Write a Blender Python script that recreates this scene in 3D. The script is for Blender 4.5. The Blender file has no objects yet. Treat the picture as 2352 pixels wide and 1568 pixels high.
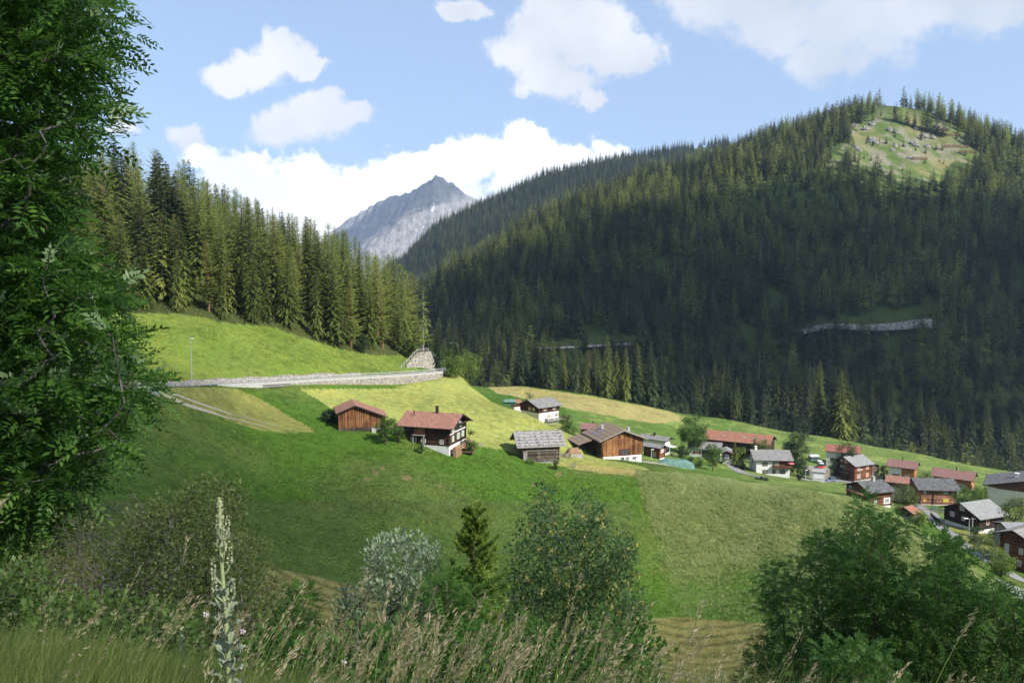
import bpy, math, random
import numpy as np
from mathutils import Vector, Matrix
random.seed(7); RNG = np.random.default_rng(7)
sc = bpy.context.scene
R = math.radians
# ------------------------------------------------------------------ camera
PW, PH = 2352.0, 1568.0
F = 28.0/36.0*PW
PITCH = math.atan(144.0/F)
cam = bpy.data.objects.new('camera', bpy.data.cameras.new('camera'))
sc.collection.objects.link(cam)
cam.data.lens = 28; cam.data.sensor_width = 36
cam.rotation_euler = (math.pi/2-PITCH, 0, 0)
cam.data.clip_start = 0.1; cam.data.clip_end = 40000
cam.data.dof.use_dof = False
sc.camera = cam
# ------------------------------------------------------------------ sun direction and light
SUN_EL = R(40); SUN_AZ = R(128)          # azimuth clockwise from +Y: right and a little behind the viewer
SDIR = Vector((math.sin(SUN_AZ)*math.cos(SUN_EL), math.cos(SUN_AZ)*math.cos(SUN_EL), math.sin(SUN_EL)))
sun = bpy.data.objects.new('sun', bpy.data.lights.new('sun', 'SUN'))
sc.collection.objects.link(sun)
sun.data.energy = 5.0; sun.data.angle = R(0.53); sun.data.color = (1.0, 0.95, 0.86)
sun.rotation_euler = SDIR.to_track_quat('Z', 'Y').to_euler()
sc.view_settings.view_transform = 'Standard'; sc.view_settings.look = 'None'
sc.view_settings.exposure = 0.80; sc.view_settings.gamma = 1.0
sc.cycles.max_bounces = 5; sc.cycles.diffuse_bounces = 2; sc.cycles.glossy_bounces = 2
sc.cycles.transmission_bounces = 3; sc.cycles.transparent_max_bounces = 8; sc.cycles.volume_bounces = 0
sc.cycles.use_denoising = True
sc.cycles.sample_clamp_indirect = 4
# ------------------------------------------------------------------ pixel <-> world helpers (to lay out real positions)
cP, sP = math.cos(PITCH), math.sin(PITCH)
def ray(px, py):
    a = (px-1176)/F; b = -(py-784)/F
    return np.array([a, cP+b*sP, -sP+b*cP])
def at(px, py, Y):
    d = ray(px, py); return Vector(d*(Y/d[1]))
def proj(x, y, z):
    dep = y*cP-z*sP; dep = np.where(np.abs(dep) < 1e-6, 1e-6, dep)
    v = y*sP+z*cP
    return 1176+F*x/dep, 784-F*v/dep
# ------------------------------------------------------------------ world: sky and clouds
world = bpy.data.worlds.new('World'); sc.world = world; world.use_nodes = True
def build_world():
    nt = world.node_tree; N = nt.nodes; L = nt.links
    for n in list(N): N.remove(n)
    def nd(t, **k):
        n = N.new(t)
        for a, b in k.items(): setattr(n, a, b)
        return n
    def math_(op, a, b=None, c=None, clamp=False):
        n = nd('ShaderNodeMath', operation=op, use_clamp=clamp)
        for i, v in enumerate((a, b, c)):
            if v is None: continue
            if isinstance(v, (int, float)): n.inputs[i].default_value = v
            else: L.new(v, n.inputs[i])
        return n.outputs[0]
    sky = nd('ShaderNodeTexSky', sky_type='NISHITA', sun_disc=False)
    sky.sun_elevation = SUN_EL; sky.sun_rotation = SUN_AZ
    sky.air_density = 1.0; sky.dust_density = 1.1; sky.ozone_density = 1.3; sky.altitude = 1300
    tc = nd('ShaderNodeTexCoord')
    sep = nd('ShaderNodeSeparateXYZ'); L.new(tc.outputs['Generated'], sep.inputs[0])
    ay = math_('MAXIMUM', math_('ABSOLUTE', sep.outputs[1]), 0.05)
    u = math_('DIVIDE', sep.outputs[0], ay); v = math_('DIVIDE', sep.outputs[2], ay)
    comb = nd('ShaderNodeCombineXYZ'); L.new(u, comb.inputs[0]); L.new(v, comb.inputs[1])
    # warp
    wn = nd('ShaderNodeTexNoise'); wn.inputs['Scale'].default_value = 9; wn.inputs['Detail'].default_value = 8; wn.inputs['Roughness'].default_value = .62
    L.new(comb.outputs[0], wn.inputs['Vector'])
    sub = nd('ShaderNodeVectorMath', operation='SUBTRACT'); L.new(wn.outputs['Color'], sub.inputs[0]); sub.inputs[1].default_value = (.5, .5, .5)
    scl = nd('ShaderNodeVectorMath', operation='SCALE'); L.new(sub.outputs[0], scl.inputs[0]); scl.inputs['Scale'].default_value = 0.085
    add = nd('ShaderNodeVectorMath', operation='ADD'); L.new(comb.outputs[0], add.inputs[0]); L.new(scl.outputs[0], add.inputs[1])
    flat = nd('ShaderNodeVectorMath', operation='MULTIPLY'); L.new(add.outputs[0], flat.inputs[0]); flat.inputs[1].default_value = (1, 1, 0)
    pos = flat.outputs[0]
    def blobs(lst):
        m = None
        for (px, py, rx, ry) in lst:
            d = ray(px, py); cx, cz = d[0]/d[1], d[2]/d[1]
            s = nd('ShaderNodeVectorMath', operation='SUBTRACT'); L.new(pos, s.inputs[0]); s.inputs[1].default_value = (cx, cz, 0)
            mu = nd('ShaderNodeVectorMath', operation='MULTIPLY'); L.new(s.outputs[0], mu.inputs[0]); mu.inputs[1].default_value = (F/rx, F/ry, 0)
            ln = nd('ShaderNodeVectorMath', operation='LENGTH'); L.new(mu.outputs[0], ln.inputs[0])
            e = math_('SUBTRACT', 1.0, ln.outputs['Value'])
            m = e if m is None else math_('SMOOTH_MAX', m, e, 0.18)
        return m
    fine = nd('ShaderNodeTexNoise'); fine.inputs['Scale'].default_value = 17; fine.inputs['Detail'].default_value = 10; fine.inputs['Roughness'].default_value = .66
    L.new(comb.outputs[0], fine.inputs['Vector'])
    fn = math_('MULTIPLY', math_('SUBTRACT', fine.outputs['Fac'], 0.5), 1.9)
    def mask(m, lo, hi):
        mr = nd('ShaderNodeMapRange', interpolation_type='SMOOTHSTEP'); L.new(math_('ADD', m, fn), mr.inputs[0])
        mr.inputs['From Min'].default_value = lo; mr.inputs['From Max'].default_value = hi
        return mr.outputs[0]
    small = [(525, 170, 62, 40), (590, 148, 80, 50), (640, 112, 66, 48), (688, 125, 42, 42), (625, 78, 34, 34), (715, 150, 40, 22),
             (640, 305, 72, 52), (705, 275, 80, 62), (760, 275, 72, 56), (822, 252, 44, 32), (735, 225, 50, 30),
             (425, 312, 56, 32), (270, 305, 40, 16)]
    big = [(1205, 130, 92, 60), (1255, 55, 110, 86), (1340, 60, 130, 100), (1415, 105, 100, 70), (1265, 185, 100, 48), (1360, 225, 34, 26), (1060, 5, 70, 28)]
    right = [(1690, 0, 180, 80), (1800, 55, 190, 110), (1930, 30, 240, 140), (2080, 10, 260, 90), (2280, 5, 220, 80), (1875, 150, 90, 70), (1600, 10, 90, 60)]
    low = [(470, 350, 74, 40), (545, 392, 110, 56), (680, 432, 140, 72), (820, 455, 150, 80), (950, 430, 130, 82), (1050, 390, 120, 70), (1140, 365, 110, 74),
           (1205, 335, 90, 62), (1300, 385, 120, 66), (1385, 372, 70, 36), (700, 520, 300, 90), (1000, 520, 300, 100), (1240, 430, 160, 70)]
    mS = mask(blobs(small), -0.12, 0.36); mB = mask(blobs(big), -0.12, 0.32); mR = mask(blobs(right), -0.08, 0.55); mL = mask(blobs(low), 0.0, 0.28)
    # loose clouds for the rest of the sky
    oth = nd('ShaderNodeTexNoise'); oth.inputs['Scale'].default_value = 2.2; oth.inputs['Detail'].default_value = 8; L.new(tc.outputs['Generated'], oth.inputs['Vector'])
    om = nd('ShaderNodeMapRange', interpolation_type='SMOOTHSTEP'); L.new(oth.outputs['Fac'], om.inputs[0]); om.inputs['From Min'].default_value = .55; om.inputs['From Max'].default_value = .66
    back = math_('LESS_THAN', sep.outputs[1], -0.05)
    mO = math_('MULTIPLY', om.outputs[0], back)
    front = math_('GREATER_THAN', sep.outputs[1], 0.0)
    tone = nd('ShaderNodeTexNoise'); tone.inputs['Scale'].default_value = 7; tone.inputs['Detail'].default_value = 6; L.new(comb.outputs[0], tone.inputs['Vector'])
    tr = nd('ShaderNodeMapRange'); L.new(tone.outputs['Fac'], tr.inputs[0]); tr.inputs['From Min'].default_value = .35; tr.inputs['From Max'].default_value = .62
    def cloudcol(c0, c1):
        m = nd('ShaderNodeMix', data_type='RGBA'); m.inputs[6].default_value = (*c0, 1); m.inputs[7].default_value = (*c1, 1); L.new(tr.outputs[0], m.inputs[0]); return m.outputs[2]
    K = CLOUD_K
    def kk(c): return tuple(K*x for x in c)
    def mix(fac, a, b):
        m = nd('ShaderNodeMix', data_type='RGBA'); L.new(fac, m.inputs[0]); L.new(a, m.inputs[6]); L.new(b, m.inputs[7]); return m.outputs[2]
    # sky brightened towards the photograph's pale blue by mixing in one flat colour
    pale = nd('ShaderNodeMix', data_type='RGBA'); pale.inputs[0].default_value = SKY_PALE; L.new(sky.outputs[0], pale.inputs[6]); pale.inputs[7].default_value = (*kk((.50, .66, .93)), 1)
    c = pale.outputs[2]
    c = mix(math_('MULTIPLY', math_('MULTIPLY', mR, front), .82), c, cloudcol(kk((.66, .70, .76)), kk((.84, .86, .90))))
    c = mix(math_('MULTIPLY', math_('MULTIPLY', mB, front), .96), c, cloudcol(kk((.70, .735, .80)), kk((.97, .98, 1.0))))
    c = mix(math_('MULTIPLY', math_('MULTIPLY', mS, front), .96), c, cloudcol(kk((.80, .84, .90)), kk((.98, .98, 1.0))))
    c = mix(math_('MULTIPLY', mL, front), c, cloudcol(kk((1.15, 1.19, 1.25)), kk((1.45, 1.45, 1.45))))
    c = mix(mO, c, cloudcol(kk((.80, .84, .91)), kk((.95, .96, .98))))
    bg = nd('ShaderNodeBackground'); bg.inputs['Strength'].default_value = 0.105; L.new(c, bg.inputs['Color'])
    out = nd('ShaderNodeOutputWorld'); L.new(bg.outputs[0], out.inputs['Surface'])
    world.cycles.sampling_method = 'MANUAL'; world.cycles.sample_map_resolution = 512
HAZE_D = 0.00007
CLOUD_K = 6.3; SKY_PALE = 0.5
build_world()
# ------------------------------------------------------------------ object helpers
COL = sc.collection
def tag(o, label=None, cat=None, group=None, kind=None):
    if label: o['label'] = label
    if cat: o['category'] = cat
    if group: o['group'] = group
    if kind: o['kind'] = kind
    return o
def empty(name, loc, rz=0, label=None, cat=None, group=None):
    o = bpy.data.objects.new(name, None); COL.objects.link(o); o.location = loc; o.rotation_euler = (0, 0, rz)
    o.empty_display_size = .5
    return tag(o, label, cat, group)
def npmesh(name, V, Fc, mat=None, parent=None, smooth=False, attrs=None, loc=None, mats=None, mi=None):
    """V (n,3) verts, Fc (m,k) faces (one k) or list of such arrays"""
    me = bpy.data.meshes.new(name)
    V = np.asarray(V, dtype=np.float32)
    fl = Fc if isinstance(Fc, list) else [Fc]
    loops = np.concatenate([np.asarray(f, dtype=np.int32).ravel() for f in fl])
    sizes = np.concatenate([np.full(len(f), np.asarray(f).shape[1], dtype=np.int32) for f in fl])
    starts = np.concatenate([[0], np.cumsum(sizes)[:-1]]).astype(np.int32)
    me.vertices.add(len(V)); me.vertices.foreach_set('co', V.ravel())
    me.loops.add(len(loops)); me.loops.foreach_set('vertex_index', loops)
    me.polygons.add(len(sizes)); me.polygons.foreach_set('loop_start', starts); me.polygons.foreach_set('loop_total', sizes)
    if mats:
        for m in mats: me.materials.append(m)
        me.polygons.foreach_set('material_index', np.asarray(mi, dtype=np.int32))
    elif mat: me.materials.append(mat)
    if smooth: me.polygons.foreach_set('use_smooth', np.ones(len(sizes), dtype=bool))
    me.update(calc_edges=True)
    if attrs:
        for k, a in attrs.items():
            a = np.asarray(a, dtype=np.float32)
            if a.ndim == 1:
                at_ = me.attributes.new(k, 'FLOAT', 'POINT'); at_.data.foreach_set('value', a)
            else:
                at_ = me.attributes.new(k, 'FLOAT_COLOR', 'POINT'); at_.data.foreach_set('color', a.ravel())
    o = bpy.data.objects.new(name, me); COL.objects.link(o)
    if parent: o.parent = parent
    if loc is not None: o.location = loc
    return o
class MB:
    """collects boxes, prisms and tubes for one mesh"""
    def __init__(s): s.v = []; s.f = []; s.n = 0
    def add(s, vs, fs):
        s.v.extend([tuple(v) for v in vs]); s.f.extend([tuple(i+s.n for i in f) for f in fs]); s.n += len(vs); return s
    def box(s, x0, x1, y0, y1, z0, z1):
        vs = [(x0, y0, z0), (x1, y0, z0), (x1, y1, z0), (x0, y1, z0), (x0, y0, z1), (x1, y0, z1), (x1, y1, z1), (x0, y1, z1)]
        return s.add(vs, [(0, 3, 2, 1), (4, 5, 6, 7), (0, 1, 5, 4), (1, 2, 6, 5), (2, 3, 7, 6), (3, 0, 4, 7)])
    def obox(s, c, ax, ay, az, hx, hy, hz):
        c = Vector(c); ax = Vector(ax).normalized()*hx; ay = Vector(ay).normalized()*hy; az = Vector(az).normalized()*hz
        vs = [c-ax-ay-az, c+ax-ay-az, c+ax+ay-az, c-ax+ay-az, c-ax-ay+az, c+ax-ay+az, c+ax+ay+az, c-ax+ay+az]
        return s.add(vs, [(0, 3, 2, 1), (4, 5, 6, 7), (0, 1, 5, 4), (1, 2, 6, 5), (2, 3, 7, 6), (3, 0, 4, 7)])
    def bar(s, p, q, w, t):
        p = Vector(p); q = Vector(q); d = (q-p); l = d.length/2; d.normalize()
        up = Vector((0, 0, 1)) if abs(d.z) < .95 else Vector((1, 0, 0))
        sd = d.cross(up).normalized(); u2 = sd.cross(d)
        return s.obox((p+q)/2, d, sd, u2, l, w/2, t/2)
    def tube(s, pts, rad, k=8, cap=True):
        pts = [Vector(p) for p in pts]; rad = rad if isinstance(rad, (list, tuple)) else [rad]*len(pts)
        rings = []
        for i, p in enumerate(pts):
            d = (pts[min(i+1, len(pts)-1)]-pts[max(i-1, 0)]).normalized()
            up = Vector((0, 0, 1)) if abs(d.z) < .9 else Vector((0, 1, 0))
            a = d.cross(up).normalized(); b = d.cross(a)
            rings.append([p+(a*math.cos(2*math.pi*j/k)+b*math.sin(2*math.pi*j/k))*rad[i] for j in range(k)])
        vs = [v for r in rings for v in r]; fs = []
        for i in range(len(pts)-1):
            for j in range(k):
                fs.append((i*k+j, i*k+(j+1) % k, (i+1)*k+(j+1) % k, (i+1)*k+j))
        if cap: fs.append(tuple(range(k-1, -1, -1))); fs.append(tuple((len(pts)-1)*k+j for j in range(k)))
        return s.add(vs, fs)
    def prism(s, poly, axis, a, b):
        """poly of 2D points (other two axes in order), extruded along axis from a to b"""
        n = len(poly)
        def mk(p, t):
            return {'x': (t, p[0], p[1]), 'y': (p[0], t, p[1]), 'z': (p[0], p[1], t)}[axis]
        vs = [mk(p, a) for p in poly]+[mk(p, b) for p in poly]
        fs = [tuple(range(n-1, -1, -1)), tuple(range(n, 2*n))]+[(i, (i+1) % n, n+(i+1) % n, n+i) for i in range(n)]
        return s.add(vs, fs)
    def build(s, name, mat, parent=None, loc=None, smooth=False, bevel=0):
        me = bpy.data.meshes.new(name); me.from_pydata(s.v, [], s.f); me.update()
        import bmesh
        bm = bmesh.new(); bm.from_mesh(me); bmesh.ops.recalc_face_normals(bm, faces=bm.faces); bm.to_mesh(me); bm.free()
        if mat: me.materials.append(mat)
        if smooth:
            for p in me.polygons: p.use_smooth = True
        o = bpy.data.objects.new(name, me); COL.objects.link(o)
        if parent: o.parent = parent
        if loc is not None: o.location = loc
        if bevel:
            b = o.modifiers.new('bevel', 'BEVEL'); b.width = bevel; b.segments = 2
        return o
def copy_tree(o, parent=None):
    c = o.copy(); COL.objects.link(c); c.parent = parent
    for ch in list(o.children): copy_tree(ch, c)
    return c
# ------------------------------------------------------------------ materials
MATS = {}
def newmat(name):
    m = bpy.data.materials.new(name); m.use_nodes = True; nt = m.node_tree
    for n in list(nt.nodes): nt.nodes.remove(n)
    out = nt.nodes.new('ShaderNodeOutputMaterial'); b = nt.nodes.new('ShaderNodeBsdfPrincipled')
    nt.links.new(b.outputs[0], out.inputs[0]); b.inputs['Specular IOR Level'].default_value = 0.3
    return m, nt, b, out
def N_(nt, t, **k):
    n = nt.nodes.new(t)
    for a, b in k.items(): setattr(n, a, b)
    return n
def noise(nt, vec, scale, detail=5, rough=.6, dist=0):
    n = nt.nodes.new('ShaderNodeTexNoise'); n.inputs['Scale'].default_value = scale; n.inputs['Detail'].default_value = detail
    n.inputs['Roughness'].default_value = rough; n.inputs['Distortion'].default_value = dist
    if vec is not None: nt.links.new(vec, n.inputs['Vector'])
    return n.outputs['Fac']
def ramp(nt, fac, stops):
    r = nt.nodes.new('ShaderNodeValToRGB'); e = r.color_ramp.elements
    while len(e) < len(stops): e.new(.5)
    for i, (p, c) in enumerate(stops):
        e[i].position = p; e[i].color = (*c, 1)
    nt.links.new(fac, r.inputs[0]); return r.outputs[0]
def mixc(nt, fac, a, b, mode='MIX'):
    m = nt.nodes.new('ShaderNodeMix'); m.data_type = 'RGBA'; m.blend_type = mode
    for i, v in ((0, fac), (6, a), (7, b)):
        if isinstance(v, (int, float)): m.inputs[i].default_value = v
        elif isinstance(v, tuple): m.inputs[i].default_value = (*v, 1)
        else: nt.links.new(v, m.inputs[i])
    return m.outputs[2]
def mapping(nt, scale, coord='Object'):
    tc = nt.nodes.new('ShaderNodeTexCoord'); mp = nt.nodes.new('ShaderNodeMapping'); mp.inputs['Scale'].default_value = scale
    nt.links.new(tc.outputs[coord], mp.inputs[0]); return mp.outputs[0]
def bump(nt, b, h, strength=.4, dist=.05):
    n = nt.nodes.new('ShaderNodeBump'); n.inputs['Strength'].default_value = strength; n.inputs['Distance'].default_value = dist
    nt.links.new(h, n.inputs['Height']); nt.links.new(n.outputs[0], b.inputs['Normal'])
def mth(nt, op, a, b=None, clamp=False):
    n = nt.nodes.new('ShaderNodeMath'); n.operation = op; n.use_clamp = clamp
    for i, v in enumerate((a, b)):
        if v is None: continue
        if isinstance(v, (int, float)): n.inputs[i].default_value = v
        else: nt.links.new(v, n.inputs[i])
    return n.outputs[0]
def rough_mat(name, c0, c1, scale=3, rough=.85, stretch=(1, 1, 1), bmp=.3, metal=0, detail=6, lo=.35, hi=.65, fine=None):
    m, nt, b, _ = newmat(name); v = mapping(nt, stretch)
    n = noise(nt, v, scale, detail)
    c = ramp(nt, n, [(lo, c0), (hi, c1)])
    if fine:
        c = mixc(nt, .5, c, ramp(nt, noise(nt, v, fine, 3), [(.35, tuple(.55*x for x in c0)), (.65, c1)]))
    nt.links.new(c, b.inputs['Base Color']); b.inputs['Roughness'].default_value = rough; b.inputs['Metallic'].default_value = metal
    if bmp: bump(nt, b, n, bmp)
    return m
def plank_mat(name, cd, cm, cl, vertical=True, freq=5.0, dark=.45):
    """weathered boards: per-board tone, grain, dark joints"""
    m, nt, b, _ = newmat(name); tc = nt.nodes.new('ShaderNodeTexCoord'); sp = N_(nt, 'ShaderNodeSeparateXYZ'); nt.links.new(tc.outputs['Object'], sp.inputs[0])
    ax = mth(nt, 'ADD', sp.outputs[0], sp.outputs[1]) if vertical else sp.outputs[2]
    s = mth(nt, 'MULTIPLY', ax, freq)
    fl = mth(nt, 'FLOOR', s); fr = mth(nt, 'FRACT', s)
    wn = N_(nt, 'ShaderNodeTexWhiteNoise', noise_dimensions='1D'); nt.links.new(fl, wn.inputs['W'])
    v = mapping(nt, (7, 7, .5) if vertical else (.6, .6, 9))
    g = noise(nt, v, 1.6, 7, .7)
    big = noise(nt, mapping(nt, (.5, .5, .35)), 1.0, 3)
    t = mth(nt, 'ADD', mth(nt, 'MULTIPLY', wn.outputs['Value'], .35), mth(nt, 'ADD', mth(nt, 'MULTIPLY', g, .75), mth(nt, 'MULTIPLY', mth(nt, 'SUBTRACT', big, .5), .9)))
    c = ramp(nt, t, [(.25, cd), (.55, cm), (.85, cl)])
    j = mth(nt, 'LESS_THAN', fr, .12 if vertical else .16)
    c = mixc(nt, mth(nt, 'MULTIPLY', j, 1-dark), c, tuple(.35*x for x in cd))
    nt.links.new(c, b.inputs['Base Color']); b.inputs['Roughness'].default_value = .8
    h = mth(nt, 'ADD', mth(nt, 'MULTIPLY', g, .3), mth(nt, 'MULTIPLY', mth(nt, 'SUBTRACT', 1.0, j), 1.0)) if vertical else mth(nt, 'SINE', mth(nt, 'MULTIPLY', fr, math.pi))
    bump(nt, b, h, .7, .06)
    return m
def roof_mat(name, c0, c1, rows=3.2, cols=4.5, moss=None, rough=.8, bmp=.6):
    m, nt, b, _ = newmat(name)
    tc = nt.nodes.new('ShaderNodeTexCoord'); sp = N_(nt, 'ShaderNodeSeparateXYZ'); nt.links.new(tc.outputs['Object'], sp.inputs[0])
    r = mth(nt, 'MULTIPLY', mth(nt, 'ABSOLUTE', sp.outputs[1]), rows); rf = mth(nt, 'FRACT', r); ri = mth(nt, 'FLOOR', r)
    cc = mth(nt, 'ADD', mth(nt, 'MULTIPLY', sp.outputs[0], cols), mth(nt, 'MULTIPLY', ri, .5)); cf = mth(nt, 'FRACT', cc); ci = mth(nt, 'FLOOR', cc)
    cv = N_(nt, 'ShaderNodeCombineXYZ'); nt.links.new(ri, cv.inputs[0]); nt.links.new(ci, cv.inputs[1])
    wn = N_(nt, 'ShaderNodeTexWhiteNoise', noise_dimensions='2D'); nt.links.new(cv.outputs[0], wn.inputs['Vector'])
    n = noise(nt, mapping(nt, (1, 1, 1)), 1.1, 7, .65)
    t = mth(nt, 'ADD', mth(nt, 'MULTIPLY', wn.outputs['Value'], .3), mth(nt, 'MULTIPLY', n, .8))
    c = ramp(nt, t, [(.3, c0), (.75, c1)])
    if moss: c = mixc(nt, mth(nt, 'MULTIPLY', ramp(nt, noise(nt, mapping(nt, (1, 1, 1)), .8, 6, .75), [(.5, (0, 0, 0)), (.68, (1, 1, 1))]), .7), c, moss)
    e = mth(nt, 'LESS_THAN', rf, .14); e2 = mth(nt, 'LESS_THAN', cf, .1)
    ed = mth(nt, 'MAXIMUM', e, mth(nt, 'MULTIPLY', e2, .5))
    c = mixc(nt, mth(nt, 'MULTIPLY', ed, .55), c, tuple(.3*x for x in c0))
    nt.links.new(c, b.inputs['Base Color']); b.inputs['Roughness'].default_value = rough
    bump(nt, b, mth(nt, 'SUBTRACT', rf, ed), bmp, .05)
    return m
def stone_mat(name, c0, c1, joint, scale=2.2):
    m, nt, b, _ = newmat(name); v = mapping(nt, (1, 1, 1.3))
    vo = N_(nt, 'ShaderNodeTexVoronoi', feature='F1'); vo.inputs['Scale'].default_value = scale; nt.links.new(v, vo.inputs['Vector'])
    ve = N_(nt, 'ShaderNodeTexVoronoi', feature='DISTANCE_TO_EDGE'); ve.inputs['Scale'].default_value = scale; nt.links.new(v, ve.inputs['Vector'])
    sp = N_(nt, 'ShaderNodeSeparateColor'); nt.links.new(vo.outputs['Color'], sp.inputs[0])
    c = ramp(nt, sp.outputs[0], [(.1, c0), (.9, c1)])
    c = mixc(nt, .35, c, ramp(nt, noise(nt, v, 6, 5), [(.35, c0), (.65, c1)]))
    j = mth(nt, 'LESS_THAN', ve.outputs[0], .06)
    c = mixc(nt, j, c, joint)
    nt.links.new(c, b.inputs['Base Color']); b.inputs['Roughness'].default_value = .9
    bump(nt, b, ve.outputs[0], 1.0, .12)
    return m
def leaf_mat(name, dark, mid, light, trans=.35, rough=.55, spec=.3, rnd=.25, tcol=None, pn=None):
    """leaves: tint attribute per leaf, per-object shift, light passing through"""
    m, nt, b, out = newmat(name)
    at_ = N_(nt, 'ShaderNodeAttribute', attribute_name='tint'); oi = N_(nt, 'ShaderNodeObjectInfo')
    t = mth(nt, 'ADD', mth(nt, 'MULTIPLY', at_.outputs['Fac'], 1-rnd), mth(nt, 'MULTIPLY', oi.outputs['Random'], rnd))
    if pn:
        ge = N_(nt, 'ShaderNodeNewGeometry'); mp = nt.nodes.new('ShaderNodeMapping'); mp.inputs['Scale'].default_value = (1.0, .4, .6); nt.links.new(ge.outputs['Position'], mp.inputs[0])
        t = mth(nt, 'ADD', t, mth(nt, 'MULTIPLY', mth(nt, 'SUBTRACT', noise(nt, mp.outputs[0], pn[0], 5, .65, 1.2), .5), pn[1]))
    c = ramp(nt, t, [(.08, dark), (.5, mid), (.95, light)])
    nt.links.new(c, b.inputs['Base Color']); b.inputs['Roughness'].default_value = rough; b.inputs['Specular IOR Level'].default_value = spec
    tr = N_(nt, 'ShaderNodeBsdfTranslucent'); tcn = mixc(nt, .6, c, tcol or tuple(min(1, x*1.6) for x in light)); nt.links.new(tcn, tr.inputs[0])
    mx = N_(nt, 'ShaderNodeMixShader'); mx.inputs[0].default_value = trans
    nt.links.new(b.outputs[0], mx.inputs[1]); nt.links.new(tr.outputs[0], mx.inputs[2]); nt.links.new(mx.outputs[0], out.inputs[0])
    return m
M = {}
M['plaster'] = rough_mat('plaster', (.62, .61, .58), (.74, .73, .70), 1.2, .9, bmp=.1, fine=14)
M['cream'] = rough_mat('cream_plaster', (.62, .58, .48), (.72, .68, .58), 1.0, .9, bmp=.1)
M['concrete'] = rough_mat('concrete', (.30, .29, .27), (.46, .45, .42), 1.5, .9, bmp=.2, fine=9)
M['barnwood'] = plank_mat('sunburnt_boards', (.030, .012, .006), (.15, .060, .022), (.34, .165, .07), True, 4.5)
M['barnwood2'] = plank_mat('orange_boards', (.045, .018, .008), (.21, .088, .032), (.42, .21, .09), True, 4.5)
M['darklog'] = plank_mat('dark_logs', (.012, .007, .005), (.035, .017, .010), (.085, .040, .022), False, 4.0)
M['brownlog'] = plank_mat('brown_logs', (.040, .016, .009), (.12, .045, .020), (.20, .085, .040), False, 4.0)
M['blacklog'] = plank_mat('black_logs', (.010, .007, .006), (.022, .014, .012), (.045, .028, .022), False, 4.0)
M['redlog'] = plank_mat('reddish_weathered_logs', (.05, .018, .012), (.20, .085, .05), (.36, .20, .14), False, 3.2)
M['greylog'] = plank_mat('grey_weathered_logs', (.022, .016, .012), (.10, .075, .055), (.22, .18, .14), False, 3.2)
M['orangewood'] = plank_mat('orange_wood', (.17, .065, .02), (.33, .14, .04), (.44, .21, .07), False, 3.0)
M['darkboards'] = plank_mat('dark_boards', (.012, .008, .006), (.045, .025, .015), (.09, .05, .03), True, 4.0)
M['greyboards'] = plank_mat('grey_boards', (.10, .09, .08), (.24, .22, .19), (.38, .35, .30), True, 5.0)
M['terracotta'] = roof_mat('terracotta_tiles', (.19, .085, .060), (.33, .175, .125), 2.6, 3.6)
M['oldtiles'] = roof_mat('old_red_tiles', (.20, .085, .055), (.36, .16, .10), 2.6, 3.6, moss=(.20, .15, .09))
M['redtiles'] = roof_mat('smooth_red_tiles', (.22, .085, .06), (.31, .13, .09), 2.6, 3.6)
M['pinktiles'] = roof_mat('faded_mauve_tiles', (.16, .085, .075), (.26, .14, .12), 3, 3)
M['slate'] = roof_mat('grey_slate', (.13, .125, .12), (.27, .26, .25), 3.4, 3.0)
M['greyslate'] = roof_mat('pale_grey_slate', (.19, .19, .19), (.28, .28, .27), 3.4, 3.0)
M['darkslate'] = roof_mat('dark_slate', (.05, .05, .055), (.13, .13, .13), 3.4, 3.0, moss=(.2, .2, .19))
M['eternit'] = roof_mat('brown_corrugated', (.15, .10, .07), (.26, .19, .14), .7, 4.5, moss=(.17, .14, .09))
M['shingle'] = roof_mat('grey_shingles', (.16, .15, .15), (.34, .33, .33), 2.2, 5)
M['trim'] = rough_mat('dark_trim', (.02, .015, .012), (.05, .035, .028), 4, .7)
M['trimgrey'] = rough_mat('grey_trim', (.20, .19, .17), (.32, .30, .27), 4, .7)
M['white'] = rough_mat('white_paint', (.70, .70, .68), (.80, .80, .78), 2, .5, bmp=0)
M['glass'] = rough_mat('window_glass', (.03, .035, .04), (.09, .10, .12), 1.5, .08, bmp=0)
M['curtain'] = rough_mat('curtained_glass', (.05, .055, .06), (.34, .33, .31), 3.0, .25, bmp=0)
M['red'] = rough_mat('red_shutter', (.30, .03, .02), (.42, .06, .04), 3, .6, bmp=0)
M['maroon'] = rough_mat('maroon_shutter', (.12, .02, .02), (.18, .035, .03), 3, .6, bmp=0)
M['green'] = rough_mat('green_shutter', (.17, .26, .13), (.24, .34, .18), 3, .6, bmp=0)
M['teal'] = rough_mat('teal_shutter', (.02, .10, .10), (.04, .15, .15), 3, .6, bmp=0)
M['orange'] = rough_mat('orange_shutter', (.34, .14, .04), (.46, .21, .07), 3, .6, bmp=0)
M['yellow'] = rough_mat('yellow_shutter', (.45, .36, .07), (.56, .46, .12), 3, .6, bmp=0)
M['brown'] = rough_mat('brown_shutter', (.05, .02, .012), (.10, .045, .025), 3, .6, bmp=0)
M['steel'] = rough_mat('galvanised_steel', (.38, .40, .42), (.52, .54, .56), 8, .45, metal=.3, bmp=0)
M['stonewall'] = stone_mat('stone_masonry', (.17, .155, .135), (.42, .385, .33), (.10, .085, .07), 1.9)
M['asphalt'] = rough_mat('asphalt', (.17, .165, .16), (.26, .25, .245), .6, .9, bmp=.05, fine=12)
M['track'] = rough_mat('gravel_track', (.22, .20, .15), (.36, .33, .26), 2, .95, bmp=.1, fine=10)
M['earth'] = rough_mat('bare_earth', (.14, .09, .055), (.26, .18, .11), 2, .95, bmp=.2, fine=10)
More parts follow.
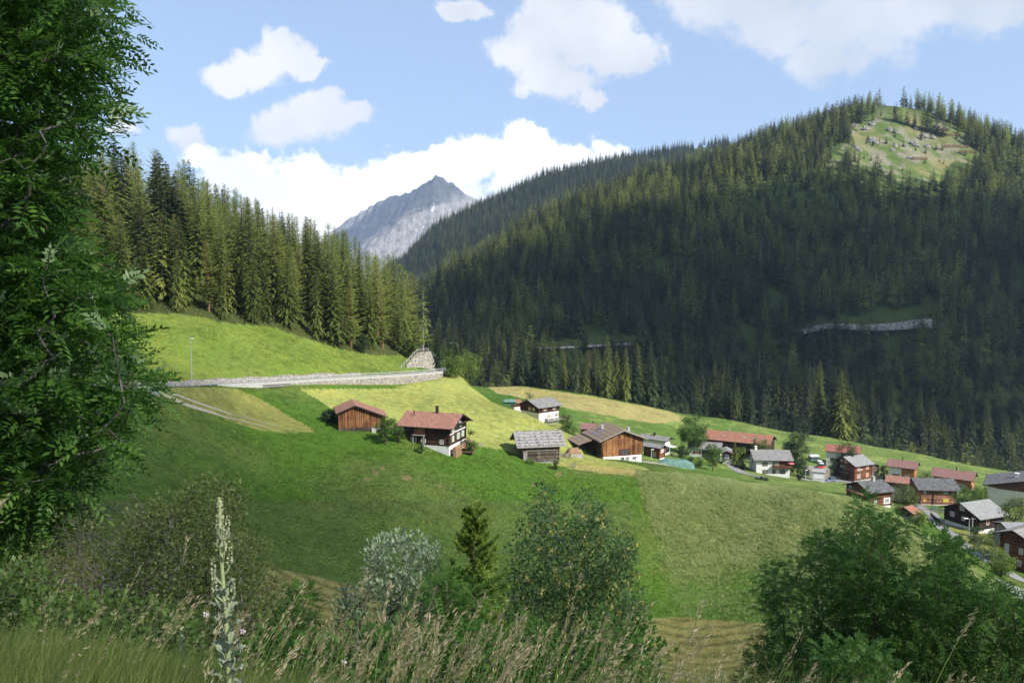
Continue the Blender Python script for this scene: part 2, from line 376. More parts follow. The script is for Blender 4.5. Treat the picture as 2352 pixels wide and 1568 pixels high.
M['bark'] = rough_mat('bark', (.045, .032, .024), (.12, .095, .075), 5, .95, (1, 1, .25), .6)
M['barkgrey'] = rough_mat('grey_bark', (.11, .10, .095), (.30, .28, .26), 7, .95, (1, 1, .4), .5)
M['barkred'] = rough_mat('reddish_bark', (.12, .05, .03), (.26, .13, .08), 4, .95, (1, 1, .25), .5)
M['firewood'] = stone_mat('stacked_log_ends', (.20, .11, .055), (.48, .32, .19), (.05, .03, .02), 4.5)
M['tarp'] = rough_mat('green_tarpaulin', (.07, .15, .12), (.13, .23, .19), 1.2, .5, bmp=.5)
M['hay'] = rough_mat('brown_hay', (.18, .11, .06), (.34, .22, .12), 3, .95, bmp=.8, fine=14)
M['rubber'] = rough_mat('black_rubber', (.015, .015, .015), (.03, .03, .03), 5, .8, bmp=0)
M['twig'] = rough_mat('grey_twigs', (.05, .045, .04), (.16, .145, .13), 7, .95, (1, 1, .4), .3)
M['rock'] = rough_mat('pale_rock', (.07, .065, .06), (.36, .34, .32), .5, .9, bmp=.8, fine=5)
M['snow'] = rough_mat('old_snow', (.75, .78, .82), (.85, .87, .9), 2, .6, bmp=0)
def paint(name, c): return rough_mat(name, c, tuple(min(1, x*1.15) for x in c), 2, .3, bmp=0)
# ------------------------------------------------------------------ terrain: control points -> one smooth height field
S = 1.22
CP = []   # (azimuth, ln r, z)
def cp(px, d, py=None, z=None, s=S):
    d = d*s
    a = (px-1176)/F
    if py is not None:
        v = ray(px, py); zz = v[2]/v[1]*d
    else: zz = z*s
    x = a*d*1.0; r = math.hypot(x, d)
    CP.append((math.atan2(x, d), math.log(r), zz))
for px in (-500, 0, 300, 600, 900, 1176, 1500, 1800, 2100, 2352, 2800):
    lf = max(0, min(1, (700-px)/500))           # the bank under the viewer reaches further out at the left
    for d, z, zl in ((.5, -1.6, -1.5), (1.2, -1.62, -1.5), (2.4, -1.75, -1.52), (3.6, -2.25, -1.98), (5, -3.0, -2.85), (8, -4.7, -4.6), (14, -8.1, -8.1), (25, -14.2, -14.0)):
        cp(px, d, z=z*(1-lf)+zl*lf, s=1)
cols = {
 -500: [(50,'z',-22),(100,'z',-22),(130,'z',-17),(140,'z',-14),(170,'z',0),(220,'z',22),(300,'z',45),(420,'z',60),(800,'z',120),(1250,'z',160)],
 0: [(50,'z',-23),(80,'p',1290),(100,'p',1080),(118,'p',935),(124,'p',905),(131,'p',897),(140,'p',840),(165,'p',700),(220,'z',14),(300,'z',34),(420,'z',45),(800,'z',90),(1250,'z',120)],
 300: [(50,'z',-26),(88,'p',1250),(100,'p',1120),(120,'p',960),(133,'p',900),(140,'p',884),(150,'p',830),(170,'p',715),(220,'z',8),(300,'z',22),(420,'z',25),(800,'z',40),(1250,'z',50)],
 600: [(50,'z',-28),(85,'z',-34.5),(100,'p',1250),(118,'p',1130),(138,'p',1000),(150,'p',935),(158,'p',892),(165,'p',868),(175,'p',800),(187,'p',742),(230,'z',2),(300,'z',6),(420,'z',-5),(800,'z',-20)],
 900: [(50,'z',-28),(88,'z',-38.5),(105,'p',1300),(122,'p',1160),(138,'p',1060),(152,'p',985),(175,'p',915),(186,'p',892),(196,'p',858),(210,'p',815),(230,'z',-16),(300,'z',-22),(420,'z',-60),(520,'z',-50)],
 1050: [(50,'z',-29),(90,'z',-41),(108,'p',1320),(125,'p',1180),(140,'p',1080),(155,'p',1010),(175,'p',945),(195,'p',890),(205,'p',866),(216,'z',-29),(235,'z',-35),(280,'z',-42),(340,'z',-46),(380,'z',-62),(420,'z',-74)],
 1200: [(50,'z',-29),(90,'z',-42),(110,'p',1340),(128,'p',1200),(145,'p',1095),(158,'p',1045),(172,'p',995),(185,'p',945),(203,'z',-37.5),(235,'z',-43),(280,'p',925),(320,'p',900),(348,'p',886),(380,'z',-64),(420,'z',-77)],
 1350: [(50,'z',-29),(92,'z',-43.4),(110,'p',1370),(128,'p',1230),(145,'p',1120),(156,'p',1078),(170,'p',1047),(182,'p',1018),(205,'p',1012),(235,'p',985),(280,'p',945),(345,'p',906),(380,'z',-67),(420,'z',-82)],
 1500: [(50,'z',-29.5),(90,'z',-44.6),(110,'p',1400),(125,'p',1280),(143,'p',1150),(158,'p',1076),(175,'p',1066),(205,'p',1045),(240,'p',1010),(290,'p',967),(335,'p',935),(370,'z',-70),(420,'z',-86)],
 1700: [(50,'z',-29.5),(88,'z',-44.6),(105,'p',1420),(125,'p',1270),(150,'p',1112),(162,'p',1102),(190,'p',1090),(213,'p',1074),(255,'p',1040),(290,'p',1000),(322,'p',969),(360,'z',-77),(420,'z',-92)],
 1900: [(50,'z',-28),(85,'z',-41.6),(100,'p',1386),(118,'p',1250),(135,'p',1135),(150,'p',1130),(180,'p',1121),(215,'p',1108),(238,'p',1095),(262,'p',1058),(300,'p',1003),(340,'z',-78),(420,'z',-98)],
 2100: [(45,'z',-25.5),(75,'z',-38.6),(90,'p',1385),(104,'p',1228),(118,'z',-39),(150,'p',1192),(200,'p',1155),(250,'p',1092),(290,'p',1038),(330,'z',-82),(420,'z',-106)],
 2352: [(40,'z',-23),(65,'z',-34.2),(82,'p',1388),(93,'z',-37.3),(103,'p',1335),(118,'p',1300),(155,'p',1225),(200,'p',1150),(240,'p',1110),(275,'p',1084),(320,'z',-86),(420,'z',-114)],
 2800: [(60,'z',-30),(100,'z',-41),(155,'z',-52),(200,'z',-60),(275,'z',-77),(340,'z',-100),(420,'z',-118)],
}
for px, l in cols.items():
    for d, k, v in l:
        if k == 'z': cp(px, d, z=v)
        else: cp(px, d, py=v)
for px, l in {
 900: [(700,-62),(900,-45),(1150,-60),(1600,-60)],
 1000: [(560,-78),(650,-52),(800,-8),(1000,-20),(1400,-60)],
 1150: [(560,-62),(680,-15),(850,34),(1050,10),(1500,-60)],
 1300: [(530,-88),(565,-49),(600,-42),(720,15),(900,74),(1100,40),(1550,-40)],
 1500: [(530,-92),(575,-47),(610,-40),(750,38),(950,112),(1150,70),(1600,0)],
 1700: [(530,-98),(600,-42),(640,-18),(800,70),(1000,152),(1200,120),(1600,40)],
 1900: [(530,-106),(598,-38),(640,-16),(800,92),(900,146),(1000,196),(1200,160),(1600,80)],
 2040: [(532,-110),(600,-34),(640,-14),(780,72),(880,128),(980,207),(1180,170),(1600,90)],
 2180: [(535,-114),(600,-34),(640,-14),(780,70),(860,110),(970,185),(1180,160),(1600,90)],
 2352: [(538,-118),(600,-50),(660,-15),(800,68),(960,152),(1180,130),(1600,80)],
 2800: [(540,-120),(600,-70),(660,-35),(800,30),(960,100),(1180,110),(1600,80)],
 3400: [(540,-120),(700,-60),(960,20),(1600,60)]}.items():
    for d, z in l: cp(px, d, z=z, s=1)
CPA = np.array(CP)
def ends(zz): return zz
Xc = np.stack([CPA[:, 0]*1.15, CPA[:, 1]], 1); Qc = (CPA[:, 2]+1.6)/np.exp(CPA[:, 1])
def kern(r2): return np.where(r2 > 1e-12, .5*r2*np.log(np.maximum(r2, 1e-12)), 0)
def fit():
    n = len(Xc); D = ((Xc[:, None]-Xc[None])**2).sum(-1)
    A = np.zeros((n+3, n+3)); A[:n, :n] = kern(D)+np.eye(n)*2e-5
    Pm = np.concatenate([np.ones((n, 1)), Xc], 1); A[:n, n:] = Pm; A[n:, :n] = Pm.T
    return np.linalg.solve(A, np.concatenate([Qc, np.zeros(3)]))
WT = fit()
def tps(az, lr):
    out = np.empty(az.shape); fa = az.ravel()*1.15; fl = lr.ravel(); o = out.ravel(); n = len(Xc)
    for i in range(0, len(fa), 20000):
        a = fa[i:i+20000]; l = fl[i:i+20000]
        r2 = (a[:, None]-Xc[None, :, 0])**2+(l[:, None]-Xc[None, :, 1])**2
        o[i:i+20000] = kern(r2)@WT[:n]+WT[n]+WT[n+1]*a+WT[n+2]*l
    return o.reshape(az.shape)
def sm(a, b, x):
    t = np.clip((x-a)/(b-a), 0, 1); return t*t*(3-2*t)
def crom(P, n):
    out = []; P = [P[0]]+list(P)+[P[-1]]
    for i in range(1, len(P)-2):
        for k in range(n):
            t = k/n; a, b, c, d = P[i-1], P[i], P[i+1], P[i+2]
            out.append(.5*((2*b)+(c-a)*t+(2*a-5*b+4*c-d)*t*t+(3*b-a-3*c+d)*t**3))
    out.append(P[-2]); return out
ROADP = crom([at(x, y, d*S) for x, y, d in ((-200, 915, 124), (0, 906, 126), (150, 898, 128), (300, 890, 132), (352, 888, 134), (430, 886, 143), (500, 882, 152), (620, 876, 163), (750, 868, 175), (870, 862, 187), (960, 856, 197), (1015, 851, 204), (1035, 850, 212), (1040, 853, 222))], 8)
RA = np.array([tuple(p) for p in ROADP])
def corridor(x, y, z):
    """levels the ground under the hill road; below it the bank only follows where there is no wall"""
    r = np.hypot(x, y); m = (r > 120) & (r < 300) & (x < 10) & (y > 60)
    if not m.any(): return z
    z = z.copy(); idx = np.nonzero(m)[0] if z.ndim == 1 else None
    xf, yf, zf = x[m], y[m], z[m]; out = zf.copy()
    for i in range(0, len(xf), 40000):
        X_ = xf[i:i+40000]; Y_ = yf[i:i+40000]; best = np.full(len(X_), 1e9); bz = np.zeros(len(X_)); bs = np.zeros(len(X_)); bp = np.zeros(len(X_))
        for a, b in zip(RA[:-1], RA[1:]):
            ab = b-a; l2 = ab[0]**2+ab[1]**2; t = np.clip(((X_-a[0])*ab[0]+(Y_-a[1])*ab[1])/l2, 0, 1)
            dx = X_-(a[0]+ab[0]*t); dy = Y_-(a[1]+ab[1]*t); d = np.hypot(dx, dy); u = d < best
            best[u] = d[u]; bz[u] = (a[2]+ab[2]*t)[u]; bs[u] = (dx*ab[1]-dy*ab[0])[u]; bp[u] = 1176+F*a[0]/a[1]
        down = bs > 0
        reach = np.where(down, 11.0, 7.0)
        w = 1-np.clip((best-2.3)/np.maximum(reach-2.3, .1), 0, 1); w = w*w*(3-2*w)
        foot = bz-np.interp(bp, [470, 495, 610, 640, 700, 900, 985, 1030, 1045], [.12, .5, 1.5, .9, 1.2, 2.7, 2.1, .8, .12])
        full = zf[i:i+40000]*(1-w)+(bz-.12)*w; w2 = 1-sm(2.4, 8.0, best); low = zf[i:i+40000]*(1-w2)+foot*w2
        out[i:i+40000] = np.where(down & (bp > 470) & (best > .9), np.minimum(full, low), full)
    z[m] = out; return z
def Hpol(az, r):
    lr = np.log(np.clip(r, .5, 1900))
    azc = np.clip(az, -.72, .72)
    z = -1.6+np.clip(r, 0, 1900)*tps(azc, lr)
    zb = -1.6+.22*np.minimum(r, 500)*np.cos(np.clip(np.abs(az)-math.pi, -math.pi/2, 0))*np.where(np.abs(az) > math.pi/2, 1, 0)
    w = sm(.75, 1.9, np.abs(az))
    z = z*(1-w)+zb*w
    x = r*np.sin(az); y = r*np.cos(az)
    amp = np.clip((r-20)/150, 0, 1)
    z = z+amp*(.35*np.sin(x/9+1.3*np.sin(y/17))*np.sin(y/13+.9*np.sin(x/21))+.12*np.sin(x/3.1+y/4.3)*np.sin(y/3.7-x/5.1))
    amp2 = np.clip((r-625)/150, 0, 1)
    z = z+amp2*(6*np.sin(x/43+1.1*np.sin(y/71))*np.sin(y/61+x/90)+2.5*np.sin(x/17+y/23)*np.sin(y/19-x/31))
    return corridor(x, y, z)
def H(x, y):
    x = np.asarray(x, float); y = np.asarray(y, float)
    return Hpol(np.arctan2(x, y), np.hypot(x, y))
def Hs(x, y): return float(H(np.array([x]), np.array([y]))[0])
def hit(px, py, lo=20, hi=1500):
    """first point of the ground seen along the ray through (px, py) beyond lo"""
    d = ray(px, py); Y = np.exp(np.linspace(math.log(lo), math.log(hi), 700)); k = Y/d[1]
    x = d[0]*k; y = d[1]*k; z = d[2]*k; h = H(x, y)
    below = z < h
    if not below.any(): return None
    i = int(np.argmax(below))
    if i == 0: return Vector((x[0], y[0], h[0]))
    t = (z[i-1]-h[i-1])/((z[i-1]-h[i-1])-(z[i]-h[i]))
    Yh = Y[i-1]+(Y[i]-Y[i-1])*t
    return Vector(d*(Yh/d[1]))
def inpoly(px, py, poly):
    ins = np.zeros(np.shape(px), bool); n = len(poly)
    for i in range(n):
        x0, y0 = poly[i]; x1, y1 = poly[(i+1) % n]
        if y0 == y1: continue
        c = ((y0 > py) != (y1 > py)) & (px < (x1-x0)*(py-y0)/(y1-y0)+x0)
        ins ^= c
    return ins
def interp(pl, x): return np.interp(x, [p[0] for p in pl], [p[1] for p in pl])
def vnoise(x, y, seed=0):
    """cheap smooth value noise"""
    xi = np.floor(x).astype(np.int64); yi = np.floor(y).astype(np.int64); fx = x-xi; fy = y-yi
    fx = fx*fx*(3-2*fx); fy = fy*fy*(3-2*fy)
    def h(a, b):
        n = (a*374761393+b*668265263+seed*974634777) & 0x7fffffff
        n = ((n ^ (n >> 13))*1274126177) & 0x7fffffff
        return ((n ^ (n >> 16)) & 0xffff)/65535.0
    return (h(xi, yi)*(1-fx)+h(xi+1, yi)*fx)*(1-fy)+(h(xi, yi+1)*(1-fx)+h(xi+1, yi+1)*fx)*fy
def fbm(x, y, o=4, seed=0):
    s = 0; a = .5
    for i in range(o): s = s+a*vnoise(x*2**i, y*2**i, seed+i); a *= .5
    return s/(1-.5**o)
# field limits, drawn on the ground where the photograph shows them
FIELD_EDGE = [(900, 884), (1100, 880), (1200, 886), (1350, 906), (1500, 935), (1600, 951), (1700, 969), (1850, 995), (1900, 1003), (2100, 1038), (2352, 1084), (2800, 1150)]
WOOD_EDGE = [(-600, 690), (0, 702), (300, 714), (430, 718), (520, 738), (620, 745), (700, 772), (780, 797), (860, 812), (940, 812)]
def build_ground():
    az = np.concatenate([np.linspace(-math.pi, -.72, 46)[:-1], np.linspace(-.72, .72, 840), np.linspace(.72, math.pi, 46)[1:]])
    rr = np.concatenate([np.exp(np.linspace(math.log(.45), math.log(100), 70))[:-1], np.exp(np.linspace(math.log(100), math.log(440), 290))[:-1],
                         np.exp(np.linspace(math.log(440), math.log(820), 60))[:-1], np.exp(np.linspace(math.log(820), math.log(1060), 110))[:-1], np.exp(np.linspace(math.log(1060), math.log(1900), 14)), [3000, 5000, 9000, 16000]])
    A, Rr = np.meshgrid(az, rr, indexing='ij')
    Z = Hpol(A, Rr); X = Rr*np.sin(A); Y = Rr*np.cos(A)
    far = sm(1500, 3000, Rr); Z = Z*(1-far)+(-120)*far
    na, nr = A.shape
    V = np.stack([X, Y, Z], -1).reshape(-1, 3)
    idx = np.arange(na*nr).reshape(na, nr)
    q = np.stack([idx[:-1, :-1], idx[1:, :-1], idx[1:, 1:], idx[:-1, 1:]], -1).reshape(-1, 4)
    q = q[:, ::-1]
    # centre fan
    V = np.concatenate([V, [[0, 0, -1.6]]]); c = len(V)-1
    tri = np.stack([np.full(na-1, c), idx[1:, 0], idx[:-1, 0]], -1)[:, ::-1]
    # colours: what grows where
    x, y, z = V[:, 0], V[:, 1], V[:, 2]
    px, py = proj(x, y, z); r = np.hypot(x, y); front = (y > 1) & (np.abs(np.arctan2(x, y)) < .75)
    fr_ = np.clip((r-500)/300, 0, 1); jx = (fbm(x/6, y/6, 4, 3)-.5)*(10+0*fr_)+(fbm(x/22, y/22, 4, 3)-.5)*70*fr_; jy = (fbm(x/6, y/6, 4, 9)-.5)*5+(fbm(x/22, y/22, 4, 9)-.5)*50*fr_
    px2, py2 = px+jx, py+jy
    col = np.tile(np.array([.042, .090, .011]), (len(V), 1))          # lush uncut meadow
    stripe = np.zeros(len(V)); tall = np.zeros(len(V)); flower = np.zeros(len(V))
    def paint_(mask, c, w=1.0):
        m = (mask*w)[:, None] if not isinstance(w, np.ndarray) else (mask*w)[:, None]
        col[:] = col*(1-m)+np.array(c)*m
    near = (r > 60) & (r < 300)
    # patchy tone of the big meadow
    n1 = fbm(x/22, y/22, 4, 1); paint_(np.ones(len(V)), (.066, .092, .024), np.clip((n1-.45)*3, 0, .7))
    low_shade = near & (py > 1150) & (px < 1450)
    paint_(low_shade, (.052, .075, .022), .6)  # shade over the lower meadow put into its colour
    up = front & (r > 150) & (py < 885) & (px < 960) & (r < 330)
    paint_(up, (.098, .135, .026), .55+.45*np.clip((fbm(x/14, y/9, 3, 5)-.4)*3, 0, 1)); flower[up] = 1.0
    flower[near & (py > 880)] = .6
    mown = inpoly(px2, py2, [(342, 905), (380, 888), (544, 890), (640, 940), (700, 975), (728, 992), (640, 992), (590, 985), (520, 962), (440, 930)]) & front & near
    paint_(mown, (.14, .15, .045)); stripe[mown] = .25
    hill = inpoly(px2, py2, [(690, 893), (900, 893), (1020, 855), (1060, 845), (1110, 870), (1170, 905), (1300, 975), (1345, 1005), (1345, 1045), (1480, 1072), (1500, 1085), (1440, 1084), (1320, 1078), (1235, 1058), (1170, 1036), (1100, 1026), (1040, 1010), (930, 992), (860, 985), (790, 985), (760, 940)]) & front & (r > 150) & (r < 300)
    paint_(hill, (.178, .200, .058)); stripe[hill] = .18
    hs = inpoly(px2, py2, [(1290, 1060), (1430, 1075), (1490, 1083), (1475, 1094), (1400, 1088), (1320, 1078)]) & near
    paint_(hs, (.24, .19, .08), .6)
    tg = ((inpoly(px2, py2, [(1460, 1080), (1600, 1085), (1700, 1102), (1900, 1130), (2010, 1150), (2110, 1215), (2352, 1370), (2900, 1700), (2352, 1750), (1520, 1700), (1520, 1250), (1480, 1170)])) & front & (r > 60) & (r < 205))
    tw = 1-.85*sm(1200, 1360, py+(fbm(x/9, y/9, 3, 66)-.5)*160); paint_(tg, (.080, .108, .030), .85*tw); tall[tg] = tw[tg]
    paint_(tg, (.21, .22, .10), .6*tw*np.clip((fbm(x/3.5, y/9, 4, 8)-.52)*5, 0, 1))
    lowcut = near & (inpoly(px2, py2, [(1440, 1418), (1560, 1416), (1760, 1430), (1800, 1700), (1200, 1700), (1200, 1500)]) | inpoly(px2, py2, [(620, 1300), (700, 1318), (850, 1352), (900, 1400), (820, 1500), (500, 1500), (560, 1400)]) | inpoly(px2, py2, [(-100, 1180), (60, 1150), (150, 1220), (230, 1300), (240, 1400), (100, 1600), (-300, 1600)]))
    paint_(lowcut, (.135, .125, .05), .85); stripe[lowcut] = .8; tall[lowcut] = 0
    ff = inpoly(px2, py2, [(1105, 880), (1200, 888), (1350, 908), (1500, 936), (1575, 957), (1560, 968), (1500, 972), (1400, 955), (1300, 937), (1190, 912), (1140, 903)]) & front & (r > 290) & (r < 470)
    paint_(ff, (.22, .20, .085)); stripe[ff] = .6
    vil = front & (r > 215) & (px > 1300) & ~ff & ~hill & (r < 450)
    paint_(vil, (.075, .125, .028), .7); paint_(vil & (px > 1700), (.10, .135, .042), .55)
    paint_(vil & (fbm(x/7, y/7, 3, 12) > .6), (.16, .20, .06), .5)
    lawn = inpoly(px2, py2, [(2180, 1195), (2250, 1215), (2300, 1250), (2280, 1285), (2220, 1260), (2160, 1200)]) & front & (r > 120) & (r < 260)
    paint_(lawn, (.16, .16, .050), .65)
    for (cx, cy, a, b) in ((862, 1085, 9, 5), (845, 1100, 7, 4), (880, 1075, 6, 4), (935, 1097, 12, 5), (1283, 1090, 8, 5), (1228, 1115, 7, 4), (1010, 1115, 5, 4)):
        paint_(near & ((((px2-cx)/a)**2+((py2-cy)/b)**2) < 1), (.15, .115, .065), .75)
    # forest floor
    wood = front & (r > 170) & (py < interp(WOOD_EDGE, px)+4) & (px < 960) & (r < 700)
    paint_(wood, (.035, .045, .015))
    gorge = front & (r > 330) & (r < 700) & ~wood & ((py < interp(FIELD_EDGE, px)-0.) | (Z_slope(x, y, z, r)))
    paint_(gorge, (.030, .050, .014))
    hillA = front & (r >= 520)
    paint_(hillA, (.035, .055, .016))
    knob = hillA & inpoly(px2, py2, [(1905, 385), (1925, 335), (1990, 262), (2060, 235), (2130, 270), (2200, 300), (2265, 345), (2240, 380), (2130, 395), (2200, 420), (2060, 420), (1980, 370)]) & (r > 700)
    kn = np.clip((fbm(x/11, y/11, 5, 21)-.42)*4, 0, 1)*np.clip((fbm(x/45, y/45, 3, 25)-.32)*5, 0, 1); paint_(knob, (.058, .090, .024)); paint_(knob, (.15, .14, .12), .8*kn)
    paint_(knob, (.13, .125, .055), .8*np.clip((fbm(x/26, y/26, 4, 31)-.5)*4, 0, 1))
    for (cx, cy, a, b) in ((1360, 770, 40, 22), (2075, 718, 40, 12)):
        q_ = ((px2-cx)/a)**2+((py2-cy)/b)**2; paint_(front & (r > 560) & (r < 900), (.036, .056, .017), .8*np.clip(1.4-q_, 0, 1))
    scree = front & (r > 520) & (r < 620) & ((((px2-2080)/34)**2+((py2-775)/30)**2) < 1)
    paint_(scree, (.20, .18, .16), .9)
    scr2 = front & (r > 520) & (r < 620) & ((((px2-1362)/8)**2+((py2-830)/40)**2) < 1); paint_(scr2, (.26, .15, .09), .9)
    # foreground bank
    nb = (r < 60); paint_(nb, (.055, .075, .022)); stripe[nb] = 0
    C4 = np.concatenate([col, np.ones((len(V), 1))], 1)
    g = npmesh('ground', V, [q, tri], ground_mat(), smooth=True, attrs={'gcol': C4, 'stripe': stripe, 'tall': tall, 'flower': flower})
    tag(g, 'grassy alpine slopes with mown and uncut meadows', 'ground', kind='structure')
    return g
def Z_slope(x, y, z, r):
    return (r > 440)
def ground_mat():
    m, nt, b, _ = newmat('meadow_ground')
    gc = N_(nt, 'ShaderNodeAttribute', attribute_name='gcol'); st = N_(nt, 'ShaderNodeAttribute', attribute_name='stripe')
    ta = N_(nt, 'ShaderNodeAttribute', attribute_name='tall'); fl = N_(nt, 'ShaderNodeAttribute', attribute_name='flower')
    v = mapping(nt, (1, 1, 1))
    n1 = noise(nt, v, .07, 6, .65); n2 = noise(nt, v, .55, 6, .7); n3 = noise(nt, v, 3.2, 4, .7)
    f = mth(nt, 'ADD', mth(nt, 'MULTIPLY', n1, .5), mth(nt, 'ADD', mth(nt, 'MULTIPLY', n2, .8), mth(nt, 'MULTIPLY', n3, .55)))
    k = ramp(nt, f, [(.62, (.45, .45, .45)), (.93, (1, 1, 1)), (1.0, (1.1, 1.1, 1.1))])
    k2 = ramp(nt, f, [(.66, (.38, .42, .36)), (1.0, (1.25, 1.22, 1.15))])
    c = mixc(nt, 1.0, gc.outputs['Color'], k2, 'MULTIPLY')
    c = mixc(nt, 1.0, c, (1.35, 1.35, 1.35), 'MULTIPLY')
    # yellower / greener patches
    hn = noise(nt, mapping(nt, (1, 1, 1)), .16, 5, .6)
    c = mixc(nt, mth(nt, 'MULTIPLY', ramp(nt, hn, [(.45, (0, 0, 0)), (.7, (1, 1, 1))]), .35), c, mixc(nt, 1.0, c, (1.5, 1.15, .9), 'MULTIPLY'))
    # mowing swaths: rows run along the slope, wavering
    tc = nt.nodes.new('ShaderNodeTexCoord'); sp = N_(nt, 'ShaderNodeSeparateXYZ'); nt.links.new(tc.outputs['Object'], sp.inputs[0])
    wob = noise(nt, mapping(nt, (1, 1, 1)), .05, 3)
    ph = mth(nt, 'ADD', mth(nt, 'ADD', mth(nt, 'MULTIPLY', sp.outputs[1], 1.9), mth(nt, 'MULTIPLY', sp.outputs[0], .42)), mth(nt, 'MULTIPLY', wob, 24))
    w = mth(nt, 'SINE', ph)
    w2 = mth(nt, 'ADD', mth(nt, 'MULTIPLY', w, .55), mth(nt, 'MULTIPLY', mth(nt, 'SUBTRACT', n3, .5), 2.4))
    sw = ramp(nt, mth(nt, 'ADD', mth(nt, 'MULTIPLY', w2, .5), .5), [(.2, (.50, .58, .45)), (.6, (1.12, 1.08, 1.0))])
    c = mixc(nt, st.outputs['Fac'], c, mixc(nt, 1.0, c, sw, 'MULTIPLY'))
    # wind-combed tall grass: pale flowing streaks
    sv = mapping(nt, (1.0, .28, .5))
    s1 = noise(nt, sv, 1.1, 6, .7, 1.4)
    sk = ramp(nt, s1, [(.40, (.55, .62, .5)), (.55, (1, 1, 1)), (.68, (1.9, 1.75, 2.0))])
    c = mixc(nt, ta.outputs['Fac'], c, mixc(nt, 1.0, c, sk, 'MULTIPLY'))
    # yellow flowers
    vo = N_(nt, 'ShaderNodeTexVoronoi', feature='F1'); vo.inputs['Scale'].default_value = 1.3; nt.links.new(v, vo.inputs['Vector'])
    dot = mth(nt, 'LESS_THAN', vo.outputs['Distance'], .17)
    clus = ramp(nt, noise(nt, v, .11, 5, .7), [(.45, (0, 0, 0)), (.62, (1, 1, 1))])
    c = mixc(nt, mth(nt, 'MULTIPLY', mth(nt, 'MULTIPLY', dot, clus), mth(nt, 'MULTIPLY', fl.outputs['Fac'], .8)), c, (.62, .50, .03))
    nt.links.new(c, b.inputs['Base Color']); b.inputs['Roughness'].default_value = .95; b.inputs['Specular IOR Level'].default_value = .1
    bump(nt, b, mth(nt, 'ADD', n2, mth(nt, 'MULTIPLY', n3, .5)), .85, .9)
    return m
GROUND = build_ground()
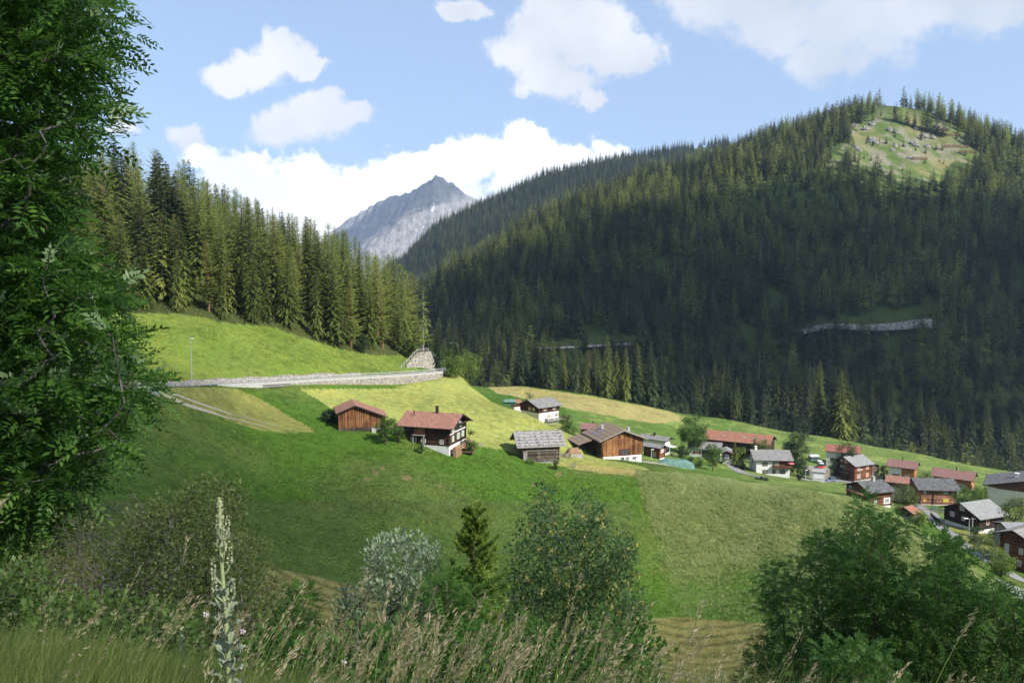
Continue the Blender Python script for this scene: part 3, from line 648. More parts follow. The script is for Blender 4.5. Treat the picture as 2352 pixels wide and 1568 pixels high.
# ------------------------------------------------------------------ far hill, rocky mountain
def build_far():
    # far wooded hill: crest line in (px, py of ground, distance), falling towards the viewer
    crest = [(860, 640), (925, 600), (1000, 520), (1100, 472), (1250, 408), (1420, 368), (1600, 334), (1700, 322), (1800, 316), (2100, 330), (2600, 360), (3300, 420)]
    n, k = 260, 60
    pxs = np.linspace(700, 3300, n); V = []
    for i, px in enumerate(pxs):
        cy = float(interp(crest, px)); D = 1900
        top = at(px, cy, D).z
        for j in range(k):
            t = j/(k-1); d = 1250+(2500-1250)*t
            x = (px-1176)/F*d
            s = (d-1250)/650 if d < 1900 else 1-(d-1900)/900
            base = -60
            zz = base+(top-base)*(s**.9 if d < 1900 else s)
            zz += 14*math.sin(x/110+d/150)*math.sin(d/90)*min(1, s*(1 if d > 1900 else (1-s)*4))
            V.append((x, d, zz))
    idx = np.arange(n*k).reshape(n, k)
    q = np.stack([idx[:-1, :-1], idx[1:, :-1], idx[1:, 1:], idx[:-1, 1:]], -1).reshape(-1, 4)
    V = np.array(V)
    g = npmesh('far_hill', V, q, rough_mat('far_forest_floor', (.03, .045, .015), (.06, .085, .03), .02, .95, bmp=0), smooth=True)
    tag(g, 'far wooded hillside below the mountain', 'hill', kind='structure')
    # mountain
    n, k = 300, 170
    prof = [(500, 700), (700, 590), (760, 540), (800, 508), (850, 480), (880, 462), (905, 452), (940, 446), (975, 428), (1010, 412), (1040, 424), (1070, 445), (1095, 460), (1150, 500), (1250, 560), (1400, 640)]
    pxs = np.linspace(500, 1420, n); V = []
    D0 = 6200
    for i, px in enumerate(pxs):
        cy = float(interp(prof, px)); top = at(px, cy, D0).z
        rj = (vnoise(np.array([px/9.]), np.array([3.3]), 5)[0]-.5)*26+(vnoise(np.array([px/3.2]), np.array([8.3]), 6)[0]-.5)*12
        for j in range(k):
            t = j/(k-1); d = D0-1500+(2200)*t
            x = (px-1176)/F*D0*(1) ; s = (d-(D0-1500))/1500 if d < D0 else 1-(d-D0)/700
            # spur running from the summit down and to the left of the sunlit face
            zz = -150+(top+rj+150)*max(0, s)
            V.append((x, d, zz))
    V = np.array(V)
    x, y, z = V.T
    fm = np.clip((z+150)/900, 0, 1)
    gully = np.abs(fbm(x/130+ (y)/500, y/420+x/900, 5, 11)-.5)*2
    ridge = np.abs(fbm(x/340-(y)/420, y/330, 4, 17)-.5)*2
    env = np.clip((D0-y)/500, 0, 1)
    y = y-(1-gully)*80*fm-(ridge)*170*fm*np.clip(env+.2, 0, 1)
    # main rib from the summit towards lower left: faces left of it turn away from the sun
    rib = np.exp(-((x-((1010-1176)/F*D0) + (D0-V[:, 1])*.42)/150)**2)
    y0_ = V[:, 1]; rx_ = (1010-1176)/F*D0-(D0-y0_)*.42; rec = np.clip(rx_-x, 0, 700)*1.7*np.clip(fm*1.6, 0, 1); y = y+rec; z = z*(1+rec/D0); x = x*(1+rec/D0)
    y = y-rib*120*fm
    z = z+rib*30*fm*env+(fbm(x/60, V[:, 1]/60, 4, 23)-.5)*34*env
    V = np.stack([x, y, z], 1)
    idx = np.arange(n*k).reshape(n, k)
    q = np.stack([idx[:-1, :-1], idx[1:, :-1], idx[1:, 1:], idx[:-1, 1:]], -1).reshape(-1, 4)
    m, nt, b, _ = newmat('mountain_rock')
    v = mapping(nt, (1, 1, 1)); a = noise(nt, v, .012, 9, .7); bb = noise(nt, mapping(nt, (1, .5, .25)), .02, 7, .7)
    c = ramp(nt, mth(nt, 'ADD', mth(nt, 'MULTIPLY', a, .5), mth(nt, 'MULTIPLY', bb, .5)), [(.38, (.24, .23, .225)), (.6, (.46, .445, .43))])
    sp = N_(nt, 'ShaderNodeSeparateXYZ'); tc = nt.nodes.new('ShaderNodeTexCoord'); nt.links.new(tc.outputs['Object'], sp.inputs[0])
    sn = mth(nt, 'MULTIPLY', mth(nt, 'GREATER_THAN', noise(nt, mapping(nt, (1, .4, .35)), .014, 6, .6), .665), mth(nt, 'GREATER_THAN', sp.outputs[2], 330))
    c = mixc(nt, sn, c, (.85, .87, .92))
    lowg = mth(nt, 'LESS_THAN', mth(nt, 'ADD', sp.outputs[2], mth(nt, 'MULTIPLY', a, 300)), 300)
    c = mixc(nt, mth(nt, 'MULTIPLY', lowg, .6), c, (.12, .14, .06))
    nt.links.new(c, b.inputs['Base Color']); b.inputs['Roughness'].default_value = .95
    bump(nt, b, mth(nt, 'ADD', a, bb), 1.0, 60)
    g = npmesh('mountain', V, q, m, smooth=False)
    tag(g, 'grey rocky mountain peak with patches of old snow', 'mountain', kind='structure')
build_far()
def far_z(x, y):
    px = 1176+F*x/y
    crest = [(860, 640), (925, 600), (1000, 520), (1100, 472), (1250, 408), (1420, 368), (1600, 334), (1700, 322), (1800, 316), (2100, 330), (2600, 360), (3300, 420)]
    cy = interp(crest, px); b_ = -(cy-784)/F; top = (-sP+b_*cP)/(cP+b_*sP)*1900
    s = np.where(y < 1900, np.clip((y-1250)/650, 0, 1), np.clip(1-(y-1900)/900, 0, 1)); base = -60
    zz = base+(top-base)*np.where(y < 1900, s**.9, s)
    return zz+14*np.sin(x/110+y/150)*np.sin(y/90)*np.minimum(1, s*np.where(y > 1900, 1, (1-s)*4))
# ------------------------------------------------------------------ leaf and plant mesh kit
def unit(a): return a/np.maximum(np.linalg.norm(a, axis=-1, keepdims=True), 1e-9)
def leafquads(P, D, Nn, L, Wd, fold=.0, mid=.45):
    """diamond leaves: base P, direction D, side = D x Nn, length L, half width Wd/2"""
    D = unit(D); Sd = unit(np.cross(D, Nn)); U = np.cross(Sd, D)
    L = np.broadcast_to(np.asarray(L, float), (len(P),))[:, None]; Wd = np.broadcast_to(np.asarray(Wd, float), (len(P),))[:, None]
    m = P+D*L*mid+U*(fold*Wd)
    V = np.stack([P, m-Sd*Wd*.5, P+D*L-U*(fold*Wd*.6), m+Sd*Wd*.5], 1)
    n = len(P); q = (np.arange(n)[:, None]*4+np.arange(4)[None])
    return V.reshape(-1, 3), q
def tubes(P0, P1, R0, R1, k=5):
    D = unit(P1-P0); up = np.where(np.abs(D[:, 2:3]) < .9, np.array([[0, 0, 1.]]), np.array([[1., 0, 0]]))
    A = unit(np.cross(D, up)); B = np.cross(D, A); an = np.arange(k)*2*np.pi/k
    ring = A[:, None]*np.cos(an)[None, :, None]+B[:, None]*np.sin(an)[None, :, None]
    V = np.concatenate([P0[:, None]+ring*np.asarray(R0)[:, None, None], P1[:, None]+ring*np.asarray(R1)[:, None, None]], 1)
    i = np.arange(k); j = (i+1) % k
    q = np.stack([i, j, j+k, i+k], -1)[None]+(np.arange(len(P0))*2*k)[:, None, None]
    return V.reshape(-1, 3), q.reshape(-1, 4)
def grow(pts, root, first=None, bias=.12):
    """joins cloud points to a branching tree; returns parent index, order, weight (number of tips carried)"""
    n = len(pts); P = np.concatenate([np.array(root, float).reshape(-1, 3), pts]); nr = len(P)-n
    par = np.full(len(P), -1); plen = np.zeros(len(P))
    for i in range(1, nr): par[i] = i-1; plen[i] = plen[i-1]+np.linalg.norm(P[i]-P[i-1])
    best = np.full(n, 1e9); bi = np.zeros(n, int); done = np.zeros(n, bool)
    for k in range(nr):
        d = np.linalg.norm(pts-P[k], axis=1)+bias*plen[k]; u = d < best; best[u] = d[u]; bi[u] = k
    order = []
    for _ in range(n):
        b = np.where(done, 1e9, best); i = int(np.argmin(b)); done[i] = True; g = nr+i; par[g] = bi[i]
        plen[g] = plen[bi[i]]+np.linalg.norm(P[g]-P[bi[i]]); order.append(g)
        d = np.linalg.norm(pts-P[g], axis=1)+bias*plen[g]; u = (d < best) & ~done; best[u] = d[u]; bi[u] = g
    wt = np.ones(len(P))
    for g in reversed(order): wt[par[g]] += wt[g]
    for i in range(nr-1, 0, -1): wt[i-1] += wt[i]
    return P, par, wt, nr
def branch_mesh(P, par, wt, r0, power=.45, k=5, wob=.06, rng=None):
    """limbs along a grown tree, each edge bent once"""
    ch = np.where(par >= 0)[0]; a = P[par[ch]]; b = P[ch]
    rb = r0*(wt[ch]/wt.max())**power; ra = r0*(np.minimum(wt[par[ch]], wt[ch]*1.6)/wt.max())**power
    rng = rng or np.random.default_rng(1)
    L = np.linalg.norm(b-a, axis=1, keepdims=True)
    m = (a+b)/2+rng.normal(0, 1, a.shape)*L*wob
    V1, q1 = tubes(a, m, ra, (ra+rb)/2, k); V2, q2 = tubes(m, b, (ra+rb)/2, rb*.9, k)
    return np.concatenate([V1, V2]), np.concatenate([q1, q2+len(V1)])
def compound(P, D, Nn, L, npair, ll, lw, rng, droop=.35):
    """pinnate leaves: rachis along D, npair pairs of leaflets and one at the tip"""
    D = unit(D); Sd = unit(np.cross(D, Nn)); U = np.cross(Sd, D); n = len(P)
    L = np.broadcast_to(np.asarray(L, float), (n,))[:, None]; sc_ = L/L.mean()
    Ps, Ds, Ns, Ls, Ws, T = [], [], [], [], [], []
    tint = rng.random(n)
    for j in range(npair+1):
        t = .28+.72*j/npair
        c = P+D*L*t-np.array([0, 0, 1.])*L*droop*t*t
        if j == npair:
            dirs = [(D-np.array([0, 0, .6])*droop)]
        else:
            dirs = [D*.55+Sd*.85-U*.1, D*.55-Sd*.85-U*.1]
        for dd in dirs:
            dd = unit(dd+rng.normal(0, .14, dd.shape))
            Ps.append(c); Ds.append(dd); Ns.append(U+rng.normal(0, .2, U.shape)); Ls.append((ll*sc_[:, 0])*rng.uniform(.85, 1.15, n)*(1-.25*abs(t-.6))); Ws.append((lw*sc_[:, 0])*rng.uniform(.85, 1.15, n)); T.append(tint+rng.normal(0, .05, n))
    V, q = leafquads(np.concatenate(Ps), np.concatenate(Ds), np.concatenate(Ns), np.concatenate(Ls), np.concatenate(Ws), fold=.12)
    return V, q, np.repeat(np.concatenate(T), 4)
# ------------------------------------------------------------------ conifers
LM = {}
LM['spruce'] = leaf_mat('spruce_needles', (.007, .018, .009), (.026, .050, .018), (.085, .110, .034), .20, .6, .2, .62)
LM['spruce_sun'] = leaf_mat('sunlit_tone_spruce_needles', (.028, .048, .010), (.095, .128, .024), (.200, .220, .052), .30, .6, .2, .55)  # sunlit look of the spruce needles put into the colour
LM['larch'] = leaf_mat('larch_needles', (.065, .100, .020), (.175, .225, .048), (.300, .345, .095), .42, .6, .2, .45)
def conifer_arrays(seed, H_, R_, nlev, nbr, ntw, z0=.06, droop=.35, top=.75, tws=1.0, ragged=.25, upturn=0.0, gap=0.0):
    rng = np.random.default_rng(seed)
    lev = np.linspace(0, 1, nlev)**.92
    zz = H_*(z0+(1-z0)*lev*.985)
    P, D, Nn, L, Wd, T = [], [], [], [], [], []
    bP0, bP1, bR0, bR1 = [], [], [], []
    lean = rng.normal(0, .01, 2)
    off = rng.random()*6
    side = 1+.16*np.sin(np.arange(0, 12)*1.7+off)
    for i, z in enumerate(zz):
        f = (z/H_-z0)/(1-z0)
        prof = (1-f)**top*min(1, .55+f*3.2)
        nb = max(3, int(nbr*(1-.45*f)+rng.random()))
        if gap and rng.random() < gap: continue
        az = rng.random()*6.28+np.arange(nb)*6.283/nb+rng.normal(0, .25, nb)
        ln = R_*prof*rng.uniform(1-ragged*1.6, 1.08, nb)*np.interp((az % 6.283)/6.283*11, np.arange(12), side)
        ln = np.maximum(ln, .012*H_*(1.2-f))
        dr = droop*(1-.75*f)
        up = .12+.5*f
        base = np.stack([np.full(nb, lean[0]*z), np.full(nb, lean[1]*z), z+rng.normal(0, .25*H_/nlev, nb)], 1)
        hd = np.stack([np.cos(az), np.sin(az), np.zeros(nb)], 1)
        def pt(s):
            return base+hd*(ln*s)[:, None]+np.array([0, 0, 1.])*((up*s-dr*2.0*s*s+upturn*s**3)*ln)[:, None]
        s1 = np.full(nb, .85)
        bP0.append(base); bP1.append(pt(s1)); bR0.append(.010*ln+.012); bR1.append(np.full(nb, .008))
        tws_ = tws*(.8+.5*(1-f))
        for t in range(ntw):
            s = (t+.6+rng.random(nb)*.6)/(ntw+.3); s = np.clip(s, .12, 1)
            p = pt(s); tang = unit(pt(np.minimum(s+.1, 1.1))-pt(s-.05))
            sd = np.cross(tang, [0, 0, 1.]); sg = 1 if t % 2 else -1
            w_ = rng.uniform(.35, .95, nb)[:, None]
            dd = unit(tang*(1.1-.5*w_)+sd*sg*w_+np.stack([np.zeros(nb), np.zeros(nb), rng.uniform(-.5, .05, nb)], 1))
            l = (ln*.30+.28*R_*.3)*rng.uniform(.7, 1.25, nb)*(1.1-.45*s)*tws_
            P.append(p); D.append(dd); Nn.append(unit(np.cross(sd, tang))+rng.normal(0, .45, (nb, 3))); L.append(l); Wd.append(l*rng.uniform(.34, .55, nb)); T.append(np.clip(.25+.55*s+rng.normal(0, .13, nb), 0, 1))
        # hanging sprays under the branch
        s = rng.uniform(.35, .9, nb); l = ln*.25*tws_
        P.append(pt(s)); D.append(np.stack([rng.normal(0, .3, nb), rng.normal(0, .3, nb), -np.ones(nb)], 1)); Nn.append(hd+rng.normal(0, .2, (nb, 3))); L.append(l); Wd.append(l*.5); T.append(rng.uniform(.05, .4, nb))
        # tip
        P.append(pt(np.full(nb, .8))); D.append(pt(np.full(nb, 1.))-pt(np.full(nb, .8))); Nn.append(np.tile([0, 0, 1.], (nb, 1))); L.append(ln*.3+.1); Wd.append(ln*.10+.05); T.append(rng.uniform(.6, 1, nb))
    # leader
    P.append(np.array([[lean[0]*H_, lean[1]*H_, H_*.955]])); D.append(np.array([[0, 0, 1.]])); Nn.append(np.array([[1., 0, 0]])); L.append([H_*.045]); Wd.append([H_*.009]); T.append([.8])
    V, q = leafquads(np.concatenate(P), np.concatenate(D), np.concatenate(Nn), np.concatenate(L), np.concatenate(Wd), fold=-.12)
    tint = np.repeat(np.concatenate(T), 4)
    # trunk and bare limbs
    zs = np.linspace(-.02, .97, 9)*H_; r = .0125*H_*(1-zs/H_)**.8+.012
    c = np.stack([lean[0]*zs, lean[1]*zs, zs], 1)
    tv, tq = tubes(c[:-1], c[1:], r[:-1], r[1:], 7)
    return V, q, tint, tv, tq, (np.concatenate(bP0), np.concatenate(bP1), np.concatenate(bR0), np.concatenate(bR1))
PROTO = {}
def make_conifer(key, seed, H_, R_, mat, bark='bark', detail=1, limbs=True, **k):
    V, q, t, tv, tq, br = conifer_arrays(seed, H_, R_, **k)
    root = empty('pine_tree', (0, 0, -500)); root['category'] = 'tree'
    crown = npmesh('crown', V, q, mat, root, attrs={'tint': t})
    if limbs:
        bv, bq = tubes(*br, k=3); tq = np.concatenate([tq, bq+len(tv)]); tv = np.concatenate([tv, bv])
    trunk = npmesh('trunk', tv, tq, M[bark], root)
    PROTO[key] = [root, crown, trunk, H_, False]
def put_tree(key, loc, hgt, rz, label, group, wid=1.0, cat='tree', name='pine_tree'):
    root, crown, trunk, H0, used = PROTO[key]
    if not used:
        PROTO[key][4] = True; r = root
    else:
        r = root.copy(); COL.objects.link(r)
        for ch in (crown, trunk):
            c = ch.copy(); COL.objects.link(c); c.parent = r
    s = hgt/H0; r.location = loc; r.scale = (s*wid, s*wid, s); r.rotation_euler = (0, 0, rz)
    r.name = name; tag(r, label, cat, group)
    if group is None and 'group' in r: del r['group']
    return r
for i in range(4):
    make_conifer('sp%d' % i, 10+i, 30, 5.2+.4*(i % 2), LM['spruce'], nlev=46, nbr=8, ntw=9, z0=.05+.05*(i % 3), droop=.34, top=.72, tws=.85)
for i in range(3):
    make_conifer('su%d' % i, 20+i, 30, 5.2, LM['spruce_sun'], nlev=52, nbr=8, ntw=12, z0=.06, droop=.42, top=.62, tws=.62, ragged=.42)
for i in range(4):
    make_conifer('la%d' % i, 30+i, 30, 5.6, LM['larch'], 'barkred' if i == 1 else 'bark', nlev=54, nbr=8, ntw=14, z0=.10+.06*(i % 2), droop=.22, top=.50, tws=.46, ragged=.45, upturn=.22, gap=.10)
for i in range(4):
    make_conifer('lo%d' % i, 40+i, 26, 4.3+.4*(i % 2), LM['spruce'], nlev=20, nbr=6, ntw=4, z0=.05+.04*(i % 2), droop=.36, top=.62+.1*(i % 3), tws=1.6, ragged=.38, limbs=False)
for i in range(2):
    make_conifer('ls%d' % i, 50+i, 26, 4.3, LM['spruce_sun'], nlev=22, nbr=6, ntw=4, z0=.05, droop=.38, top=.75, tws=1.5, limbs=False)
make_conifer('ll0', 55, 26, 4.6, LM['larch'], nlev=22, nbr=6, ntw=5, z0=.12, droop=.2, top=.45, tws=1.2, ragged=.5, upturn=.2, limbs=False)
make_conifer('ll1', 56, 26, 4.2, LM['larch'], nlev=20, nbr=6, ntw=5, z0=.2, droop=.25, top=.5, tws=1.2, ragged=.55, gap=.12, limbs=False)
# dead snag
make_conifer('dead', 60, 26, 2.0, leaf_mat('dead_twigs', (.10, .085, .075), (.17, .15, .135), (.24, .22, .20), 0, .9, .1), 'barkgrey', nlev=16, nbr=4, ntw=1, z0=.3, droop=.4, top=.6, tws=.5, limbs=True)
# thin lone tree
make_conifer('lone', 61, 22, 2.6, LM['larch'], 'barkgrey', nlev=30, nbr=6, ntw=8, z0=.30, droop=.42, top=.35, tws=.8, ragged=.45, gap=.12)
TREEC = {'n': 0}
def zone_word(px):
    return 'far left' if px < 300 else 'left' if px < 700 else 'middle' if px < 1300 else 'right' if px < 2000 else 'far right'
def scatter_gn(name, x, y, z, hgt, keys, label, cat, seed=0, wid=(.8, 1.2)):
    """one wood as one object: instances of the tree meshes on points"""
    rng = np.random.default_rng(seed); n = len(x)
    me = bpy.data.meshes.new(name); me.vertices.add(n); me.vertices.foreach_set('co', np.stack([x, y, z], 1).astype(np.float32).ravel())
    def fa(nm, v): a = me.attributes.new(nm, 'FLOAT', 'POINT'); a.data.foreach_set('value', np.asarray(v, np.float32))
    fa('hs', hgt); fa('rz', rng.uniform(0, 6.28, n)); fa('ws', rng.uniform(*wid, n))
    pk = me.attributes.new('pick', 'INT', 'POINT'); pk.data.foreach_set('value', rng.integers(0, len(keys), n).astype(np.int32))
    o = bpy.data.objects.new(name, me); COL.objects.link(o)
    ng = bpy.data.node_groups.new(name+'_scatter', 'GeometryNodeTree')
    ng.interface.new_socket('Geometry', in_out='INPUT', socket_type='NodeSocketGeometry'); ng.interface.new_socket('Geometry', in_out='OUTPUT', socket_type='NodeSocketGeometry')
    N = ng.nodes; L = ng.links; gi = N.new('NodeGroupInput'); go = N.new('NodeGroupOutput')
    iop = N.new('GeometryNodeInstanceOnPoints'); g2 = N.new('GeometryNodeGeometryToInstance')
    for k in keys[::-1]:
        root, crown, trunk, H0, _ = PROTO[k]; jn = N.new('GeometryNodeJoinGeometry')
        for ob in (crown, trunk):
            oi = N.new('GeometryNodeObjectInfo'); oi.transform_space = 'ORIGINAL'; oi.inputs['Object'].default_value = ob; L.new(oi.outputs['Geometry'], jn.inputs[0])
        tr = N.new('GeometryNodeTransform'); tr.inputs['Scale'].default_value = (1/H0,)*3; L.new(jn.outputs[0], tr.inputs[0])
        L.new(tr.outputs[0], g2.inputs[0])
    L.new(gi.outputs[0], iop.inputs['Points']); L.new(g2.outputs[0], iop.inputs['Instance']); iop.inputs['Pick Instance'].default_value = True
    def na(nm, t='FLOAT'):
        a = N.new('GeometryNodeInputNamedAttribute'); a.data_type = t; a.inputs[0].default_value = nm; return a.outputs[0]
    L.new(na('pick', 'INT'), iop.inputs['Instance Index'])
    cr = N.new('ShaderNodeCombineXYZ'); L.new(na('rz'), cr.inputs[2]); L.new(cr.outputs[0], iop.inputs['Rotation'])
    hw = N.new('ShaderNodeMath'); hw.operation = 'MULTIPLY'; L.new(na('hs'), hw.inputs[0]); L.new(na('ws'), hw.inputs[1])
    cs = N.new('ShaderNodeCombineXYZ'); L.new(hw.outputs[0], cs.inputs[0]); L.new(hw.outputs[0], cs.inputs[1]); L.new(na('hs'), cs.inputs[2]); L.new(cs.outputs[0], iop.inputs['Scale'])
    L.new(iop.outputs[0], go.inputs[0])
    md = o.modifiers.new('scatter', 'NODES'); md.node_group = ng
    return tag(o, label, cat, kind='stuff')
# ---- wood above the road at the left
OUTL = [(-400, 150), (0, 250), (120, 330), (200, 318), (300, 305), (345, 312), (400, 345), (450, 372), (480, 415), (530, 425), (590, 452), (640, 480), (700, 492), (760, 515), (800, 530), (850, 565), (900, 572), (950, 600), (965, 640)]
def left_wood():
    rng = np.random.default_rng(3); n = 0; placed = []
    cand = []; cand2 = []
    for px in np.arange(-260, 952, 9.0):
        pj = px+rng.normal(0, 5); ye = float(interp(WOOD_EDGE, pj)); e = hit(pj, ye-2, 150)
        if e is None: continue
        d0 = math.hypot(e.x, e.y); az = math.atan2(e.x, e.y)
        for k in range(9):
            r = d0+3+k*11+rng.uniform(-3, 6)
            if pj > 800 and r > d0+50: continue
            cand.append((az+rng.normal(0, .006), r, k))
    cand = np.array(cand); x = cand[:, 1]*np.sin(cand[:, 0]); y = cand[:, 1]*np.cos(cand[:, 0]); z = H(x, y)
    order = np.argsort(cand[:, 1])
    for i in order:
        if any((x[i]-a)**2+(y[i]-b)**2 < 5.0**2 for a, b in placed): continue
        px, py = proj(x[i], y[i], z[i]); top = float(interp(OUTL, px))+rng.exponential(9)
        ppm = F/y[i]; hmax = (py-top)/ppm
        h = min(rng.uniform(21, 37), hmax)
        if cand[i, 2] == 0: h = min(h, rng.uniform(15, 28))
        if h < 11: continue
        placed.append((x[i], y[i]))
        warm = rng.random() < (.62 if px < 700 else .75)
        key = ('la%d' % rng.integers(4)) if warm else (('su%d' % rng.integers(3)) if px > 450 or rng.random() < .4 else 'sp%d' % rng.integers(4))  # sunlit spruce tint favoured towards the right of the wood
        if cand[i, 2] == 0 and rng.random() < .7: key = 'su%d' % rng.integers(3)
        cand2.append((key, x[i], y[i], z[i], h, px, cand[i, 2]))
    score = [(-(h_/y_)*(1 if px_ > 90 else .25)*(1-.09*k_), j) for j, (key, x_, y_, z_, h_, px_, k_) in enumerate(cand2)]
    score.sort(); top_ = set(j for _, j in score[:140]); rest = []
    for j, (key, x_, y_, z_, h, px, k_) in enumerate(cand2):
        if j not in top_:
            rest.append((key, x_, y_, z_, h)); continue
        lab = {'la': 'light green larch in the wood above the stone walled road', 'su': 'yellowish green spruce in the wood above the stone walled road', 'sp': 'dark green spruce in the wood above the stone walled road'}[key[:2]]
        put_tree(key, (x_, y_, z_-.3), h, rng.uniform(0, 6.28), lab, {'la': 'larches in the wood above the road', 'su': 'light spruces in the wood above the road', 'sp': 'dark spruces in the wood above the road'}[key[:2]], rng.uniform(.8, 1.5))
        n += 1
    ra = np.array([r_[1:] for r_ in rest]); isl = np.array([r_[0][:2] == 'la' for r_ in rest])
    scatter_gn('hill_wood', ra[:, 0], ra[:, 1], ra[:, 2]-.3, ra[:, 3], ['la0', 'la2', 'su0', 'sp1', 'la3', 'su1'], 'deeper rows of larch and spruce in the wood above the road', 'forest', 8)
    return n
n_left = left_wood()
p = hit(975, 806, 150) or at(975, 806, 262)
p = at(972, 806, 258)
put_tree('lone', (p.x, p.y, Hs(p.x, p.y)-.3), (806-630)/F*258+2, 1.0, 'slim lone tree with bare lower trunk above the triangular stone wall', None)
# ---- row behind the valley field
def edge_row():
    rng = np.random.default_rng(5); placed = []; n = 0
    TOPS = [(900, 700), (1000, 735), (1050, 740), (1130, 740), (1200, 752), (1300, 790), (1345, 790), (1390, 770), (1440, 785), (1490, 780), (1600, 815), (1750, 805), (1850, 800), (1930, 818), (2060, 875), (2130, 888), (2250, 900), (2352, 960), (2500, 1000)]
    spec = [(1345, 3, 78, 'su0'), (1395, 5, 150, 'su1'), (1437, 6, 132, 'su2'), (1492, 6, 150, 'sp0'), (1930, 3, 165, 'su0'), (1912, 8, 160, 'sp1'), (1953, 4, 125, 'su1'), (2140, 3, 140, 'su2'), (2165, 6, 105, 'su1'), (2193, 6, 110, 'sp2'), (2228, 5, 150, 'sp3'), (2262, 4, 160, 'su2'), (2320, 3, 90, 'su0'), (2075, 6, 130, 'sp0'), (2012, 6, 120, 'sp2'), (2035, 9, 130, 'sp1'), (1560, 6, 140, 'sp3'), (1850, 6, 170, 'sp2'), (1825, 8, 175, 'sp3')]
    for px, off, hp, key in spec:
        ye = float(interp(FIELD_EDGE, px)); e = hit(px, ye+1, 250)
        r = math.hypot(e.x, e.y)+off; az = math.atan2(e.x, e.y); x, y = r*math.sin(az), r*math.cos(az)
        top = ye-hp; z = Hs(x, y); h = ((proj(x, y, z)[1])-top)/F*y
        placed.append((x, y)); n += 1
        put_tree(key, (x, y, z-.3), h, rng.uniform(0, 6.28), 'tall sunlit spruce standing at the lower edge of the valley meadow', 'spruces along the valley meadow edge', rng.uniform(.9, 1.15))
    for k in range(4):
        for px in np.arange(985, 2470, 24.0 if k else 17.0):
            pj = px+rng.normal(0, 6); ye = float(interp(FIELD_EDGE, pj)); e = hit(pj, ye+1, 250)
            if e is None: continue
            r = math.hypot(e.x, e.y)+5+k*9+rng.uniform(0, 8); az = math.atan2(e.x, e.y); x, y = r*math.sin(az), r*math.cos(az)
            if any((x-a)**2+(y-b)**2 < 5.2**2 for a, b in placed): continue
            if n >= 115: break
            z = Hs(x, y); top = float(interp(TOPS, pj))+rng.exponential(32); h = min(38, (proj(x, y, z)[1]-top)/F*y)
            if h < 9: continue
            placed.append((x, y)); n += 1
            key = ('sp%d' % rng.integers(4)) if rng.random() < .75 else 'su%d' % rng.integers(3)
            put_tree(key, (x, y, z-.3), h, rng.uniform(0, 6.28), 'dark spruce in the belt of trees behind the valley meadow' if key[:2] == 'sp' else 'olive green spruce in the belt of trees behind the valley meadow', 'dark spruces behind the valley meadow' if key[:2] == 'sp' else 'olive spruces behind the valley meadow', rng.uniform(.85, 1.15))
    return placed
EDGE = edge_row()
# ---- the great forest on the opposite slope: the largest trees one by one, the rest as one wood
def hill_points():
    rng = np.random.default_rng(11)
    out = []
    A0, A1 = -.22, .80
    sp = 6.3
    r = 470.0
    rows = []
    while r < 1180:
        step = sp*(1+.2*(r-470)/700)
        na = int((A1-A0)*r/step)
        a = A0+(np.arange(na)+rng.random(na)*.8)/na*(A1-A0)
        rr = r+rng.uniform(-.45, .45, na)*step
        rows.append(np.stack([a, rr], 1)); r += step
    P = np.concatenate(rows); x = P[:, 1]*np.sin(P[:, 0]); y = P[:, 1]*np.cos(P[:, 0]); z = H(x, y)
    px, py = proj(x, y, z); hgt = rng.uniform(12, 26, len(x))*(.85+.35*fbm(x/60, y/60, 3, 4))
    keep = np.ones(len(x), bool)
    knob = inpoly(px, py, [(1905, 385), (1925, 335), (1990, 262), (2060, 235), (2130, 262), (2200, 295), (2275, 345), (2240, 380), (2150, 392), (2220, 430), (2060, 425), (1980, 372)]) & (P[:, 1] > 700)
    kj = inpoly(px+(fbm(x/20, y/20, 4, 6)-.5)*90, py+(fbm(x/20, y/20, 4, 7)-.5)*60, [(1905, 385), (1925, 335), (1990, 262), (2060, 235), (2130, 262), (2200, 295), (2275, 345), (2240, 380), (2150, 392), (2220, 430), (2060, 425), (1980, 372)])
    knob = kj & (P[:, 1] > 700); keep &= ~(knob & (rng.random(len(x)) < .86))
    hgt = np.where(knob, rng.uniform(5, 11, len(x)), hgt)
    below = inpoly(px, py, [(1900, 385), (2230, 395), (2300, 520), (1700, 520), (1650, 440)]) & (P[:, 1] > 650)
    hgt = np.where(below, hgt*rng.uniform(.5, .95, len(x)), hgt)
    for (cx, cy, a, b, dens) in ((1360, 775, 30, 26, 1), (2085, 772, 40, 28, .85), (2075, 722, 50, 10, .8), (1300, 800, 70, 10, .7), (1480, 790, 30, 12, 1), (2066, 756, 74, 17, .9), (1925, 768, 40, 14, .6), (1320, 812, 60, 14, .8)):
        m = (((px-cx)/a)**2+((py-cy)/b)**2 < 1) & (P[:, 1] > 540); keep &= ~(m & (rng.random(len(x)) < dens))
    # the valley road keeps a corridor
    keep &= ~((np.abs(P[:, 1]-np.interp(px, [1160, 1485, 1690, 2010, 2200], [560, 575, 586, 600, 610])*np.hypot(1, x/y)-5) < 7) & (((px > 1225) & (px < 1505)) | ((px > 1850) & (px < 2150))))
    keep &= ~(fbm(x/35, y/35, 3, 44) > .80)
    x, y, z, hgt, P = x[keep], y[keep], z[keep], hgt[keep], P[keep]
    m = np.ones(len(x), bool)
    for a, b in EDGE:
        m &= (x-a)**2+(y-b)**2 > 16
    return x[m], y[m], z[m], hgt[m]
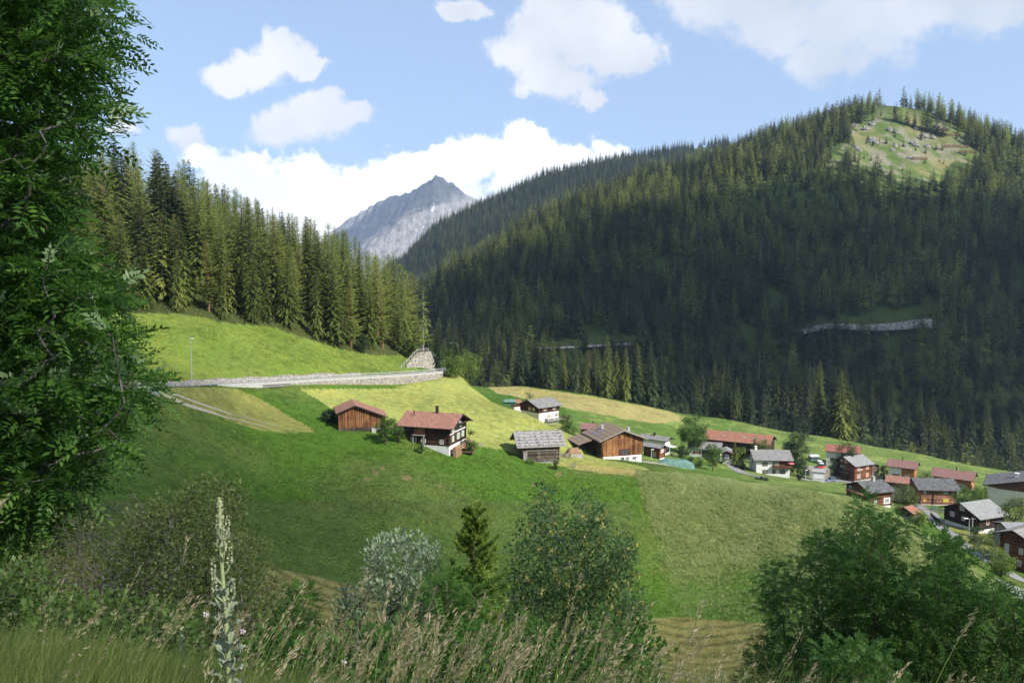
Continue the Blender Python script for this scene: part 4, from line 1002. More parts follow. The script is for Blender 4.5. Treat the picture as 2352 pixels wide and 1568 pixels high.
def far_points():
    rng = np.random.default_rng(12); rows = []; d = 1290.0
    while d < 1960:
        st = 8.6; x0, x1 = (880-1176)/F*d, (1950-1176)/F*d; n = int((x1-x0)/st)
        x = x0+(np.arange(n)+rng.random(n)*.9)/n*(x1-x0); rows.append(np.stack([x, d+rng.uniform(-4, 4, n)], 1)); d += st
    P = np.concatenate(rows); x, y = P.T; z = far_z(x, y)
    keep = (fbm(x/80, y/80, 3, 14) < .70)
    x, y, z = x[keep], y[keep], z[keep]
    return x, y, z, rng.uniform(17, 27, len(x))
def big_forest():
    x, y, z, h = hill_points(); rng = np.random.default_rng(15)
    px, py = proj(x, y, z); vis = (px > 940) & (px < 2360) & (py < 1080) & (y > 560)
    room = max(0, 296-n_left-len(EDGE))
    size = np.where(vis, h/y, 0)*rng.uniform(.9, 1.1, len(x)); idx = np.argsort(-size)[:room]
    print('individual trees', n_left, len(EDGE), len(idx), 'wood', len(x))
    m = np.ones(len(x), bool); m[idx] = False
    for i in idx:
        put_tree('lo%d' % rng.integers(4), (x[i], y[i], z[i]-.3), h[i], rng.uniform(0, 6.28), 'tall dark spruce at the foot of the wooded slope across the valley', 'spruces at the foot of the opposite slope', rng.uniform(.85, 1.15))
    # crest trees stand out against the sky on the knob
    kp = [(1880, 40), (1893, 44), (1905, 46), (1918, 52), (1930, 50), (1942, 48), (1955, 50), (1963, 58), (1990, 26), (2040, 44), (2052, 36), (2066, 42), (2083, 40), (2100, 52), (2112, 56), (2122, 50), (2135, 52), (2150, 48), (2203, 40), (2218, 48), (2232, 40), (2244, 44), (2262, 46), (2278, 40)]
    kx, ky, kz, kh = [], [], [], []
    for p_, hp in kp:
        az = math.atan((p_-1176)/F); rs = np.linspace(900, 1050, 60); zz = Hpol(np.full(60, az), rs)-0.0
        i = int(np.argmax(zz/rs)); r = rs[i]; kx.append(r*math.sin(az)); ky.append(r*math.cos(az)); kz.append(zz[i]-.5); kh.append(hp/F*r*math.cos(az))
    x = np.concatenate([x[m], kx]); y = np.concatenate([y[m], ky]); z = np.concatenate([z[m]-.4, kz]); h = np.concatenate([h[m], kh])
    snag = rng.random(len(x)) < .018
    bright = (fbm(x/70, y/70, 3, 77) > .5) | (y > 700) & (rng.random(len(x)) < .45)  # trees given the sunlit needle tints, more often high on the slope
    A = ~snag & ~bright; B = ~snag & bright
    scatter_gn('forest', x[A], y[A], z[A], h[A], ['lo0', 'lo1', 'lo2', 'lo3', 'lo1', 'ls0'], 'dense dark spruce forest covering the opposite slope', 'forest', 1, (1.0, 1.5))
    scatter_gn('mixed_forest', x[B], y[B], z[B], h[B], ['ls0', 'ls1', 'lo0', 'll0', 'lo3', 'll1'], 'spruces tinted sunlit green mixed through the opposite slope forest', 'forest', 2, (1.0, 1.6))
    scatter_gn('dead_trees', x[snag], y[snag], z[snag], h[snag]*1.05, ['dead'], 'bare grey dead trunks scattered through the opposite forest', 'dead trees', 3)
    x, y, z, h = far_points()
    scatter_gn('far_forest', x, y, z-.5, h, ['lo0', 'lo2', 'ls1', 'lo1'], 'distant spruce forest on the ridge below the mountain', 'forest', 4, (.95, 1.4))
    print('far wood', len(x))
big_forest()
if not PROTO['dead'][4]:
    p = hit(1746, 640, 520); put_tree('dead', (p.x, p.y, p.z), 32, 0, 'bare pale dead trunk standing in the shaded opposite forest', None)
for k, (px, py) in (('lo0', (1500, 700)), ('lo1', (1550, 700)), ('lo2', (1600, 700)), ('lo3', (1650, 700)), ('ls0', (1900, 560)), ('ls1', (1400, 540)), ('ll0', (1700, 560)), ('ll1', (1800, 520))):
    if not PROTO[k][4]:
        p = hit(px, py, 520); put_tree(k, (p.x, p.y, p.z-.3), 27, 0, 'tall spruce on the wooded slope across the valley', 'spruces at the foot of the opposite slope')
for k in list(PROTO):
    if not PROTO[k][4] and k[:2] in ('sp', 'su', 'la'):
        p = hit(700, 760, 150); put_tree(k, (p.x-3, p.y+12, p.z+2), 24, 0, 'spruce in the wood above the stone walled road', 'spruces in the wood above the road')
# ------------------------------------------------------------------ buildings
def add_window(root, face, fu, v, w, h, style, L, W, he, frame=None, trim=None, sh=None, bars=True, tmat=None):
    t = .20 if frame == 'brown' else .11
    """a window lying on one outer face: frame, pane and shutters a little proud of the wall"""
    tm = M[frame or 'white']
    half = {'F': W/2, 'B': W/2, 'R': L/2, 'L': L/2}[face]; fw = L if face in 'FB' else W
    u0 = (fu-.5)*fw
    def T(mb):
        out = []
        for (a, b, c) in mb.v:   # a across to the viewer's right, b outward, c up
            if face == 'F': p = (a+u0, -half-b, c)
            elif face == 'R': p = (half+b, a+u0, c)
            elif face == 'L': p = (-half-b, -(a+u0), c)
            else: p = (-(a+u0), half+b, c)
            out.append(p)
        mb.v = out; return mb
    fr = MB()
    for s in (-1, 1):
        fr.box(s*w/2-t/2, s*w/2+t/2, .0, .07, v-t/2, v+h+t/2)
    fr.box(-w/2+t/2, w/2-t/2, .0, .07, v+h-t/2, v+h+t/2); fr.box(-w/2+t/2, w/2-t/2, .0, .085, v-t/2, v+t/2)
    if bars:
        fr.box(-.025, .025, .0, .065, v+t/2, v+h-t/2); fr.box(-w/2+t/2, -.025, 0, .06, v+h*.5-.02, v+h*.5+.02); fr.box(.025, w/2-t/2, 0, .06, v+h*.5-.02, v+h*.5+.02)
    f = T(fr).build('window', tm, root)
    pn = MB(); pn.box(-w/2+t/2, w/2-t/2, .0, .035, v+t/2, v+h-t/2); T(pn).build('pane', M[style], f)
    if sh:
        for s in (-1, 1):
            if sh[0] == '<' and s == 1: continue
            if sh[0] == '>' and s == -1: continue
            smt = M[sh.strip('<>')]
            b = MB(); sw = w*.5
            x0, x1 = (w/2+t/2+.02, w/2+t/2+.02+sw) if s > 0 else (-w/2-t/2-.02-sw, -w/2-t/2-.02)
            b.box(x0, x1, .0, .05, v-.03, v+h+.03); T(b).build('shutter', smt, f)
    return f
def closed_shutter(root, face, fu, v, w, h, L, W, fm, pm):
    f = add_window(root, face, fu, v, w, h, pm, L, W, 0, frame=fm, bars=False)
    return f
def house(name, label, cat, px, pyf, theta, wF=None, wS=None, L=None, W=None, hp=None, h=None, rp=None, pitch=22, face='F', pyg=None, d=None, ridge=.0,
          ove=.8, ovg=.7, wall='darklog', gable=None, base='plaster', based=1.2, roof='terracotta', trim='trim', wins=(), chim=(), group=None, flare=0, extra=None, fasc=True, thick=.16, lo=100, corner=True):
    """px,pyf: pixel of the bottom middle of face; widths in pixels as seen, heights likewise"""
    if d is None:
        g = hit(px, pyg or pyf, lo); d = g.y
    c = at(px, pyf, d); ppm = F/(d*cP-c.z*sP); th = R(theta)
    az = math.atan((px-1176)/F)
    if L is None: L = wF/(ppm*abs(math.cos(th)))
    if W is None: W = wS/(ppm*abs(math.sin(th)))
    if h is None: h = hp/ppm
    phi = -az-th
    off = {'F': Vector((0, -W/2, 0)), 'R': Vector((L/2, 0, 0)), 'L': Vector((-L/2, 0, 0))}[face]
    off.rotate(Matrix.Rotation(phi, 3, 'Z'))
    root = empty(name, c-off, phi, label, cat, group)
    tp = math.tan(R(pitch)); ry = ridge*W/2        # ridge offset in y (fraction of the half width)
    hr = h+(W/2+ry)*tp                              # ridge height: front eave stands at h
    hb = hr-(W/2-ry)*tp
    # walls: closed prism along x
    w = MB()
    if flare:
        prof = [(-W/2+flare, 0), (W/2-flare, 0), (W/2, hb), (ry, hr), (-W/2, h)]
    else: prof = [(-W/2, 0), (W/2, 0), (W/2, hb), (ry, hr), (-W/2, h)]
    w.prism(prof, 'x', -L/2, L/2)
    if corner and wall in ('darklog', 'brownlog', 'blacklog', 'redlog', 'greylog'):
        for sx in (-1, 1):
            for sy in (-1, 1):
                w.box(sx*(L/2)-.14, sx*(L/2)+.14, sy*(W/2)-.14, sy*(W/2)+.14, 0.004, (h if sy < 0 else hb)-.02)
    wo = w.build('wall', M[wall], root)
    b = MB(); bi = .05 if not flare else -flare*.0
    b.prism([(-W/2+.03+flare, -4.5), (W/2-.03-flare, -4.5), (W/2-.03-flare, -.003), (-W/2+.03+flare, -.003)], 'x', -L/2+.03, L/2-.03); b.build('foundation', M[base], root)
    # roof: chevron slab
    r = MB(); yf, yb = -W/2-ove, W/2+ove
    zf = h-ove*tp; zb = hb-ove*tp; t = thick
    r.prism([(yf, zf+.02), (ry, hr+.02), (yb, zb+.02), (yb, zb+.02+t), (ry, hr+.02+t*1.1), (yf, zf+.02+t)], 'x', -L/2-ovg, L/2+ovg)
    ro = r.build('roof', M[roof], root)
    if fasc:
        f = MB()
        for sx in (-1, 1):
            x = sx*(L/2+ovg+.03)
            f.bar((x, yf, zf+.05), (x, ry, hr+.05), .06, .24); f.bar((x, ry, hr+.05), (x, yb, zb+.05), .06, .24)
        f.build('bargeboard', M[trim], ro)
        g = MB()
        for yy, zz in ((yf-.06, zf+.02), (yb+.06, zb+.02)):
            g.tube([(-L/2-ovg, yy, zz), (L/2+ovg, yy, zz)], .07, 6)
        g.build('gutter', M[trim], ro)
        rf = MB()                                           # purlin ends and rafters under the overhang
        for fr_ in (-.85, -.4, .45, .85):
            yy = fr_*W/2; zz = hr-abs(yy-ry)*tp-.14
            rf.box(-L/2-ovg+.1, L/2+ovg-.1, yy-.09, yy+.09, zz-.1, zz+.08)
        rf.build('purlin', M[trim], ro)
    for k, ch in enumerate(chim):
        cx, cy, cw, cht, cm = ch[:5]; cx *= L/2; cy *= W/2
        zc = hr-abs(cy-ry)*tp
        cb = MB(); cb.box(cx-cw/2, cx+cw/2, cy-cw/2, cy+cw/2, zc-.3, zc+cht)
        co = cb.build('chimney', M[cm], ro)
        cc = MB(); cc.box(cx-cw/2-.1, cx+cw/2+.1, cy-cw/2-.1, cy+cw/2+.1, zc+cht+.12, zc+cht+.2)
        for sx in (-1, 1):
            for sy in (-1, 1): cc.box(cx+sx*cw*.4-.04, cx+sx*cw*.4+.04, cy+sy*cw*.4-.04, cy+sy*cw*.4+.04, zc+cht, zc+cht+.12)
        cc.build('chimney_cap', M[ch[5] if len(ch) > 5 else 'trim'], ro)
    for wn in wins:
        fc, fu, v, ww, hh, st = wn[:6]; kw = wn[6] if len(wn) > 6 else {}
        add_window(root, fc, fu, v, ww, hh, st, L, W, h, **kw)
    info = dict(root=root, L=L, W=W, h=h, hr=hr, hb=hb, ppm=ppm, phi=phi, c=c, d=d, wall=wo, roof=ro, tp=tp, ry=ry)
    print('%-38s d=%.0f L=%.1f W=%.1f h=%.1f hr=%.1f' % (label[:38], d, L, W, h, hr))
    return info
def lbox(I, name, mat, boxes, parent=None, bevel=0):
    b = MB()
    for bx in boxes: b.box(*bx)
    return b.build(name, M[mat], parent or I['root'], bevel=bevel)
def balcony(I, face, u0, u1, z, dep, railh=.95, mat='brownlog', slab='trim', solid=True):
    fw = I['L'] if face == 'F' else I['W']; half = I['W']/2 if face == 'F' else I['L']/2
    a0, a1 = (u0-.5)*fw, (u1-.5)*fw
    def bx(b, a, a_, o, o_, z0, z1):
        if face == 'F': b.box(a, a_, -half-o_, -half-o, z0, z1)
        elif face == 'R': b.box(half+o, half+o_, a, a_, z0, z1)
        else: b.box(-half-o_, -half-o, -a_, -a, z0, z1)
    s = MB(); bx(s, a0, a1, .002, dep, z-.14, z); bo = s.build('balcony', M[slab], I['root'])
    r = MB()
    if solid:
        bx(r, a0, a1, dep-.06, dep, z+.08, z+railh); bx(r, a0, a0+.06, .01, dep-.06, z+.08, z+railh); bx(r, a1-.06, a1, .01, dep-.06, z+.08, z+railh)
    else:
        bx(r, a0, a1, dep-.05, dep, z+railh-.06, z+railh); bx(r, a0, a1, dep-.04, dep-.01, z+.45, z+.5)
        n = max(2, int((a1-a0)/.5))
        for i in range(n+1):
            a = a0+(a1-a0)*i/n; bx(r, a-.02, a+.02, dep-.04, dep-.01, z, z+railh-.06)
    r.build('railing', M[mat], bo); return bo
W_ = 'white'
# 1 barn with red roof at the left
I = house('wooden_barn', 'weathered upright board barn with red tiled roof beside the brown farmhouse', 'barn', 832, 981, 85, wS=105, L=8.5, hp=None, h=3.6, pitch=22, face='R', pyg=990, ridge=-.30,
          wall='barnwood', base='greylog', roof='terracotta', ove=.6, ovg=.7, wins=[], lo=130)
lbox(I, 'log_base', 'greylog', [(I['L']/2-.25, I['L']/2+.06, -I['W']/2-.1, I['W']*.18, -1.9, -.05)])
lbox(I, 'annex', 'concrete', [(I['L']/2-1, I['L']/2+.5, I['W']*.20, I['W']*.48, -2.0, -.25)])
lbox(I, 'annex_slab', 'greyboards', [(I['L']/2+.1, I['L']/2+1.2, I['W']*.0, I['W']*.46, -1.95, -1.75)])
lbox(I, 'doorway', 'trim', [(I['L']/2+.45, I['L']/2+.56, I['W']*.30, I['W']*.38, -1.9, -.6)])
b = MB(); b.box(I['L']/2+.05, I['L']/2+.11, -I['W']*.15, -I['W']*.03, -.42, .05); b.build('hatch', M['trim'], I['root'])
BARN1 = I
# 2 brown farmhouse
I = house('farmhouse', 'dark brown log farmhouse with red tiled roof on the meadow slope', 'house', 979, 1021, 25, wF=103, wS=42, hp=45, pitch=23, pyg=1026, wall='darklog', base='plaster', roof='terracotta', ove=1.0, ovg=1.5, lo=130,
          chim=[(.12, -.05, .55, 1.6, 'trim', 'trim')],
          wins=[('F', .10, 2.9, 1.3, .95, 'glass', dict(frame='brown')), ('F', .22, .45, 1.3, 1.0, 'glass', dict(sh='<brown')), ('F', .44, .45, 1.0, 1.0, 'glass', dict(sh='<brown')), ('F', .84, .45, .75, .95, 'glass', dict(sh='brown')),
                ('R', .24, 2.9, .8, 1.0, 'curtain', dict(sh='green')), ('R', .68, 3.4, .9, 1.3, 'curtain', dict(sh='green')), ('R', .24, .7, .8, 1.2, 'curtain', dict(sh='<green')), ('R', .55, .8, .95, 1.3, 'curtain', dict(sh='green')), ('R', .82, .9, .8, 1.2, 'curtain', dict(sh='green'))])
lbox(I, 'board_panel', 'barnwood2', [(-I['L']*.26, -I['L']*.02, -I['W']/2-.16, -I['W']/2-.01, 2.3, 4.5)])
lbox(I, 'porch_post', 'greyboards', [(-I['L']*.26-.1, -I['L']*.26+.1, -I['W']/2-1.0, -I['W']/2-.8, -1.6, 2.2), (-.1-I['L']*.02, .1-I['L']*.02, -I['W']/2-1.0, -I['W']/2-.8, -1.6, 2.2)])
lbox(I, 'porch_floor', 'greyboards', [(-I['L']*.28, I['L']*.0, -I['W']/2-1.1, -I['W']/2-.01, 2.18, 2.3)])
lbox(I, 'stone_steps', 'stonewall', [(-I['L']*.25, -I['L']*.05, -I['W']/2-1.2, -I['W']/2-.2, -2.2, -.6), (-I['L']*.18, -I['L']*.0, -I['W']/2-1.8, -I['W']/2-1.2, -2.6, -1.3)])
lbox(I, 'gable_band', 'white', [(I['L']/2+.02, I['L']/2+.12, -I['W']*.46, -I['W']*.22, 2.45, 2.65), (I['L']/2+.02, I['L']/2+.12, -I['W']*.18, I['W']*.46, 2.62, 2.84)])
lbox(I, 'gable_balcony', 'trim', [(I['L']/2+.01, I['L']/2+.9, I['W']*.0, I['W']*.46, 4.15, 4.3), (I['L']/2+.82, I['L']/2+.9, I['W']*.0, I['W']*.46, 4.3, 4.6)])
b = MB(); b.box(-I['L']*.40-.09, -I['L']*.40+.09, -1.8, -1.62, I['hr']-1.1, I['hr']+.6); b.build('vent_pipe', M['trim'], I['roof'])
HOUSE2 = I
# 3 old hut with shingle roof
I = house('log_hut', 'old grey log hut with silvery shingle roof weighted by laths', 'hut', 1243, 1058, -13, wF=82, W=8.6, hp=37, pitch=30, pyg=1062, wall='greylog', base='stonewall', roof='shingle', ove=.7, ovg=1.6, trim='trimgrey', lo=130)
HUT = I
rb = MB(); st = MB()
rngh = np.random.default_rng(4); tp = I['tp']; Lr = I['L']/2+1.6
for k in range(6):
    yy = -I['W']/2-.5+k*(I['W']/2+.4)/5.0
    zz = I['hr']-abs(yy)*tp+.26
    rb.bar((-Lr+.1, yy, zz), (Lr-.1, yy, zz), .13, .12)
rbo = rb.build('roof_lath', M['firewood'] if False else M['greyboards'], I['roof'])
for k in range(6):
    yy = -I['W']/2-.5+k*(I['W']/2+.4)/5.0; zz = I['hr']-abs(yy)*tp+.36
    for j in range(8):
        xx = -Lr+.9+j*(2*Lr-1.8)/7+rngh.normal(0, .2)
        a = rngh.uniform(.14, .24); st.obox((xx, yy+.05, zz+.02), (1, rngh.normal(0, .3), .1), (0, 1, rngh.normal(0, .2)), (0, 0, 1), a, a*.8, a*.6)
st.build('roof_stone', M['rock'], I['roof'])
pk = MB()
for j in range(26):
    xx = -I['L']*.42+j*I['L']*.5/26*1.72; 
    if .40 < (xx/I['L']+.5) < .52: continue
    pk.bar((xx, -I['W']/2-.22, .9+rngh.uniform(-.1, .1)), (xx+rngh.normal(0, .05), -I['W']/2-.20, 2.9+rngh.uniform(-.2, .25)), .09, .07)
pk.build('drying_rack', M['greylog'], I['root'])
lbox(I, 'side_boards', 'greyboards', [(-I['L']/2-.05, -I['L']*.40, -I['W']/2-.35, -I['W']/2-.28, -.6, 2.4)])
lbox(I, 'beam_rail', 'greyboards', [(-I['L']*.46, I['L']*.46, -I['W']/2-.34, -I['W']/2-.26, 2.55, 2.68), (-I['L']*.1, I['L']*.42, -I['W']/2-.34, -I['W']/2-.26, .25, .36)])
# 4 chalet behind the spur
I = house('chalet', 'chalet with white ground floor and orange shutters behind the yellow slope', 'house', 1261, 946, -42, wF=46, wS=43, hp=14.5, pitch=21, d=287, wall='darklog', base='plaster', roof='slate', ove=1.0, ovg=1.1, lo=100,
          wins=[('F', .30, .75, 1.0, 1.15, 'curtain', dict(sh='orange')), ('F', .76, .75, 1.0, 1.15, 'curtain', dict(sh='orange')), ('L', .50, .6, .75, 1.0, 'curtain', dict(sh='orange')), ('L', .72, .6, .75, 1.0, 'curtain', dict(sh='orange')),
                ('F', .52, -2.0, .9, 1.0, 'curtain', dict(sh='orange')), ('F', .85, -1.9, 1.2, 1.0, 'glass', dict(sh='>orange'))])
b = balcony(I, 'F', .30, 1.25, -2.9, 1.6, .8, 'greyboards', 'concrete')
lbox(I, 'balcony_post', 'steel', [(I['L']*.7-.1, I['L']*.7+.1, -I['W']/2-1.5, -I['W']/2-1.3, -5.6, -3.04)])
CHALET = I
# 5 big barn
I = house('large_barn', 'large barn with golden upright boards over a white base and brown roof', 'barn', 1430, 1046, 66, wS=95, wF=40, hp=39, pitch=21, face='R', pyg=1056, wall='barnwood2', base='plaster', roof='eternit', ove=.9, ovg=.9, trim='trimgrey', flare=.45, lo=160,
          wins=[('R', .55, .15, 1.7, 1.55, 'glass', dict(frame='brown', sh='brown')), ('R', .50, -1.25, .85, .8, 'glass', dict(frame='trimgrey')), ('R', .62, -1.25, .85, .8, 'curtain', dict(frame='trimgrey')), ('R', .80, -1.05, 1.3, .5, 'glass', dict(frame='trimgrey')), ('R', .43, 5.0, .22, .5, 'glass', dict(frame='trim', bars=False)), ('R', .62, 5.3, .22, .5, 'glass', dict(frame='trim', bars=False))],
          chim=[(-.35, -.45, .5, 1.1, 'steel', 'steel'), (.35, .55, .5, 1.0, 'steel', 'steel')])
BIGBARN = I
lbox(I, 'shade_dark_boards', 'darkboards', [(-I['L']/2+.05, I['L']/2-.05, -I['W']/2-.06, -I['W']/2+.1, 0.1, I['h']-.3)])  # dark sheet puts the shade of this side wall into its colour
lbox(I, 'stable_door', 'cream', [(I['L']/2+.02-.45*0, I['L']/2+.1, I['W']*.36-.5, I['W']*.36+.5, -2.4, -.8)])
lt = MB(); W2 = I['W']/2; L2 = I['L']/2
lt.prism([(-W2-.3, I['h']-.5), (-W2-5.2, I['h']-1.9), (-W2-5.2, I['h']-1.75), (-W2-.3, I['h']-.35)], 'x', -L2-1.5, L2*.35)
lo_ = lt.build('lean_to_roof', M['eternit'], I['root'])
lbox(I, 'lean_to_wall', 'darkboards', [(-L2-1.4, -L2-1.2, -W2-5.0, -W2-.3, -2.5, I['h']-2.0), (-L2-1.4, L2*.3, -W2-.5, -W2-.35, -1.5, I['h']-.6)])
lbox(I, 'lean_to_post', 'trim', [(x-.1, x+.1, -W2-5.0, -W2-4.8, -3.5, I['h']-1.95) for x in (-L2*.4, L2*.3)])
sk = MB()
for (fx, fy) in ((-.25, -.45), (-.05, -.45), (-.2, -.3), (.02, -.3), (.15, -.42)):
    yy = fy*I['W']; zz = I['hr']-abs(yy)*I['tp']+.23; sk.obox((fx*I['L'], yy, zz), (1, 0, 0), (0, 1, I['tp']), (0, -I['tp'], 1), .55, .35, .02)
sk.build('skylight', paint('blue_panel', (.10, .12, .22)), I['roof'])
# 5b farmhouse roof behind the barn
I = house('shed', 'low building with dull pink roof peeping out behind the big barn', 'shed', 1352, 996, 0, wF=34, W=6, hp=12, pitch=20, d=262, wall='brownlog', base='plaster', roof='pinktiles', ove=.5, ovg=.4, chim=[(.6, 0, .3, .8, 'trim')])
# 5c roof with tarp beyond the spur
I = house('shed', 'tiny red roofed shed half hidden beyond the yellow crest', 'shed', 1189, 934, -20, wF=16, W=5, hp=9, pitch=18, d=302, wall='brownlog', base='plaster', roof='oldtiles', ove=.5, ovg=.5)
# 6 two joined houses right of the barn
I = house('chalet', 'grey roofed house with black balcony just behind the smaller brown chalet', 'house', 1500, 1040, 28, wF=52, wS=12, hp=33, pitch=22, pyg=1040, d=262, wall='plaster', base='plaster', roof='slate', ove=.7, ovg=1.2, lo=200, chim=[(-.1, -.1, .6, .9, 'trim')],
          wins=[('R', .5, .4, 1.0, 1.2, 'glass', dict(sh='brown'))])
balcony(I, 'R', .1, .95, 2.7, 2.6, .95, 'trim', 'white', solid=False)
I = house('chalet', 'small brown chalet with red shutters and grey roof beside the barnyard', 'house', 1497, 1050, 32, wF=34, wS=12, hp=25, pitch=21, pyg=1056, d=243, wall='brownlog', base='plaster', roof='slate', ove=.6, ovg=.9, lo=200,
          wins=[('F', .62, .5, 1.2, 1.3, 'curtain', dict(sh='red')), ('R', .4, 1.6, .8, 1.0, 'curtain', dict(sh='red')), ('R', .7, 1.8, .7, 1.0, 'curtain', dict(sh='red'))])
# 7 small white house with red shutters
I = house('cottage', 'white cottage with red shutters and long grey roof', 'house', 1618, 1050, 5, wF=68, W=7.5, hp=20.5, pitch=22, pyg=1052, wall='plaster', base='plaster', roof='slate', ove=.6, ovg=.6, lo=215, chim=[(-.75, .05, .75, 1.1, 'cream', 'white')],
          wins=[('F', .25, .9, 1.2, 1.15, 'curtain', dict(sh='red')), ('F', .86, .9, 1.0, 1.1, 'glass', {})])
lbox(I, 'porch', 'trim', [(-.08*I['L'], .30*I['L'], -I['W']/2-.10, -I['W']/2-.01, .2, 2.4)])
lbox(I, 'stair', 'greyboards', [(-.02*I['L'], .25*I['L'], -I['W']/2-1.0, -I['W']/2-.12, -.9, .2)])
# 8 long barn
I = house('long_barn', 'long dark barn with patched old red tile roof behind the village gardens', 'barn', 1690, 1046, 14, wF=140, W=11, hp=34, pitch=22, pyg=1046, d=300, wall='darkboards', base='stonewall', roof='oldtiles', ove=.9, ovg=.8, lo=240)
sk = MB()
for fx in (-.22, .12, .25, .40):
    yy = -.28*I['W']; zz = I['hr']-abs(yy)*I['tp']+.23; sk.obox((fx*I['L'], yy, zz), (1, 0, 0), (0, 1, I['tp']), (0, -I['tp'], 1), .5, .55, .02)
sk.build('skylight', M['greyslate'], I['roof'])
I = house('long_barn', 'second red roofed barn showing only its ridge behind the long barn', 'barn', 1668, 1024, 10, wF=80, W=10, hp=18, pitch=20, d=330, wall='darkboards', base='stonewall', roof='oldtiles', ove=.8, ovg=.7, chim=[(.05, 0, .5, 1.2, 'concrete', 'concrete')])
# carport
I = house('carport', 'small open carport with grey gabled roof and a car inside', 'carport', 1669, 1053, 88, wS=20, L=6, hp=14, pitch=24, face='R', pyg=1055, d=262, wall='trim', base='concrete', roof='greyslate', ove=.5, ovg=.5, trim='barnwood', lo=220)
lbox(I, 'post', 'barnwood', [(I['L']/2+.02, I['L']/2+.25, s*I['W']/2-.12, s*I['W']/2+.12, 0, I['h']) for s in (-1, 1)])
CARPORT = I
# 9 white chalet with balcony
I = house('chalet', 'white two storey chalet with brown balcony and broad grey roof', 'house', 1775, 1092, -14, wF=73, W=9.5, hp=38, pitch=23, pyg=1092, wall='plaster', base='plaster', roof='slate', ove=.8, ovg=1.1, lo=200, chim=[(-.85, .0, .7, 1.1, 'cream', 'white')],
          wins=[('F', .26, 3.3, 1.5, 1.0, 'curtain', dict(frame='brown')), ('F', .26, .7, 1.3, 1.1, 'curtain', dict(frame='brown')), ('F', .53, .8, .8, 1.1, 'curtain', dict(frame='brown')), ('F', .78, .8, 1.4, 1.1, 'curtain', dict(frame='brown')), ('L', .5, 3.0, .8, 1.0, 'glass', dict(frame='brown'))])
lbox(I, 'board_panel', 'brownlog', [(I['L']*.0, I['L']/2-.02, -I['W']/2-.08, -I['W']/2+.02, 2.75, I['h']-.05)])
bb = MB(); hw = I['L']
balcony(I, 'F', .49, 1.04, 2.7, 1.3, .95, 'brownlog', 'trim')
b = MB(); b.box(.10*hw-.6, .10*hw+.6, -I['W']/2-.16, -I['W']/2-.1, 3.3, 4.6); w9 = b.build('window', M['white'], I['root'])
b = MB(); b.box(.10*hw-.5, .10*hw+.5, -I['W']/2-.19, -I['W']/2-.165, 3.4, 4.5); b.build('pane', M['curtain'], w9)
WHITE = I
# 10 red roof behind the leafy tree
I = house('house', 'white house with plain red roof partly hidden by a round tree', 'house', 1935, 1062, 3, wF=70, W=8, hp=25, pitch=23, pyg=1064, d=310, wall='plaster', base='plaster', roof='redtiles', ove=.6, ovg=.5, lo=240,
          wins=[('F', .2, .5, 1.4, 1.0, 'glass', dict(frame='brown')), ('F', .5, 2.6, 1.1, 1.0, 'glass', dict(frame='brown'))])
# 11 three storey brown house
I = house('village_house', 'tall brown timber house with red shutters and a blue wall painting', 'house', 1982, 1101, -50, wF=36, wS=46, hp=36, pitch=24, pyg=1102, d=288, wall='brownlog', base='concrete', roof='greyslate', ove=.9, ovg=.7, lo=230, chim=[(-.15, -.05, .8, .8, 'trim')],
          wins=[('F', .24, 3.6, 1.25, 1.35, 'curtain', dict(frame='cream', sh='red')), ('F', .74, 3.7, 1.0, 1.3, 'curtain', dict(frame='cream', sh='red')), ('F', .24, .8, 1.25, 1.35, 'curtain', dict(frame='cream', sh='red')), ('F', .74, .9, 1.0, 1.3, 'curtain', dict(frame='cream', sh='red')),
                ('L', .38, 6.0, .7, .9, 'curtain', dict(frame='cream', sh='<red')), ('L', .58, 5.9, 1.0, .9, 'curtain', dict(frame='cream', sh='<red')), ('L', .38, 3.8, .8, .95, 'curtain', dict(frame='cream', sh='<red'))])
lbox(I, 'porch_roof', 'darkslate', [(-I['L']/2-1.6, -I['L']/2-.01, -I['W']*.28, I['W']*.22, 2.3, 2.45)])
lbox(I, 'porch', 'darkboards', [(-I['L']/2-1.4, -I['L']/2-.02, -I['W']*.24, -I['W']*.02, -.4, 2.28)])
lbox(I, 'door', 'maroon', [(-I['L']/2-.1, -I['L']/2-.02, I['W']*.02, I['W']*.12, -.3, 1.9)])
m_, nt_, b_, o_ = newmat('wall_painting'); nt_.links.new(ramp(nt_, noise(nt_, mapping(nt_, (1, 1, 1)), 1.4, 3), [(.4, (.35, .33, .28)), (.5, (.04, .12, .32)), (.6, (.10, .25, .16))]), b_.inputs['Base Color'])
M['mural'] = m_
b = MB()
for k_ in range(7):
    a0 = -.02*I['W']+.18*math.sin(k_*1.7); ww = (.15, .3, .42, .36, .25, .45, .2)[k_]
    b.box(-I['L']/2-.05, -I['L']/2-.005, a0-ww, a0+ww, 2.9+k_*.3, 2.9+k_*.3+.28)
b.build('wall_painting', M['mural'], I['root'])
VH = I
# small shed right of it
I = house('shed', 'small log shed with dark pink roof attached behind the tall brown house', 'shed', 2010, 1085, 60, wF=12, wS=14, hp=16, pitch=25, face='R', d=297, wall='greylog', base='stonewall', roof='redtiles', ove=.4, ovg=.4)
